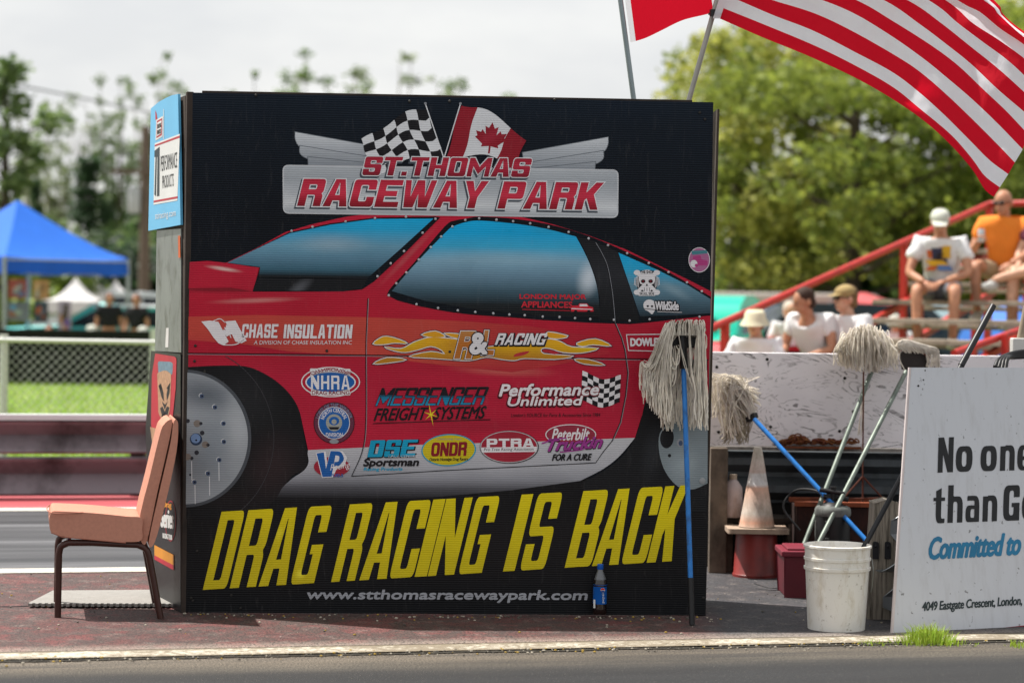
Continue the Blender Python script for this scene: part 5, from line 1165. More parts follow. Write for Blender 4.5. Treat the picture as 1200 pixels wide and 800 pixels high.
# mown grass beyond the rail: base sheet plus blades
s = NT('mown_grass'); n1 = s.noise(s.pos(), 1.1, 7, .7); n2 = s.noise(s.pos(), 30, 5, .7); c = s.ramp(n1, [(.3, '7f9c44'), (.5, '98b250'), (.7, 'b2c466')]); c = s.mix(1.0, c, s.ramp(n2, [(.3, '808080'), (.7, 'ffffff')]), 'MULTIPLY'); s.set(Base_Color=c, Roughness=.9); s.bump(n2, .8, .03)
strip_sheet('lawn', 18.6, 46, .004, s.m)
bl = mat('grass_blade', '9cbc4c', .7, 0, (2, .2), trans=.4, isl=.3)
b = MB()
for i in range(26000):
    x = RN.uniform(-9, -1.6); v_ = 22+RN.random()**1.4*18; p0 = V((x, v_+SLP*x, .0)); h_ = RN.uniform(.03, .09); a = RN.uniform(0, 6.3); w = V((cos(a), sin(a), 0))*.008
    b.add([p0-w, p0+w, p0+V((RN.gauss(0, .02), RN.gauss(0, .02), h_))], [(0, 1, 2)])
o = b.build('grass', [bl], None, base=(-6, 30, 0)); tag(o, 'short sunlit green grass beyond the guardrail and fence', None, None, 'stuff')

# ---------------------------------------------------------------- left guardrail, chain link fence
gr = thing('guardrail', 'low double steel guardrail with white top edge across the far lane edge', 'guardrail', (-4, 17.2, 0))
stl = mat('rail_galvanised', '837a7e', .5, .3, (1, .15), dirt=('3c3434', 2.2, .3))
yl = 18.05+SLP*(-9)
VP = [(.7,0),(1,.06),(.9,.14),(.1,.5),(.0,.54),(.1,.58),(.9,.88),(1,.95),(.7,1)]
wbeam('lower_beam', -9, -.5, yl, .02, .30, stl, gr, .10, SLP, VP); wbeam('upper_beam', -9, -.5, yl, .32, .56, stl, gr, .10, SLP, VP)
b = MB(); b.bar((-9, yl-.06, .585), (-.5, yl-.06+8.5*SLP, .58), .12, .04); b.build('white_cap', [mat('white_rail_paint', 'd6d8da', .5, 0, (3, .12))], gr)
for i in range(5):
    x = -8.4+i*1.9; b = MB(); b.box((x-.05, 18.1+SLP*x, 0), (x+.05, 18.22+SLP*x, .56)); b.build('post', [mat('rail_post', '4a4038', .9)], gr)
fc = thing('chain_link_fence', 'grey chain link fence with pale top rail beyond the left guardrail', 'fence', (-5, 24, 0))
galf = mat('fence_wire', 'b4b6b4', .45, .3, (4, .1)); FY = 21.0; FH = 1.5-(398-338)/FPX*FY
b = MB(); xs0, xs1 = -8.0, -1.4; sp = .077; H = FH-.05
k = int((xs1-xs0+H)/sp)+2
for i in range(k):
    for sg_ in (1, -1):
        xa = xs0-H+i*sp if sg_ > 0 else xs0+i*sp; a = V((xa, FY+.004*sg_, .05)); c_ = V((xa+sg_*H, FY+.004*sg_, FH))
        if max(a.x, c_.x) > xs1+H: continue
        b.tube([a, c_], .0024, 3, cap=False)
b.build('wire_mesh', [galf], fc)
b = MB(); b.tube([V((xs0-.3, FY, FH)), V((xs1+.5, FY, FH-.02))], .021, 8); b.build('top_rail', [mat('fence_rail', 'cfd0cc', .4, .2, (4, .1))], fc, True)
for px_ in (4, 330): 
    q = P(px_, 400, FY); b = MB(); b.tube([V((q.x, FY+.03, 0)), V((q.x, FY+.03, FH+.04))], .036, 8); b.build('post', [mat('fence_rail', '')], fc, True)
# low near-black panel with posts at the paddock edge
dw = thing('dark_barrier', 'low dark barrier along the paddock edge beyond the grass', 'barrier', (-8, 37.5, 0))
b = MB(); b.box((-20, 37.5, 0), (4, 37.55, .86)); b.build('dark_panel', [mat('barrier_black', '0c0e0c', .9, 0, (2, .5), dirt=('1c2414', 3, .3))], dw)
for i in range(9): b = MB(); b.box((-19.6+i*2.8, 37.42, 0), (-19.5+i*2.8, 37.49, .9)); b.build('post', [mat('fence_rail', '')], dw)

# ---------------------------------------------------------------- flags and poles
pm = mat('flagpole_metal', '8e9a9c', .4, .5, (5, .2))
p1a = P(748, 170, 11.62); p1b = P(719, -60, 11.62); p1a.z = 1.8
o_ = MB().tube([P(742.5, 116, 11.62)+(P(742.5, 116, 11.62)-p1b)*.35, p1b], .0125, 10).build('flagpole', [pm], None, True); tag(o_, 'thin grey-green flagpole carrying the red and white maple flag above the booth', 'flagpole', 'flagpoles on the booth')
o_ = MB().tube([P(806, 122, 11.62)+(P(806, 122, 11.62)-P(863, -80, 11.62))*.3, P(863, -80, 11.62), P(940, -352, 11.62)], .0125, 10).build('flagpole', [mat('flagpole_grey', 'a8a49c', .4, .4)], None, True); tag(o_, 'grey flagpole carrying the striped flag at the booth right corner', 'flagpole', 'flagpoles on the booth')
def cloth(name, col, rough=.8):
    s = NT(name); n = s.noise(s.obj(), 260, 2); s.bump(s.noise(s.mapping(s.obj(), rot=(0, .6, 0), scale=(1, 1, .35)), 16, 6, .6), .5, .02); s.set(Base_Color=s.mix(1.0, srgb(col), s.ramp(n, [(.3, .92), (.7, 1.0)]), 'MULTIPLY'), Roughness=rough); s.b.inputs['Specular IOR Level'].default_value = .25
    t = s.n('ShaderNodeBsdfTranslucent'); t.inputs[0].default_value = srgb(col); mx = s.n('ShaderNodeMixShader'); mx.inputs[0].default_value = .55
    s.l(s.b.outputs[0], mx.inputs[1]); s.l(t.outputs[0], mx.inputs[2]); s.l(mx.outputs[0], s.out.inputs[0]); return s.m
fr = cloth('flag_red', 'd8142c'); fw = cloth('flag_white', 'ececf2'); fb = cloth('flag_blue', '1c2c6c')
# seams of the stripes read along the cloth, hoist to fly
SEAM = [[(45,72),(200,140),(400,222),(600,318),(780,430),(900,530),(1000,640),(1050,720),(1085,748)],
 [(58,32),(215,95),(400,172),(550,245),(700,330),(800,410),(920,510),(1000,600),(1050,668),(1108,712)],
 [(72,-12),(110,0),(250,60),(400,118),(560,200),(700,275),(800,350),(900,440),(1000,540),(1070,610),(1140,662)],
 [(82,-55),(240,0),(400,50),(540,115),(700,205),(800,270),(900,355),(1000,450),(1100,550),(1165,618)],
 [(92,-95),(260,-55),(430,0),(560,55),(700,140),(820,225),(900,290),(1000,375),(1100,470),(1195,568)],
 [(104,-140),(320,-90),(560,0),(700,80),(850,175),(950,250),(1050,345),(1130,420),(1215,510)],
 [(115,-182),(400,-115),(665,0),(800,90),(900,165),(1000,245),(1100,340),(1200,425),(1240,462)],
 [(126,-224),(450,-150),(755,0),(880,85),(1000,180),(1100,260),(1200,350),(1262,415)],
 [(138,-266),(500,-180),(835,0),(950,90),(1050,165),(1150,240),(1285,370)],
 [(149,-308),(560,-205),(900,0),(1000,85),(1100,150),(1200,222),(1310,320)],
 [(160,-350),(600,-230),(945,0),(1030,45),(1110,110),(1200,170),(1335,275)],
 [(171,-392),(640,-262),(1045,0),(1100,52),(1200,142),(1350,245)],
 [(182,-434),(680,-300),(1066,0),(1112,55),(1200,130),(1360,228)],
 [(193,-476),(720,-340),(1085,0),(1118,52),(1200,120),(1366,215)]]
def resamp(L, n=60):
    L = smooth2(L, 6); A_ = [0]
    for i in range(1, len(L)): A_.append(A_[-1]+(V(L[i])-V(L[i-1])).length)
    out = []; k = 1
    for q in range(n+1):
        t = A_[-1]*q/n
        while k < len(A_)-1 and A_[k] < t: k += 1
        f = (t-A_[k-1])/(A_[k]-A_[k-1]); out.append(V(L[k-1]).lerp(V(L[k]), f))
    return out
SEAM = [resamp([(830+x/3.243, y/3.243) for x, y in L]) for L in SEAM]
def usf(s_, t):
    t = min(max(t, 0), 13); a = min(int(t), 12); u = min(max(s_, 0), 1)*60; b_ = min(int(u), 59)
    q = SEAM[a][b_].lerp(SEAM[a][b_+1], u-b_).lerp(SEAM[a+1][b_].lerp(SEAM[a+1][b_+1], u-b_), t-a)
    D = 11.56-.30*s_+.045*sin(s_*11+t*.22)*(.3+s_)+.010*sin(s_*31-t*.5)*(.2+s_)+.007*mnoise.noise(V((s_*9, t*1.3, 0)))+.005*mnoise.noise(V((s_*34, t*1.6, 3)))+(.10*sin((t-9)/4*pi) if t > 9 else 0)
    return P(q.x, q.y, D)
us = thing('striped_flag', 'large red and white striped flag with blue star canton waving top right', 'flag', P(850, 10, 11.6))
for nm, m_, sel in (('red_stripe', fr, lambda t: t % 2 == 0), ('white_stripe', fw, lambda t: t % 2 == 1)):
    for t in range(13):
        if not sel(t): continue
        b = MB(); ns = 150; s1 = 1.0; s0 = .4 if t >= 6 else 0.0; nt = 4
        for i in range(ns+1):
            for j in range(nt+1): b.v.append(usf(s0+(s1-s0)*i/ns, t+j/nt))
        for i in range(ns):
            for j in range(nt): a = i*(nt+1)+j; b.f.append([a, a+nt+1, a+nt+2, a+1]); b.mi.append(0)
        b.build(nm, [m_], us, True)
b = MB(); ns, nt = 30, 28
for i in range(ns+1):
    for j in range(nt+1): b.v.append(usf(.4*i/ns, 6+7*j/nt))
for i in range(ns):
    for j in range(nt): a = i*(nt+1)+j; b.f.append([a, a+nt+1, a+nt+2, a+1]); b.mi.append(0)
b.build('canton', [fb], us, True)
b = MB()
for r_ in range(9):
    for c_ in range(6 if r_ % 2 == 0 else 5):
        cs, ct = (.033+.0667*c_+(.033 if r_ % 2 else 0)), 6.55+r_*.73
        pts = [(cs+(.016 if k % 2 == 0 else .006)*sin(k*pi/5), ct+(.30 if k % 2 == 0 else .115)*cos(k*pi/5)) for k in range(10)]
        L = [usf(a, q)+V((0, -.003, 0)) for a, q in pts]; L2 = [usf(cs, ct)+V((0, -.003, 0))]
        b.add(L+L2, [(k, (k+1) % 10, 10) for k in range(10)])
b.build('stars', [fw], us)
b = MB()
for i in range(2):
    for j in range(27): b.v.append(usf(0, j*.5)+V((-.035*(1-i), -.004, 0)))
for j in range(26): b.f.append([j, j+1, 28+j, 27+j]); b.mi.append(0)
b.build('hoist_band', [fw], us)
b = MB(); q = P(835, 17, 11.6); b.tube([q+V((-.02, -.01, 0)), q+V((.045, -.03, .0))], .006, 6); b.tube([q+V((0, -.02, -.012)), q+V((0, -.02, .02))], .016, 8); b.build('clip', [blk], us)
BC = smooth2([(739, 50), (756, 45), (775, 36), (800, 24), (828, 17), (860, 8), (900, -14), (960, -30), (1030, -70)], 8)
def caf(s_, t):
    sp_ = s_*2.05 if s_ < .27 else .5535+.4465*(s_-.27)/.73; i = sp_*(len(BC)-1); a = int(min(i, len(BC)-2)); q = V(BC[a]).lerp(V(BC[a+1]), i-a); q = q+V((-.13-.2*0, -1))*215*t
    return P(q.x, q.y, 11.66+.10*s_+.05*sin(s_*14+t*3)*(.2+s_))
cf = thing('maple_flag', 'red and white maple leaf flag waving at the top edge beside the first pole', 'flag', P(740, 50, 11.66))
for nm, m_, a0_, a1_ in (('white_hem', fw, 0, .022), ('red_band', fr, .022, .26), ('white_field', fw, .26, .74), ('red_band', fr, .74, 1)):
    b = MB(); ns, nt = 24, 20
    for i in range(ns+1):
        for j in range(nt+1): b.v.append(caf(a0_+(a1_-a0_)*i/ns, j/nt))
    for i in range(ns):
        for j in range(nt): a = i*(nt+1)+j; b.f.append([a, a+nt+1, a+nt+2, a+1]); b.mi.append(0)
    b.build(nm, [m_], cf, True)
b = MB(); L = [caf(.505+.17*x, .5-.33*y)+V((0, -.012, 0)) for x, y in LEAF]; tri = tessellate_polygon([[V((x, y, 0)) for x, y in LEAF]]); b.add(L, [tuple(t) for t in tri]); b.build('maple_leaf', [fr], cf)

# ---------------------------------------------------------------- trees
def crown_mesh(name, m, clusters, n_leaf, size, seed):
    rn = random.Random(seed); vs = []; fs = []
    for (c, r) in clusters:
        k = int(n_leaf*r.x*r.x)+4
        for i in range(k):
            d = V((rn.gauss(0, 1), rn.gauss(0, 1), rn.gauss(0, 1))).normalized()*(rn.random()**.45); p = V(c)+V((d.x*r.x, d.y*r.y, d.z*r.z))
            a = V((rn.gauss(0, 1), rn.gauss(0, 1), rn.gauss(0, .7))).normalized(); bb = a.orthogonal().normalized(); s_ = size*rn.uniform(.6, 1.4); q = bb*s_*.5; a = a*s_
            bI = len(vs); vs += [p, p+a*.5+q, p+a, p+a*.5-q]; fs.append((bI, bI+1, bI+2, bI+3))
    me = bpy.data.meshes.new(name); me.from_pydata(vs, [], fs); me.materials.append(m); me.update(); return me
def tree_proto(kind, seed, leafm, barkm):
    rn = random.Random(seed); cl = []; b = MB()
    if kind == 'broad':
        Ht = 9.0; b.tube(bez([(0, 0, -.1), (.1, 0, 2.5), (-.1, .1, 5), (0, 0, 7.6)], 5), [.26, .25, .24, .22, .21, .2, .18, .16, .15, .13, .12, .1, .09, .08, .06, .04], 8)
        for i in range(27):
            z = rn.uniform(1.4, 7.6); a = rn.uniform(0, 6.283); R_ = 3.0*sin(min(1, (z+.8)/9.2)*pi)**.6*rn.uniform(.4, 1.05); e = V((R_*cos(a), R_*sin(a), z+rn.uniform(.2, .9)))
            b.tube(bez([(0, 0, z-.6), e*.5+V((0, 0, z*.5-.3)), e], 3), [.07, .06, .05, .04, .035, .03, .02], 5); cl.append((e, V((1.1, 1.1, .65))*rn.uniform(.45, 1.0)))
            for k in range(3): cl.append((e+V((rn.gauss(0, .7), rn.gauss(0, .7), rn.gauss(0, .5))), V((1, 1, .8))*rn.uniform(.25, .5)))
        for k in range(8): cl.append((V((rn.gauss(0, .7), rn.gauss(0, .7), rn.uniform(7.2, 8.7))), V((1, 1, 1))*rn.uniform(.4, .8)))
        nl, sz = 400, .14
    elif kind == 'poplar':
        b.tube([(0, 0, -.1), (.1, 0, 5), (0, .1, 11.5)], [.2, .14, .03], 7)
        for i in range(46):
            z = rn.uniform(1.5, 11.6); R_ = (1.5 if z < 9 else 1.5*(12.2-z)/3.2)*rn.uniform(.2, 1); a = rn.uniform(0, 6.283); e = V((R_*cos(a), R_*sin(a), z))
            b.tube([(0, 0, z-.9), e], [.05, .015], 4); 
            if rn.random() < .8: cl.append((e, V((.8, .8, 1.0))*rn.uniform(.3, .75)))
        nl, sz = 420, .21
    elif kind == 'wispy':     # several thin leaders, feathery sprays of small leaves
        b.tube([(0, 0, -.1), (.1, 0, 4)], [.2, .16], 7)
        for i in range(9):
            a = rn.uniform(0, 6.283); R_ = rn.uniform(.3, 1.9); top = V((R_*cos(a), R_*sin(a), rn.uniform(8.5, 12.1)-R_*.5)); mid = V((R_*.6*cos(a), R_*.6*sin(a), 5.5)); L = bez([V((0, 0, rn.uniform(1, 3.5))), mid, top], 6); b.tube(L, [.09-.08*k/(len(L)-1) for k in range(len(L))], 5)
            for k in range(13):
                f = k/12; q = L[int(3+f*(len(L)-4))]; o_ = V((rn.gauss(0, .38), rn.gauss(0, .38), rn.uniform(-.2, .3)))*(1.15-f*.75); b.tube([q, q+o_+V((0, 0, .25))], [.02, .006], 3, cap=False); cl.append((q+o_+V((0, 0, .25)), V((.42, .42, .6))*rn.uniform(.45, 1.0)*(1.1-f*.45)))
        nl, sz = 700, .14
    elif kind == 'conifer':
        b.tube([(0, 0, -.1), (0, 0, 8)], [.18, .02], 7)
        for i in range(70):
            z = rn.uniform(.6, 8); R_ = (8.3-z)*.27*rn.uniform(.45, 1.05); a = rn.uniform(0, 6.283); e = V((R_*cos(a), R_*sin(a), z-.2)); b.tube([(0, 0, z), e], [.03, .01], 3); cl.append((e*.8+V((0, 0, z*.2)), V((1, 1, .45))*rn.uniform(.35, .6)))
        nl, sz = 420, .14
    elif kind == 'sparse':
        b.tube([(0, 0, -.1), (.1, 0, 4), (.2, .1, 9)], [.15, .1, .02], 6)
        for i in range(34):
            z = rn.uniform(2, 9); a = rn.uniform(0, 6.283); R_ = rn.uniform(.3, 1.7); e = V((R_*cos(a), R_*sin(a), z+.8)); b.tube([(0, 0, z-.7), e], [.03, .01], 4)
            if rn.random() < .5: cl.append((e, V((1, 1, 1))*rn.uniform(.25, .6)))
        nl, sz = 150, .16
    else:  # bush
        for i in range(26):
            a = rn.uniform(0, 6.283); R_ = rn.uniform(0, 2.4); cl.append((V((R_*cos(a), R_*sin(a), rn.uniform(.3, 2.6)*(1-R_/4))), V((1, 1, .8))*rn.uniform(.5, 1)))
        b.tube([(0, 0, -.1), (0, 0, 1.8)], [.12, .05], 6); nl, sz = 330, .16
    cm = crown_mesh(kind+'_crown', leafm, cl, nl, sz, seed)
    trunk = b.build('trunk', [barkm], None, True, local=True); tm = trunk.data; bpy.data.objects.remove(trunk)
    return cm, tm
def leafmat(name, c1, c2):
    s = NT(name); rp = s.n('ShaderNodeNewGeometry').outputs['Random Per Island']; n = s.noise(s.obj(), .55, 3); f = s.math('ADD', s.math('MULTIPLY', rp, .5), s.math('MULTIPLY', n, .6)); c = s.ramp(f, [(.25, c1), (.8, c2)])
    s.set(Base_Color=c, Roughness=.55); t = s.n('ShaderNodeBsdfTranslucent'); s.l(c, t.inputs[0]); mx = s.n('ShaderNodeMixShader'); mx.inputs[0].default_value = .5
    s.l(s.b.outputs[0], mx.inputs[1]); s.l(t.outputs[0], mx.inputs[2]); s.l(mx.outputs[0], s.out.inputs[0]); return s.m
bark = mat('bark', '4c4238', .95, 0, (6, .4)); barkp = mat('pale_bark', '8a8478', .95, 0, (6, .3))
LM = {'warm': leafmat('leaf_warm_green', '66742a', 'c4c45c'), 'mid': leafmat('leaf_green', '465a22', '9aa648'), 'left': leafmat('leaf_deep_green', '425c34', '7e9456'), 'dark': leafmat('leaf_dark', '1e3420', '3f5a36'), 'pale': leafmat('leaf_pale', '4f6440', '8f9c6c'), 'lime': leafmat('leaf_lime', '5c7624', '94a840')}
PR = {}
for key, kind, seed, lm, bk_ in (('b1', 'broad', 3, 'warm', bark), ('b2', 'broad', 8, 'mid', bark), ('p1', 'poplar', 4, 'left', bark), ('p2', 'wispy', 5, 'left', barkp), ('p3', 'wispy', 15, 'left', bark), ('p4', 'wispy', 25, 'pale', barkp), ('c1', 'conifer', 6, 'dark', bark), ('s1', 'sparse', 7, 'pale', barkp), ('u1', 'bush', 9, 'dark', bark), ('u2', 'bush', 10, 'lime', bark), ('u3', 'bush', 12, 'left', bark)):
    PR[key] = tree_proto(kind, seed, LM[lm], bk_)
NM = {'b': 'broadleaf_tree', 'p': 'poplar_tree', 'c': 'conifer_tree', 's': 'sparse_tree', 'u': 'bush'}
def tree(key, px, D, ht, label, base_h, group, wx=1.0, rz=None):
    q = Dz(px, D, 0); k = ht/base_h
    t = thing(NM[key[0]], label, 'bush' if key[0] == 'u' else 'tree', q, RN.uniform(0, 6.28) if rz is None else rz, group, local=True); t.scale = (k*wx, k*wx, k)
    for nm, me in zip(('crown', 'trunk'), PR[key]):
        o = bpy.data.objects.new(nm, me); COL.objects.link(o); o.parent = t
GR = 'green trees behind the bleachers'; GL = 'trees beyond the paddock on the left'
def hpx(py, px, D): return 1.5+(hor(px)-py)/FPX*D
TR = [('b1', 866, 54, 18, 'yellow-green tree just right of the booth, its crown against the sky', 1.15), ('b2', 935, 60, -20, 'tall green tree behind the seated person in the bucket hat', 1.05), ('b2', 1000, 51, -15, 'dense green tree above the two seated people in white', 1.15),
      ('b2', 1120, 54, -30, 'green tree behind the man in the white graphic shirt', 1.1), ('b1', 1170, 60, -15, 'tall yellow-green tree behind the man in orange', 1.2), ('b2', 1235, 52, -20, 'green tree cut by the right edge above the bleachers', 1.3)]
for key, px, D, ty, lb_, wx in TR: tree(key, px, D, hpx(ty, px, D), lb_, 8.9, GR, wx)
for i, (key, px, D, ty, lb_) in enumerate((('u3', 850, 64, 262, 'round green bush above the turquoise truck'), ('u2', 935, 66, 250, 'lime green bush left of the seated pair in white'), ('u1', 1010, 66, 225, 'dark bush under the trees right of the seated pair'), ('u3', 1085, 66, 235, 'green bush behind the man in the cap'), ('u1', 1150, 68, 220, 'dark bush between the two men on the high bench'), ('u3', 1210, 66, 230, 'green bush at the right edge behind the bleachers'))):
    tree(key, px, D, hpx(ty, px, D), lb_, 3.3, 'bushes behind the bleachers', 1.4)
LT = [('p1', 2, 66, 52, 'dark leaning willow-like tree at the left edge'), ('p4', 60, 112, 120, 'pale thin tree between left edge and dark conifer'), ('c1', 103, 92, 178, 'pointed dark conifer above the blue canopy'), ('p3', 138, 104, 76, 'narrow tall poplar left of the utility pole'), ('p2', 196, 98, 66, 'tall poplar directly behind the blue side sign'),
      ('s1', 90, 120, 130, 'nearly bare tree behind the dark conifer'), ('c1', 40, 100, 205, 'dark broad conifer above the peak of the blue canopy'), ('s1', 28, 118, 110, 'thin sparse tree at the far left'), ('c1', 165, 96, 215, 'dark conifer beside the utility pole'), 
      ('p3', 303, 110, 70, 'poplar top showing above the booth, leftmost of four'), ('p2', 366, 118, 62, 'dark poplar top above the booth between the first and the wide one'), ('p4', 462, 112, 66, 'wide poplar top above the middle of the booth'), ('p3', 545, 120, 84, 'small thin treetop above the booth left of the flagpoles')]
for key, px, D, ty, lb_ in LT: tree(key, px, D, hpx(ty, px, D), lb_, {'p': 12.1, 'c': 8.2, 's': 9.8}[key[0]], GL, .62 if key[0] == 'c' and px == 40 else (1.5 if px == 2 else 1.6 if px > 280 else 1.15 if key[0] != 's' else 1.0))
for key, px, D, ty, lb_ in (('u2', 78, 66, 262, 'lime bush rising behind the right slope of the blue canopy'), ('u1', 8, 88, 240, 'dark bush above the canopy peak at the left edge'), ('u3', 52, 90, 225, 'green bush under the dark broad conifer'), ('u1', 128, 84, 240, 'dark bush left of the utility pole'), ('u1', 176, 86, 250, 'dark bush behind the booth side below the blue sign'), ('u3', 150, 92, 228, 'green bush between conifer and utility pole'), ('u1', 98, 86, 258, 'dark bush at the foot of the pointed conifer'), ('u1', 215, 88, 250, 'dark bush hidden partly behind the booth corner')):
    tree(key, px, D, hpx(ty, px, D), lb_, 3.3, 'bushes beyond the paddock', 1.25)
s = NT('woods_far'); 
wd = MB()
rn = random.Random(77)
for i in range(16000):
    x = rn.uniform(-70, 70); p = V((x, 150+rn.uniform(-6, 6), rn.random()**1.2*(4.2+2.2*mnoise.noise(V((x*.15, 0, 0)))))); a = V((rn.gauss(0, 1), rn.gauss(0, 1), rn.gauss(0, 1))).normalized()*rn.uniform(.4, .9); c_ = a.orthogonal()*.5
    wd.add([p, p+a*.5+c_, p+a, p+a*.5-c_], [(0, 1, 2, 3)])
bpy.data.materials.remove(s.m)
o = wd.build('distant_woods', [LM['dark']], None, base=(0, 150, 0)); tag(o, 'low dark wood line along the horizon', None, None, 'stuff')

# utility pole and wire
q = Dz(169, 78, 0); up_ = thing('utility_pole', 'wooden utility pole with pale transformer left of the booth', 'utility pole', q)
pw = mat('pole_wood', '6a5c50', .9)
b = MB(); b.tube([q, V((q.x, q.y, hpx(148, 169, 78)))], [.2, .14], 10); b.build('pole_shaft', [pw], up_, True)
b = MB(); b.bar((q.x-1.1, q.y-.2, hpx(202, 169, 78)), (q.x+1.1, q.y-.2, hpx(202, 169, 78)), .12, .14); b.build('crossarm', [pw], up_)
b = MB(); b.lathe([(.18, 0), (.2, .05), (.2, .75), (.16, .82)], (q.x-.33, q.y-.15, hpx(250, 169, 78)), 14); b.build('transformer', [mat('pale_grey_paint', 'b8bcbc', .5)], up_, True)
b = MB()
for dx in (-.9, .9): b.lathe([(.05, 0), (.07, .08), (.03, .2)], (q.x+dx, q.y-.2, hpx(202, 169, 78)+.07), 8)
b.build('insulator', [mat('pale_grey_paint', '')], up_, True)
wv = bez([P(-60, 88, 70), P(40, 104, 72), P(110, 118, 76), P(200, 134, 84), P(330, 128, 90)], 8)
o = MB().tube(wv, .03, 5).build('overhead_wire', [mat('wire_grey', '5c6062', .6)], None, True); tag(o, 'overhead wire crossing the sky between the left trees', 'wire')

# ---------------------------------------------------------------- blue canopy
C0 = Dz(5, 42.3, 0); C1 = Dz(150, 44.5, 0); half = (C1-C0); perp = V((-half.y, half.x, 0)); cc = (C0+C1)*.5+perp*.5
cn = [C0, C1, C0+(cc-C0)*2, C1+(cc-C1)*2]
tn = thing('canopy_tent', 'royal blue pop-up canopy tent on silver legs at the left', 'tent', (cc.x, cc.y, 0))
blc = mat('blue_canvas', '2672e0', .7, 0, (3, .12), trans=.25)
ze = hpx(302, 60, 44); zv = hpx(321, 60, 44); zp = hpx(236, 5, 45)
apex = V((C0.x*.5+cc.x*.5, cc.y, zp)); apex = V((cc.x, cc.y, zp))
# keep the peak over the tent centre
b = MB(); n = 10
for k in range(4):
    a, c_ = cn[k], cn[(k+1) % 4]
    for i in range(n):
        t0, t1 = i/n, (i+1)/n
        def pt(s_, t):
            e = a.lerp(c_, s_); h_ = ze+(zp-ze)*(t**1.25); q = V((e.x, e.y, 0)).lerp(V((cc.x, cc.y, 0)), t); sag = -.10*sin(s_*pi)*(1-t); return V((q.x, q.y, h_+sag*.6))
        for j in range(6): b.add([pt(j/6, t0), pt((j+1)/6, t0), pt((j+1)/6, t1), pt(j/6, t1)], [(0, 1, 2, 3)])
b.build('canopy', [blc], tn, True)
for k in range(4):
    a, c_ = cn[k], cn[(k+1) % 4]; b = MB(); L = [a.lerp(c_, j/10) for j in range(11)]; bow = (a+c_)*.5-cc; bow.normalize()
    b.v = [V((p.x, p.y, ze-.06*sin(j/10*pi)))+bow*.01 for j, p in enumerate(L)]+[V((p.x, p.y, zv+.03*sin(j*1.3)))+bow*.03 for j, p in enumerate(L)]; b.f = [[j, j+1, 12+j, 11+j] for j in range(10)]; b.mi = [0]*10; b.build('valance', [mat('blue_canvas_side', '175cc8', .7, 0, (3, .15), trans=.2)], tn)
    b = MB(); b.bar((a.x, a.y, 0), (a.x, a.y, ze), .06, .06); b.build('leg', [mat('silver_leg', 'b4b8ba', .4, .5)], tn)
q = P(141, 306, 44.6); b = MB(); b.lathe([(.0001, .01), (.1, .0)], q, 14, M=Matrix.Rotation(radians(90), 3, 'X')); b.build('round_badge', [mat('badge_pale', 'b8bcd8', .5)], tn)
b = MB(); b.bar(C0+V((0, 0, ze-.05)), C1+V((0, 0, ze-.05)), .03, .03); b.bar(C1+V((0, 0, zv)), C1+(cn[2]-C1)+V((0, 0, zv)), .03, .03); b.build('roof_frame', [mat('silver_leg', '')], tn)
# white marquees behind
def marquee(px0, px1, D, py_t, py_e, label):
    a = Dz(px0, D, 0); c_ = Dz(px1, D, 0); w = (c_-a).length; m_ = (a+c_)*.5; t = thing('white_marquee', label, 'tent', (m_.x, D+w/2, 0), group='white marquees in the paddock')
    z1, z2 = hpx(py_e, px0, D), hpx(py_t, px0, D); b = MB(); L = [a, c_, c_+V((0, w, 0)), a+V((0, w, 0))]; ap = V((m_.x, D+w/2, z2))
    for k in range(4):
        p, q = L[k], L[(k+1) % 4]; pu, qu = V((p.x, p.y, z1)), V((q.x, q.y, z1)); mid = (pu+qu)*.5
        for i in range(5):
            for j in range(5):
                f = lambda s_, t_: pu.lerp(qu, s_).lerp(ap, t_)+V((0, 0, -.25*(t_*(1-t_))*4*.6))
                b.add([f(j/5, i/5), f((j+1)/5, i/5), f((j+1)/5, (i+1)/5), f(j/5, (i+1)/5)], [(0, 1, 2, 3)])
    b.build('roof', [mat('white_canvas', 'e4e2e2', .7, trans=.2)], t)
    b = MB()
    for k in range(4): p, q = L[k], L[(k+1) % 4]; b.add([V((p.x, p.y, z1)), V((q.x, q.y, z1)), V((q.x, q.y, z1-.3)), V((p.x, p.y, z1-.3))], [(0, 1, 2, 3)])
    b.build('valance', [mat('white_canvas', '')], t)
    for p in L: b = MB(); b.bar(V((p.x, p.y, 0)), V((p.x, p.y, z1)), .06, .06); b.build('leg', [mat('silver_leg', '')], t)
marquee(50, 116, 60, 324, 352, 'white peaked marquee just right of the hanging boards')
marquee(84, 124, 66, 321, 338, 'small white marquee second from the left in the row')
marquee(108, 156, 64, 328, 344, 'low white marquee nearest the utility pole')
# hanging art boards under the canopy
def board(px0, px1, py0, py1, D, c, pat, label):
    a = P(px0, py0, D); c_ = P(px1, py1, D); t = thing('display_board', label, 'display board', (a.x, D, c_.z), group='display boards under the blue canopy')
    b = MB(); b.box((a.x, D, c_.z), (c_.x, D+.02, a.z)); b.build('backing', [mat('board_'+c, c, .7, 0, (6, .3))], t)
    b = MB(); rn = random.Random(px0)
    for i in range(5):
        w, h_ = (c_.x-a.x), (a.z-c_.z); x = a.x+w*rn.uniform(.08, .55); z = c_.z+h_*rn.uniform(.08, .6); b.m = i % 3; b.box((x, D-.004-.002*i, z), (x+w*rn.uniform(.2, .38), D-.001, z+h_*rn.uniform(.2, .35)))
    b.build('pictures', [mat('pic_'+p_, p_, .6) for p_ in pat], t)
board(10, 31, 327, 350, 41.8, '9a4a44', ('5f6a8c', '8a8c90', 'c8b0a0'), 'red-brown board of pictures under the canopy, upper left')
board(39, 57, 328, 351, 41.8, 'b88a5c', ('a8a090', '8c6a4c', 'c8a47c'), 'tan board of pictures hanging right of the red-brown one')
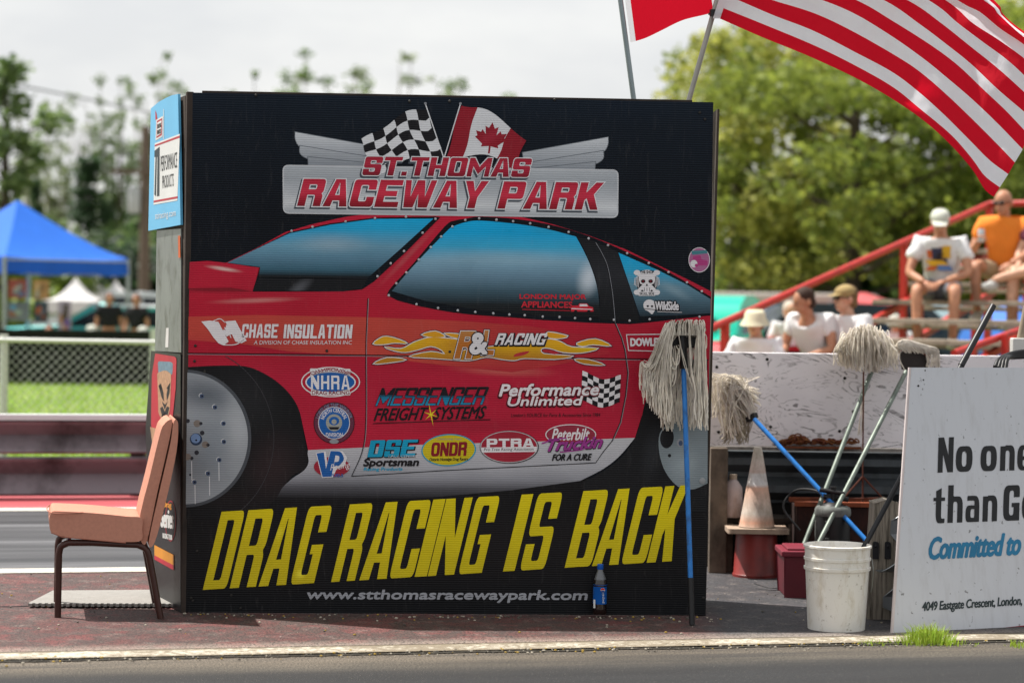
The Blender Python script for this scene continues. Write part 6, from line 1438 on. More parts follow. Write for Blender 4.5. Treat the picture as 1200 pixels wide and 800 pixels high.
board(8, 34, 354, 376, 41.6, '6f7480', ('5c8cb0', '8a5c50', '98a49c'), 'grey board with a blue picture under the red-brown one')
board(40, 56, 353, 378, 41.7, '3c4a5c', ('a8552c', '7c3a20', '5c6a80'), 'dark board with orange picture under the tan one')
board(68, 83, 352, 396, 41.6, 'a898b0', ('4a3c34', 'b07c5c', '6a4ca0'), 'lilac picture board on an easel right of the canopy middle')
tb_ = thing('display_table', 'table with a white cloth under the blue canopy', 'table', Dz(20, 42.2, 0)); a = P(-30, 380, 42.2); c_ = P(38, 400, 42.2)
b = MB(); b.box((a.x, 42.2, .72), (c_.x, 43, .76)); b.build('tabletop', [mat('white_cloth', 'd8d6d4', .8)], tb_); b = MB(); b.box((a.x+.01, 42.21, .1), (c_.x-.01, 42.99, .72)); b.build('cloth_skirt', [mat('lilac_cloth', '8c88a0', .85)], tb_)

# ---------------------------------------------------------------- vehicles
glz = mat('car_glass', '20282e', .08, .0, (2, .1)); tyr = mat('tyre_rubber', '141414', .8); chrm = mat('chrome', 'c8c8c8', .15, .95, (2, .05))
def car(name, label, cat, x, y, rz, L, W, body, roofc, prof, win, group=None, wr=.32, wheels=(.18, .8)):
    t = thing(name, label, cat, (x, y, 0), rz, group, local=True)
    b = MB(); b.prism([V((px*L-L/2, -W/2, pz)) for px, pz in prof], V((0, W, 0))); b.build('body', [body], t, True, .06, local=True)
    for s_ in (-1, 1):
        for wq in win: b = MB(); b.prism([V((px*L-L/2, s_*(W/2+.004), pz)) for px, pz in wq], V((0, -s_*.03, 0))); b.build('window', [glz], t, local=True)
    if roofc:
        z1 = max(pz for _, pz in prof); xs = [px*L-L/2 for px, pz in prof if pz > z1-.06]; b = MB(); b.box((min(xs)-.02, -W/2-.01, z1-.03), (max(xs)+.02, W/2+.01, z1+.03)); b.build('roof', [roofc], t, bev=.03, local=True)
    for wx in wheels:
        for s_ in (-1, 1):
            b = MB(); M_ = Matrix.Rotation(radians(90), 3, 'X'); b.lathe([(wr*.6, -.1), (wr, -.09), (wr, .09), (wr*.6, .1)], (wx*L-L/2, s_*(W/2-.06), wr), 20, M=M_); w_ = b.build('wheel', [tyr], t, True, local=True)
            b = MB(); b.lathe([(.001, -.115), (wr*.6, -.1), (wr*.62, .1), (.001, .115)], (wx*L-L/2, s_*(W/2-.06), wr), 16, M=M_); r_ = b.build('rim', [chrm], w_, True, local=True)
    for s_ in (-1, 1):
        b = MB(); b.ball((-L/2, s_*W*.36, .68), (.04, .1, .1)); b.build('headlight', [mat('lamp_glass', 'e8e8e0', .1)], t, True, local=True)
    b = MB(); b.box((-L/2-.07, -W/2+.05, .38), (-L/2+.02, W/2-.05, .52)); b.build('bumper', [chrm], t, bev=.02, local=True)
    return t
CARP = [(.0, .35), (.02, .3), (.98, .3), (1, .45), (.99, .85), (.86, .92), (.76, 1.36), (.42, 1.4), (.28, .95), (.03, .82), (0, .7)]
CARW = [[(.31, .95), (.43, 1.32), (.56, 1.32), (.56, .95)], [(.58, .95), (.58, 1.32), (.74, 1.29), (.82, .95)]]
def paint(n_, c, r=.25): return mat(n_, c, r, .1, (1, .05))
tq = paint('turquoise_paint', '4fb8b4')
q = Dz(138, 46, 0); sdn = car('old_sedan', 'turquoise sedan with white roof parked behind the fence on the left', 'car', q.x, 46, .08, 5.0, 1.8, tq, mat('white_roof_paint', 'dfe3e4', .3), CARP, CARW)
sdn.scale = (.95, 1, .84)
q = Dz(165, 56, 0); pc_ = car('pale_car', 'pale grey-white car behind the turquoise sedan', 'car', q.x, 56, -.2, 4.6, 1.75, paint('pale_grey_car', 'c4ccd0'), None, CARP, CARW)
q = Dz(120, 40.2, 0)
# old rounded turquoise pickup seen from the front-left
tqr = paint('truck_turquoise', '1fb49a', .2)
TKP = [(0, .45), (.03, .4), (.98, .45), (1, .6), (.99, 1.0), (.56, 1.05), (.55, 1.5), (.52, 1.68), (.46, 1.76), (.36, 1.74), (.31, 1.6), (.28, 1.2), (.2, 1.16), (.06, 1.1), (.0, .95)]
q = Dz(812, 31.8, 0); tk_ = car('pickup_truck', 'rounded turquoise vintage pickup parked right of the booth', 'pickup', q.x, 31.8, 1.22, 4.8, 1.75, tqr, None, TKP, [[(.34, 1.2), (.37, 1.58), (.5, 1.6), (.5, 1.2)]], wr=.38); tk_.scale = (1, 1, .87)
b = MB(); b.prism([V((.28*4.8-2.4-.01, -.62, 1.24)), V((.28*4.8-2.4-.01, .62, 1.24)), V((.315*4.8-2.4-.01, .56, 1.58)), V((.315*4.8-2.4-.01, -.56, 1.58))], V((.02, 0, 0))); b.build('windscreen', [glz], tk_, local=True)
b = MB(); b.ball((-1.7, .78, .72), (.62, .26, .36)); b.ball((-1.7, -.78, .72), (.62, .26, .36)); b.build('front_wing', [tqr], tk_, True, local=True)
q = Dz(872, 26, 0); car('red_car', 'low bright red car in front of the turquoise pickup', 'car', q.x, 26.6, .1, 4.4, 1.7, paint('bright_red_paint', 'c01f34'), None, [(0, .3), (1, .3), (1, .62), (.8, .78), (.7, .98), (.45, .98), (.36, .76), (.05, .7), (0, .6)], [[(.4, .78), (.47, .94), (.68, .94), (.76, .78)]])
q = Dz(1010, 40, 0); car('dark_car', 'dark grey car parked behind the pair of seated people', 'car', q.x, 41, -.1, 4.6, 1.75, paint('dark_grey_paint', '3a4248'), None, CARP, CARW)
q = Dz(1150, 42, 0); car('silver_car', 'silver-blue car parked behind the bleachers under the tall bench', 'car', q.x, 43, .12, 4.6, 1.75, paint('silver_blue_paint', '8fa4ac'), None, CARP, CARW)
q = Dz(945, 38, 0); car('dark_hatchback', 'dark blue car parked behind the brown-haired man, beside the turquoise pickup', 'car', q.x, 38.5, .15, 4.0, 1.7, paint('dark_blue_paint', '1c2836'), None, CARP, CARW)
tl_ = thing('cargo_trailer', 'long low pale grey trailer behind the turquoise pickup', 'trailer', Dz(920, 48, 0)); a = Dz(820, 48, 0); c_ = Dz(1030, 48, 0)
b = MB(); b.box((a.x, 48, .55), (c_.x, 50.2, hpx(343, 920, 48))); b.build('box_body', [mat('trailer_grey', 'b8b2ac', .5, 0, (1, .15))], tl_, bev=.06); b = MB()
for xx in (.4, .55): b = MB(); b.lathe([(.2, -.1), (.34, -.09), (.34, .09), (.2, .1)], (a.x+(c_.x-a.x)*xx, 48.1, .34), 16, M=Matrix.Rotation(radians(90), 3, 'X')); b.build('wheel', [tyr], tl_, True)
def dome_tent(px, D, py_t, w, m_, label):
    q = Dz(px, D, 0); t = thing('small_tent', label, 'tent', q, group='small tents behind the bleachers'); h_ = hpx(py_t, px, D); b = MB(); b.lathe([(w/2, .0), (w/2, h_*.55), (w*.45, h_*.7), (.05, h_)], q, 6); b.build('tent_shell', [m_], t)
    b = MB(); b.lathe([(w/2+.02, h_*.5), (w/2+.03, h_*.58)], q, 6, cap=False); b.build('tent_trim', [mat('white_canvas', '')], t)
dome_tent(1012, 46, 343, 3.2, mat('pink_red_canvas', 'c85a5c', .7), 'pinkish red pointed tent right of the seated pair')
dome_tent(1196, 36, 348, 1.9, mat('blue_tarp', '2f6cc0', .6), 'bright blue tent under the high bench at the right edge')
0

# ---------------------------------------------------------------- bleachers
BO = V((Dz(831, 20.5, 0).x, 20.5, 0)); rD = V((.6, .8, 0)); qD = V((.8, -.6, 0))
rp_ = mat('red_steel_paint', 'b8281e', .45, 0, (6, .2), dirt=('6a1c16', 7, .25)); plk = mat('grey_bench_plank', 'a39686', .85, 0, (8, .3), dirt=('6a6054', 5, .35))
def row(i, s_, z): q = BO+rD*(.6*i)+qD*s_; return V((q.x, q.y, z))
def seat_h(i): return .62+.172*i
blch = thing('bleachers', 'red steel bleachers with grey wooden benches on the right', 'bleachers', (BO.x, BO.y, 0)); LEN = 5.4
for i in range(11):
    b = MB(); b.bar(row(i, 0, seat_h(i)), row(i, LEN, seat_h(i)), .26, .045); b.build('bench_plank', [plk], blch, bev=.005)
    if i > 1:
        b = MB(); b.bar(row(i, 0, seat_h(i)-.40)-rD*.28, row(i, LEN, seat_h(i)-.40)-rD*.28, .24, .04); b.build('foot_plank', [plk], blch, bev=.005)
for k, s_ in enumerate((.12, 1.75, 3.4, 5.1)):
    b = MB(); b.bar(row(0, s_, seat_h(0)-.09), row(10, s_, seat_h(10)-.09), .06, .06)
    b.bar(row(0, s_, .12), row(10, s_, seat_h(10)-.52), .06, .06)
    b.build('stringer', [rp_], blch)
    for i in range(0, 11, 2):
        b = MB(); b.bar(row(i, s_, 0), row(i, s_, seat_h(i)-.05), .06, .06, up=qD); b.build('upright', [rp_], blch)
ra = P(826, 388, 20.4); rb0 = P(1160, 239, 24.6)
b = MB(); b.tube([ra, rb0, rb0+qD*3.6+V((0, 0, .02))], .033, 10); b.tube([ra-V((0, 0, .0)), ra-V((0, 0, .35))], .03, 8); b.build('handrail', [rp_], blch, True)
for t in (.06, .66, 1.0):
    q = ra.lerp(rb0, t); b = MB(); b.bar(V((q.x, q.y, .05)), V((q.x, q.y, q.z)), .06, .06, up=qD); b.build('rail_post', [rp_], blch)
b = MB(); b.tube([P(1118, 414, 18.6), P(1215, 380, 19.6)], .03, 8); b.bar(P(1178, 425, 19.1), P(1178, 392, 19.1), .05, .05, up=qD); b.build('lower_handrail', [rp_], blch, True)

# grit and small litter at the foot of the booth and along the crack
gm = [mat('grit_pale', 'b0a898', .9), mat('grit_grey', '5c5850', .9), mat('grit_yellow', 'a88c40', .9)]
b = MB()
for i in range(900):
    if i < 520: x = RN.uniform(-2.6, 3.4); v_ = 10.12+RN.gauss(0, .05); p = V((x, v_+SLP*x, .004))
    elif i < 700: x = RN.uniform(-1.5, 1.0); p = V((x, BL.y-.04-abs(RN.gauss(0, .07))+(x-BL.x)*.05, .003))
    else: x = RN.uniform(-2.6, 3.0); p = V((x, RN.uniform(10.6, 12.9)+.1*x, .003))
    r_ = RN.uniform(.0015, .006)*(1.3 if RN.random() < .1 else 1); b.m = RN.choice((0, 0, 1, 1, 2)); M_ = Matrix.Rotation(RN.random()*6, 3, 'Z')
    b.ball(p+V((0, 0, r_*.4)), (r_*1.4, r_, r_*.7), n=5, k=4, M=M_)
o = b.build('gravel', gm, None, base=(0, 10.5, 0)); tag(o, 'scattered grit and small stones along the crack and booth foot', None, None, 'stuff')
# ---------------------------------------------------------------- people
def skin_mesh(name, verts, edges, rad, root=0, sub=1):
    me = bpy.data.meshes.new(name); me.from_pydata(verts, edges, []); o = bpy.data.objects.new(name, me); COL.objects.link(o)
    o.modifiers.new('skin', 'SKIN'); sk = me.skin_vertices[0].data
    for i, r_ in enumerate(rad):
        sk[i].radius = r_ if isinstance(r_, tuple) else (r_, r_); sk[i].use_root = (i == root)
    s_ = o.modifiers.new('sub', 'SUBSURF'); s_.levels = sub; s_.render_levels = sub
    o.modifiers[0].use_smooth_shade = True
    dg = bpy.context.evaluated_depsgraph_get(); res = bpy.data.meshes.new_from_object(o.evaluated_get(dg)); bpy.data.objects.remove(o); bpy.data.meshes.remove(me); return res
def to_mb(mb, me, m=0):
    b = len(mb.v); mb.v += [v.co.copy() for v in me.vertices]
    for p in me.polygons: mb.f.append([b+i for i in p.vertices]); mb.mi.append(m)
skinm = lambda n_, c: mat(n_, c, .55, 0, (14, .3), dirt=('a85c48', 9, .15))
SK1 = skinm('skin_tanned', 'c08a6c'); SK2 = skinm('skin_fair', 'd4a488'); EYE = mat('eye_dark', '1a1412', .3); LIP = mat('lip', '9c5c50', .5)
SH = mat('shoe_white', 'c8c8c4', .7); SHD = mat('shoe_dark', '2a2624', .7)
def person(label, loc, yaw, pose='sit', shirt=None, legs=None, skin=SK1, hair=None, hat=None, J=None, glasses=False, shoes=SH, long_sleeve=False, head_dir=(0, 0), graphic=None, group=None, hold=None, scale=1.0):
    """origin at the seat surface under the pelvis (sit) or between the feet (stand); faces -Y"""
    t = thing('person', label, 'person', loc, yaw, group, local=True); t.scale = (scale,)*3
    j = dict(pel=(0, .02, .10), waist=(0, 0, .26), chest=(0, -.04, .45), neck0=(0, -.05, .57), neck=(0, -.065, .62), head=(0, -.085, .725),
             shL=(.19, -.04, .535), elL=(.25, -.16, .25), wrL=(.13, -.36, .14), shR=(-.19, -.04, .535), elR=(-.25, -.16, .25), wrR=(-.13, -.36, .14),
             hipL=(.10, .0, .09), knL=(.17, -.42, .10), anL=(.16, -.44, -.34), hipR=(-.10, .0, .09), knR=(-.17, -.42, .10), anR=(-.16, -.44, -.34))
    if pose == 'stand':
        for k, v in list(j.items()):
            if k[:3] in ('pel', 'wai', 'che', 'nec', 'hea') or k[:2] == 'sh': j[k] = (v[0], v[1]*.4, v[2]+.86)
        j.update(elL=(.25, .0, 1.10), wrL=(.24, -.10, .87), elR=(-.25, .0, 1.10), wrR=(-.24, -.10, .87), hipL=(.09, 0, .90), knL=(.11, -.02, .48), anL=(.11, .02, .08), hipR=(-.09, 0, .90), knR=(-.11, -.02, .48), anR=(-.11, .02, .08))
    if J: j.update(J)
    j = {k: V(v) for k, v in j.items()}
    names = ['pel', 'waist', 'chest', 'neck0', 'neck', 'shL', 'elL', 'wrL', 'shR', 'elR', 'wrR', 'hipL', 'knL', 'anL', 'hipR', 'knR', 'anR']
    R_ = dict(pel=(.135, .105), waist=(.125, .10), chest=(.15, .105), neck0=.075, neck=.052, shL=.058, elL=.042, wrL=.027, shR=.058, elR=.042, wrR=.027, hipL=.092, knL=.06, anL=.038, hipR=.092, knR=.06, anR=.038)
    E = [('pel', 'waist'), ('waist', 'chest'), ('chest', 'neck0'), ('neck0', 'neck'), ('chest', 'shL'), ('shL', 'elL'), ('elL', 'wrL'), ('chest', 'shR'), ('shR', 'elR'), ('elR', 'wrR'), ('pel', 'hipL'), ('hipL', 'knL'), ('knL', 'anL'), ('pel', 'hipR'), ('hipR', 'knR'), ('knR', 'anR')]
    vs = [j[n_] for n_ in names]; rr = [R_[n_] for n_ in names]; ed = [(names.index(a), names.index(b_)) for a, b_ in E]
    # calf bulge and thigh/forearm mid points give the limbs their taper
    for a, b_, f, r_ in (('knL', 'anL', .3, .056), ('knR', 'anR', .3, .056), ('elL', 'wrL', .3, .042), ('elR', 'wrR', .3, .042), ('hipL', 'knL', .5, .078), ('hipR', 'knR', .5, .078)):
        k = len(vs); vs.append(j[a].lerp(j[b_], f)); rr.append(r_); ia, ib = names.index(a), names.index(b_); ed.remove((ia, ib)); ed += [(ia, k), (k, ib)]
    # feet
    for s_ in 'LR':
        a = j['an'+s_]; fd = V((0, -1, 0)); k = len(vs); vs += [a+V((0, .03, -.055)), a+fd*.13+V((0, 0, -.065))]; rr += [.036, .03]; ed += [(names.index('an'+s_), k), (k, k+1)]
    body = MB(); to_mb(body, skin_mesh('b', vs, ed, rr, 0))
    # hands: palm, four fingers, thumb
    for s_ in 'LR':
        w = j['wr'+s_]; d = (w-j['el'+s_]).normalized(); side = V((1, 0, 0)) if s_ == 'R' else V((-1, 0, 0)); side = (side-d*side.dot(d)).normalized(); dn = d.cross(side).normalized()
        if dn.z > 0: dn = -dn
        pv = [w, w+d*.045, w+d*.085]; pe = [(0, 1), (1, 2)]; pr = [.025, (.036, .018), (.036, .016)]
        to_mb(body, skin_mesh('h', pv, pe, pr))
        for q in range(4):
            o0 = w+d*.075+side*(.027-.018*q); ln = (.066, .074, .070, .055)[q]
            L = [o0, o0+d*ln*.45+dn*.006, o0+d*ln*.75+dn*.022, o0+d*ln*.85+dn*.042]; body.tube(L, [.0092, .0088, .0080, .006], 6)
        L = [w+d*.025+side*.025, w+d*.05+side*.048+dn*.01, w+d*.078+side*.052+dn*.022]; body.tube(L, [.013, .011, .008], 6)
    # head with face
    hc = j['head']; yaw_h, pit = head_dir; MH = Matrix.Rotation(yaw_h, 3, 'Z') @ Matrix.Rotation(pit, 3, 'X')
    def hp(x, y, z): return hc+MH @ V((x, y, z))
    body.ball(hp(0, .005, .02), (.076, .096, .098), M=MH, n=16, k=12); body.ball(hp(0, -.03, -.045), (.057, .062, .068), M=MH, n=14, k=10); body.tube([j['neck0'], hp(0, .01, -.05)], [.06, .05], 10)
    body.add([hp(0, -.096, .02), hp(-.016, -.088, -.028), hp(.016, -.088, -.028), hp(0, -.118, -.022), hp(0, -.09, -.034)], [(0, 1, 3), (0, 3, 2), (1, 4, 3), (3, 4, 2)])
    for s_ in (-1, 1): body.ball(hp(s_*.077, .01, -.005), (.012, .022, .032), M=MH, n=8, k=6); body.ball(hp(s_*.03, -.0855, .012), (.011, .006, .006), m=1, M=MH, n=8, k=6)
    body.ball(hp(0, -.09, -.058), (.022, .006, .006), m=2, M=MH, n=8, k=6)
    body.build('body', [skin, EYE, LIP], t, True, local=True)
    if shirt:
        n2 = ['pel', 'waist', 'chest', 'neck0', 'shL', 'shR']; v2 = [j['pel']+V((0, 0, .02)), j['waist'], j['chest'], j['neck0']-V((0, 0, .03)), j['shL'], j['shR']]; r2 = [(.165, .14), (.16, .135), (.18, .135), .09, .088, .088]; e2 = [(0, 1), (1, 2), (2, 3), (2, 4), (2, 5)]
        for s_, ix in (('L', 4), ('R', 5)):
            k = len(v2); v2.append(j['sh'+s_].lerp(j['el'+s_], .62)); r2.append(.072); e2.append((ix, k))
            if long_sleeve: v2 += [j['el'+s_], j['el'+s_].lerp(j['wr'+s_], .85)]; r2 += [.055, .04]; e2 += [(k, k+1), (k+1, k+2)]
        b = MB(); to_mb(b, skin_mesh('s', v2, e2, r2, 0, 2)); sd0 = RN.random()*50
        b.v = [q+V((mnoise.noise(q*11+V((sd0, 0, 0))), mnoise.noise(q*11+V((0, sd0, 0))), 0))*.022+V((0, 0, mnoise.noise(q*7+V((0, 0, sd0)))*.01)) for q in b.v]; sh_ = b.build('shirt', [shirt], t, True, local=True)
        if graphic:
            b = MB(); rn = random.Random(3); ch = j['waist'].lerp(j['chest'], .62); fw_ = V((0, -1, 0))
            for i, (x, z, w, h_) in enumerate(((0, .02, .13, .17), (-.07, .05, .08, .07), (.06, .07, .09, .11), (-.02, -.03, .17, .05), (.05, -.075, .13, .05), (-.07, -.08, .08, .04), (.0, .03, .05, .06))):
                b.m = [0, 1, 2, 2, 3, 1, 4][i]; c_ = ch+V((x, -.128-.004*i+abs(x)*.12, z)); dx = V((w/2, 0, 0)); dz = V((rn.uniform(-.02, .02), .0, h_/2)); dv = V((rn.uniform(-.01, .02), -.0, 0))
                b.add([c_-dx-dz, c_+dx-dz+dv, c_+dx*.8+dz, c_-dx*.9+dz-dv, c_-dx-dz+V((0, .03, 0)), c_+dx-dz+V((0, .03, 0)), c_+dx*.8+dz+V((0, .03, 0)), c_-dx*.9+dz+V((0, .03, 0))], [(0, 1, 2, 3), (0, 4, 5, 1), (3, 2, 6, 7), (0, 3, 7, 4), (1, 5, 6, 2)])
            b.build('shirt_print', graphic, sh_, local=True)
    if legs:
        f = .78 if pose == 'sit' else .9
        v2 = [j['pel']+V((0, 0, .0)), j['hipL'], j['hipL'].lerp(j['knL'], f), j['hipR'], j['hipR'].lerp(j['knR'], f), j['waist'].lerp(j['pel'], .5)]; r2 = [(.148, .122), .108, .09, .108, .09, (.14, .115)]
        b = MB(); to_mb(b, skin_mesh('s', v2, [(0, 1), (1, 2), (0, 3), (3, 4), (0, 5)], r2)); b.build('shorts', [legs], t, True, local=True)
    for s_ in 'LR':
        a = j['an'+s_]; b = MB(); b.ball(a+V((0, -.05, -.06)), (.048, .14, .045), n=12, k=8); b.tube([a+V((0, .01, -.06)), a+V((0, .005, .0))], [.045, .042], 10); b.build('shoe', [shoes], t, True, local=True)
    if hair:
        b = MB(); b.ball(hp(0, .022, .04), (.085, .096, .09), M=MH, n=16, k=12); b.ball(hp(0, .05, -.02), (.078, .06, .07), M=MH, n=14, k=10); b.build('hair', [hair], t, True, local=True)
    if hat:
        kind, hm = hat; b = MB()
        if kind == 'cap':
            b.ball(hp(0, .006, .055), (.088, .104, .075), M=MH, n=16, k=12); b.add([hp(x_, y_, .045+z_) for x_, y_, z_ in ((-.075, -.07, 0), (-.055, -.155, -.012), (0, -.175, -.008), (.055, -.155, -.012), (.075, -.07, 0), (0, -.085, .012))], [(0, 1, 2, 5), (5, 2, 3, 4)])
        else:
            b.lathe([(.095, -.028), (.135, -.045), (.098, .012), (.09, .06), (.07, .085), (.001, .095)], hp(0, .005, .055)-V((0, 0, .03)), 20, M=MH)
        b.build('hat', [hm], t, True, local=True)
    if glasses:
        b = MB()
        for s_ in (-1, 1): b.ball(hp(s_*.032, -.093, .012), (.027, .012, .018), M=MH, n=10, k=6); b.tube([hp(s_*.055, -.088, .016), hp(s_*.079, .0, .012)], .004, 5)
        b.tube([hp(-.03, -.098, .016), hp(.03, -.098, .016)], .004, 5); b.build('sunglasses', [mat('dark_lens', '0c0c0e', .15)], t, True, local=True)
    return t
wsh = mat('white_cotton_shirt', 'dededf', .9, 0, (9, .1)); osh = mat('orange_cotton_shirt', 'e8842c', .9, 0, (9, .1)); dsh = mat('black_cotton_shirt', '1c1c20', .9, 0, (9, .2))
khk = mat('khaki_shorts', 'b09a7c', .9); dks = mat('dark_shorts', '22222a', .9); gys = mat('grey_shorts', '6c7078', .9)
hb = mat('brown_hair', '3a2418', .8, 0, (40, .4)); hbl = mat('dark_blond_hair', '7a5c3a', .8, 0, (40, .4))
def on_bench(px, i, dx=0):
    # solve s so that the person sits at column px on bench i
    s_ = 0
    for _ in range(30): q = row(i, s_, 0); tx_ = Dz(px, q.y, 0).x; s_ += (tx_-q.x)/.8
    q = row(i, s_, seat_h(i)+.024); return q+rD*-.02
YW = math.atan2(.8, .6)-pi/2       # facing -rD
YF = math.atan2(-rD.x, rD.y)
def face(a): return YF*1.0+a
q = on_bench(1104, 5); mc = person('seated man in white cap and white shirt with yellow print, hands between knees', q, face(.35), shirt=wsh, legs=gys, skin=SK1, hat=('cap', mat('pale_cap', 'c9cbbf', .9)), glasses=False, head_dir=(.1, .42),
    J=dict(chest=(0, -.08, .43), neck0=(0, -.11, .55), neck=(0, -.13, .60), head=(0, -.17, .70), shL=(.2, -.08, .52), shR=(-.2, -.08, .52), wrL=(.08, -.40, .17), wrR=(-.10, -.42, .16), elL=(.27, -.22, .24), elR=(-.27, -.22, .24)), shoes=SH,
    graphic=[mat('print_navy', '3a3a50', .9), mat('print_orange', 'c8642c', .9), mat('print_gold', 'd8a82c', .9), mat('print_blue2', '5c7cb0', .9), mat('print_dark', '2c2428', .9)], hair=hb, scale=1.02)
q = on_bench(1178, 6); mo = person('bald man in orange shirt and sunglasses holding a can, one leg raised', q, face(.15), shirt=osh, legs=khk, skin=SK1, glasses=True, head_dir=(-.15, .2), J=dict(knL=(.2, -.40, .05), anL=(.2, -.36, -.36), knR=(-.16, -.40, .16), anR=(-.12, -.42, -.26), elR=(-.27, -.14, .27), wrR=(-.14, -.34, .38), wrL=(.16, -.36, .17)), shoes=SH, scale=1.03)
q = on_bench(1178, 6)
Mo = Matrix.Translation(q) @ Matrix.Rotation(face(.15), 4, 'Z'); cpt = Mo @ V((-.10, -.43, .42))
b = MB(); b.lathe([(.026, 0), (.032, .006), (.032, .11), (.027, .12)], cpt-V((0, 0, .05)), 16); o = b.build('drink_can', [mat('can_white', 'cfd6d8', .3, .4)], None, True); tag(o, 'pale drink can in the hand of the man in orange', 'can')
q = on_bench(1232, 6); person('person at the right frame edge with one bare leg crossed towards the man in orange', q, face(-.1), shirt=mat('plum_shirt', '6a3040', .9), legs=khk, skin=SK2, hair=hbl, J=dict(knL=(.12, -.40, .14), anL=(-.3, -.52, .02), knR=(-.16, -.40, .12)), shoes=SH)
q = on_bench(890, 0)+V((0, 0, .07)); person('person in pale bucket hat and white V-neck shirt, lowest and leftmost on the bleachers', q+V((0, 0, -.10)), face(.25), shirt=wsh, legs=khk, skin=SK2, hat=('bucket', mat('cream_hat', 'ddd6b8', .9)), hair=hbl, head_dir=(.1, .1), scale=.94)
q = on_bench(961, 1)+V((0, 0, .03)); person('brown-haired man in white shirt leaning forward left of the person in sunglasses', q, face(-.05), shirt=wsh, legs=dks, skin=SK1, hair=hb, head_dir=(-.5, .3), J=dict(chest=(0, -.12, .41), neck0=(0, -.18, .52), neck=(0, -.2, .57), head=(0, -.25, .67), shL=(.2, -.13, .50), shR=(-.2, -.13, .50), wrL=(.10, -.44, .16), wrR=(-.12, -.44, .18)), scale=.94)
q = on_bench(1000, 1)-V((0, 0, .02)); person('person in tan visor, sunglasses and white shirt beside the brown-haired man', q, face(-.25), shirt=wsh, legs=dks, skin=SK2, hat=('cap', mat('tan_cap', 'a08a5c', .9)), hair=hbl, glasses=True, head_dir=(-.35, .05), J=dict(wrL=(.16, -.34, .2), wrR=(-.2, -.3, .12)), scale=.97)
q = Dz(925, 26, 0); person('standing child in white top behind the brown-haired man', q, .3, 'stand', shirt=wsh, legs=mat('crimson_shorts', '8c1c30', .9), skin=SK2, hair=mat('white_hair_cap', 'c8beb0', .9), scale=.86)
q = Dz(1049, 27, 0); person('spectator in white shirt and pale hat behind the red rail post', q+V((0, 0, -.02)), .2, 'stand', shirt=wsh, legs=dks, skin=SK2, hat=('bucket', mat('pale_cap', '')), scale=.80)
q = Dz(128, 41.0, 0); person('standing man in black shirt seen over the fence before the turquoise car', q, .3, 'stand', shirt=dsh, legs=dks, skin=SK1, hair=hb, scale=.84)
q = Dz(161, 40.6, 0); person('standing man in black shirt next to the booth side beyond the fence', q, -.4, 'stand', shirt=dsh, legs=dks, skin=SK1, hair=mat('reddish_hair', '6a3c2c', .8), scale=.83)
def fchair(q, rz_, label):
    t = thing('folding_chair', label, 'chair', q, rz_, 'folding chairs behind the fence', local=True); cm = mat('camp_canvas', '2a3a4c', .8)
    b = MB(); b.box((-.25, -.25, .36), (.25, .2, .39)); b.build('seat', [cm], t, bev=.01, local=True); b = MB(); b.box((-.25, .2, .36), (.25, .23, .82)); b.build('backrest', [cm], t, bev=.01, local=True)
    for x in (-.24, .24):
        for y in (-.22, .2): b = MB(); b.bar((x, y, 0), (x, y, .37), .025, .025); b.build('leg', [mat('silver_leg', '')], t, local=True)
for px_, D_, lb_, hat_, cl in ((168, 38.6, 'seated man in pale cap and black shirt just beyond the fence by the booth', ('cap', mat('pale_cap', '')), dsh), (58, 38.8, 'seated dark-haired person in black shirt under the hanging boards', None, dsh), (108, 39.5, 'seated person in pale turquoise top before the parked sedan', ('cap', mat('pale_cap', '')), mat('pale_turquoise_shirt', '8cc8c0', .9))):
    q = Dz(px_, D_, 0); 0 and fchair(q, .2, 'camp chair under the '+lb_[:lb_.index(' in ')] if False else {171: 'camp chair carrying the man in pale cap beyond the fence', 60: 'camp chair of the dark-haired person under the boards', 108: 'camp chair of the person in the pale turquoise top'}[px_])
    person(lb_, q+V((0, -.02, .06)), .2, J=dict(knL=(.17, -.36, .32), anL=(.16, -.60, .05), knR=(-.17, -.36, .32), anR=(-.16, -.60, .05)), shirt=cl, legs=dks, skin=SK1, hair=hb, hat=hat_)

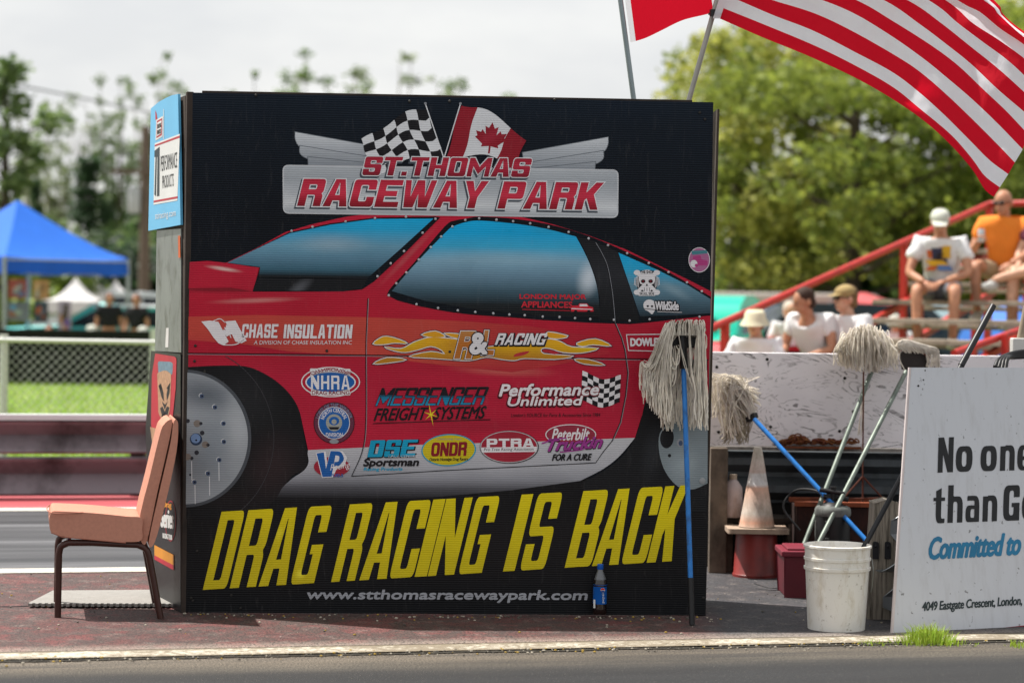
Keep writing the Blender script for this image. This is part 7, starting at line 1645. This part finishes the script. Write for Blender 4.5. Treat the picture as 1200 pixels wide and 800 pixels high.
# ---------------------------------------------------------------- light and sky
sun_dir = V((.45, -.20, -1.0)).normalized()
ld = bpy.data.lights.new('sun', 'SUN'); ld.energy = 5.0; ld.angle = radians(.55); ld.color = (1, .955, .89); lo = bpy.data.objects.new('sun', ld); COL.objects.link(lo)
lo.rotation_mode = 'QUATERNION'; lo.rotation_quaternion = sun_dir.to_track_quat('-Z', 'Y')
w = bpy.data.worlds.new('World'); SC.world = w; w.use_nodes = True; nt = w.node_tree; nt.nodes.clear()
out = nt.nodes.new('ShaderNodeOutputWorld'); bg = nt.nodes.new('ShaderNodeBackground'); sky = nt.nodes.new('ShaderNodeTexSky'); sky.sky_type = 'NISHITA'; sky.sun_disc = False
el = math.asin(-sun_dir.z); sky.sun_elevation = el; tosun = -sun_dir; sky.sun_rotation = math.atan2(tosun.x, tosun.y); sky.air_density = 1.2; sky.dust_density = 4.0; sky.ozone_density = 1
tc = nt.nodes.new('ShaderNodeTexCoord'); mp = nt.nodes.new('ShaderNodeMapping'); mp.inputs[3].default_value = (1, 1, 3.4); nt.links.new(tc.outputs['Generated'], mp.inputs[0])
nz = nt.nodes.new('ShaderNodeTexNoise'); nz.inputs['Scale'].default_value = 7; nz.inputs['Detail'].default_value = 7; nz.inputs['Roughness'].default_value = .55; nt.links.new(mp.outputs[0], nz.inputs['Vector'])
cr = nt.nodes.new('ShaderNodeValToRGB'); cr.color_ramp.elements[0].position = .38; cr.color_ramp.elements[0].color = (6.9, 7.0, 7.15, 1); cr.color_ramp.elements[1].position = .64; cr.color_ramp.elements[1].color = (8.2, 8.2, 8.1, 1); nt.links.new(nz.outputs['Fac'], cr.inputs[0])
mx = nt.nodes.new('ShaderNodeMix'); mx.data_type = 'RGBA'; mx.inputs[0].default_value = .86; nt.links.new(sky.outputs[0], mx.inputs[6]); nt.links.new(cr.outputs[0], mx.inputs[7])
nt.links.new(mx.outputs[2], bg.inputs[0]); bg.inputs[1].default_value = .083; nt.links.new(bg.outputs[0], out.inputs[0])
SC.view_settings.view_transform = 'Standard'; SC.view_settings.look = 'None'; SC.view_settings.exposure = 0.6; SC.view_settings.gamma = 1
SC.render.engine = 'CYCLES'; SC.cycles.use_denoising = True
try: SC.cycles.denoiser = 'OPENIMAGEDENOISE'
except Exception: pass
SC.cycles.max_bounces = 6; SC.cycles.transparent_max_bounces = 6; SC.cycles.sample_clamp_indirect = 6
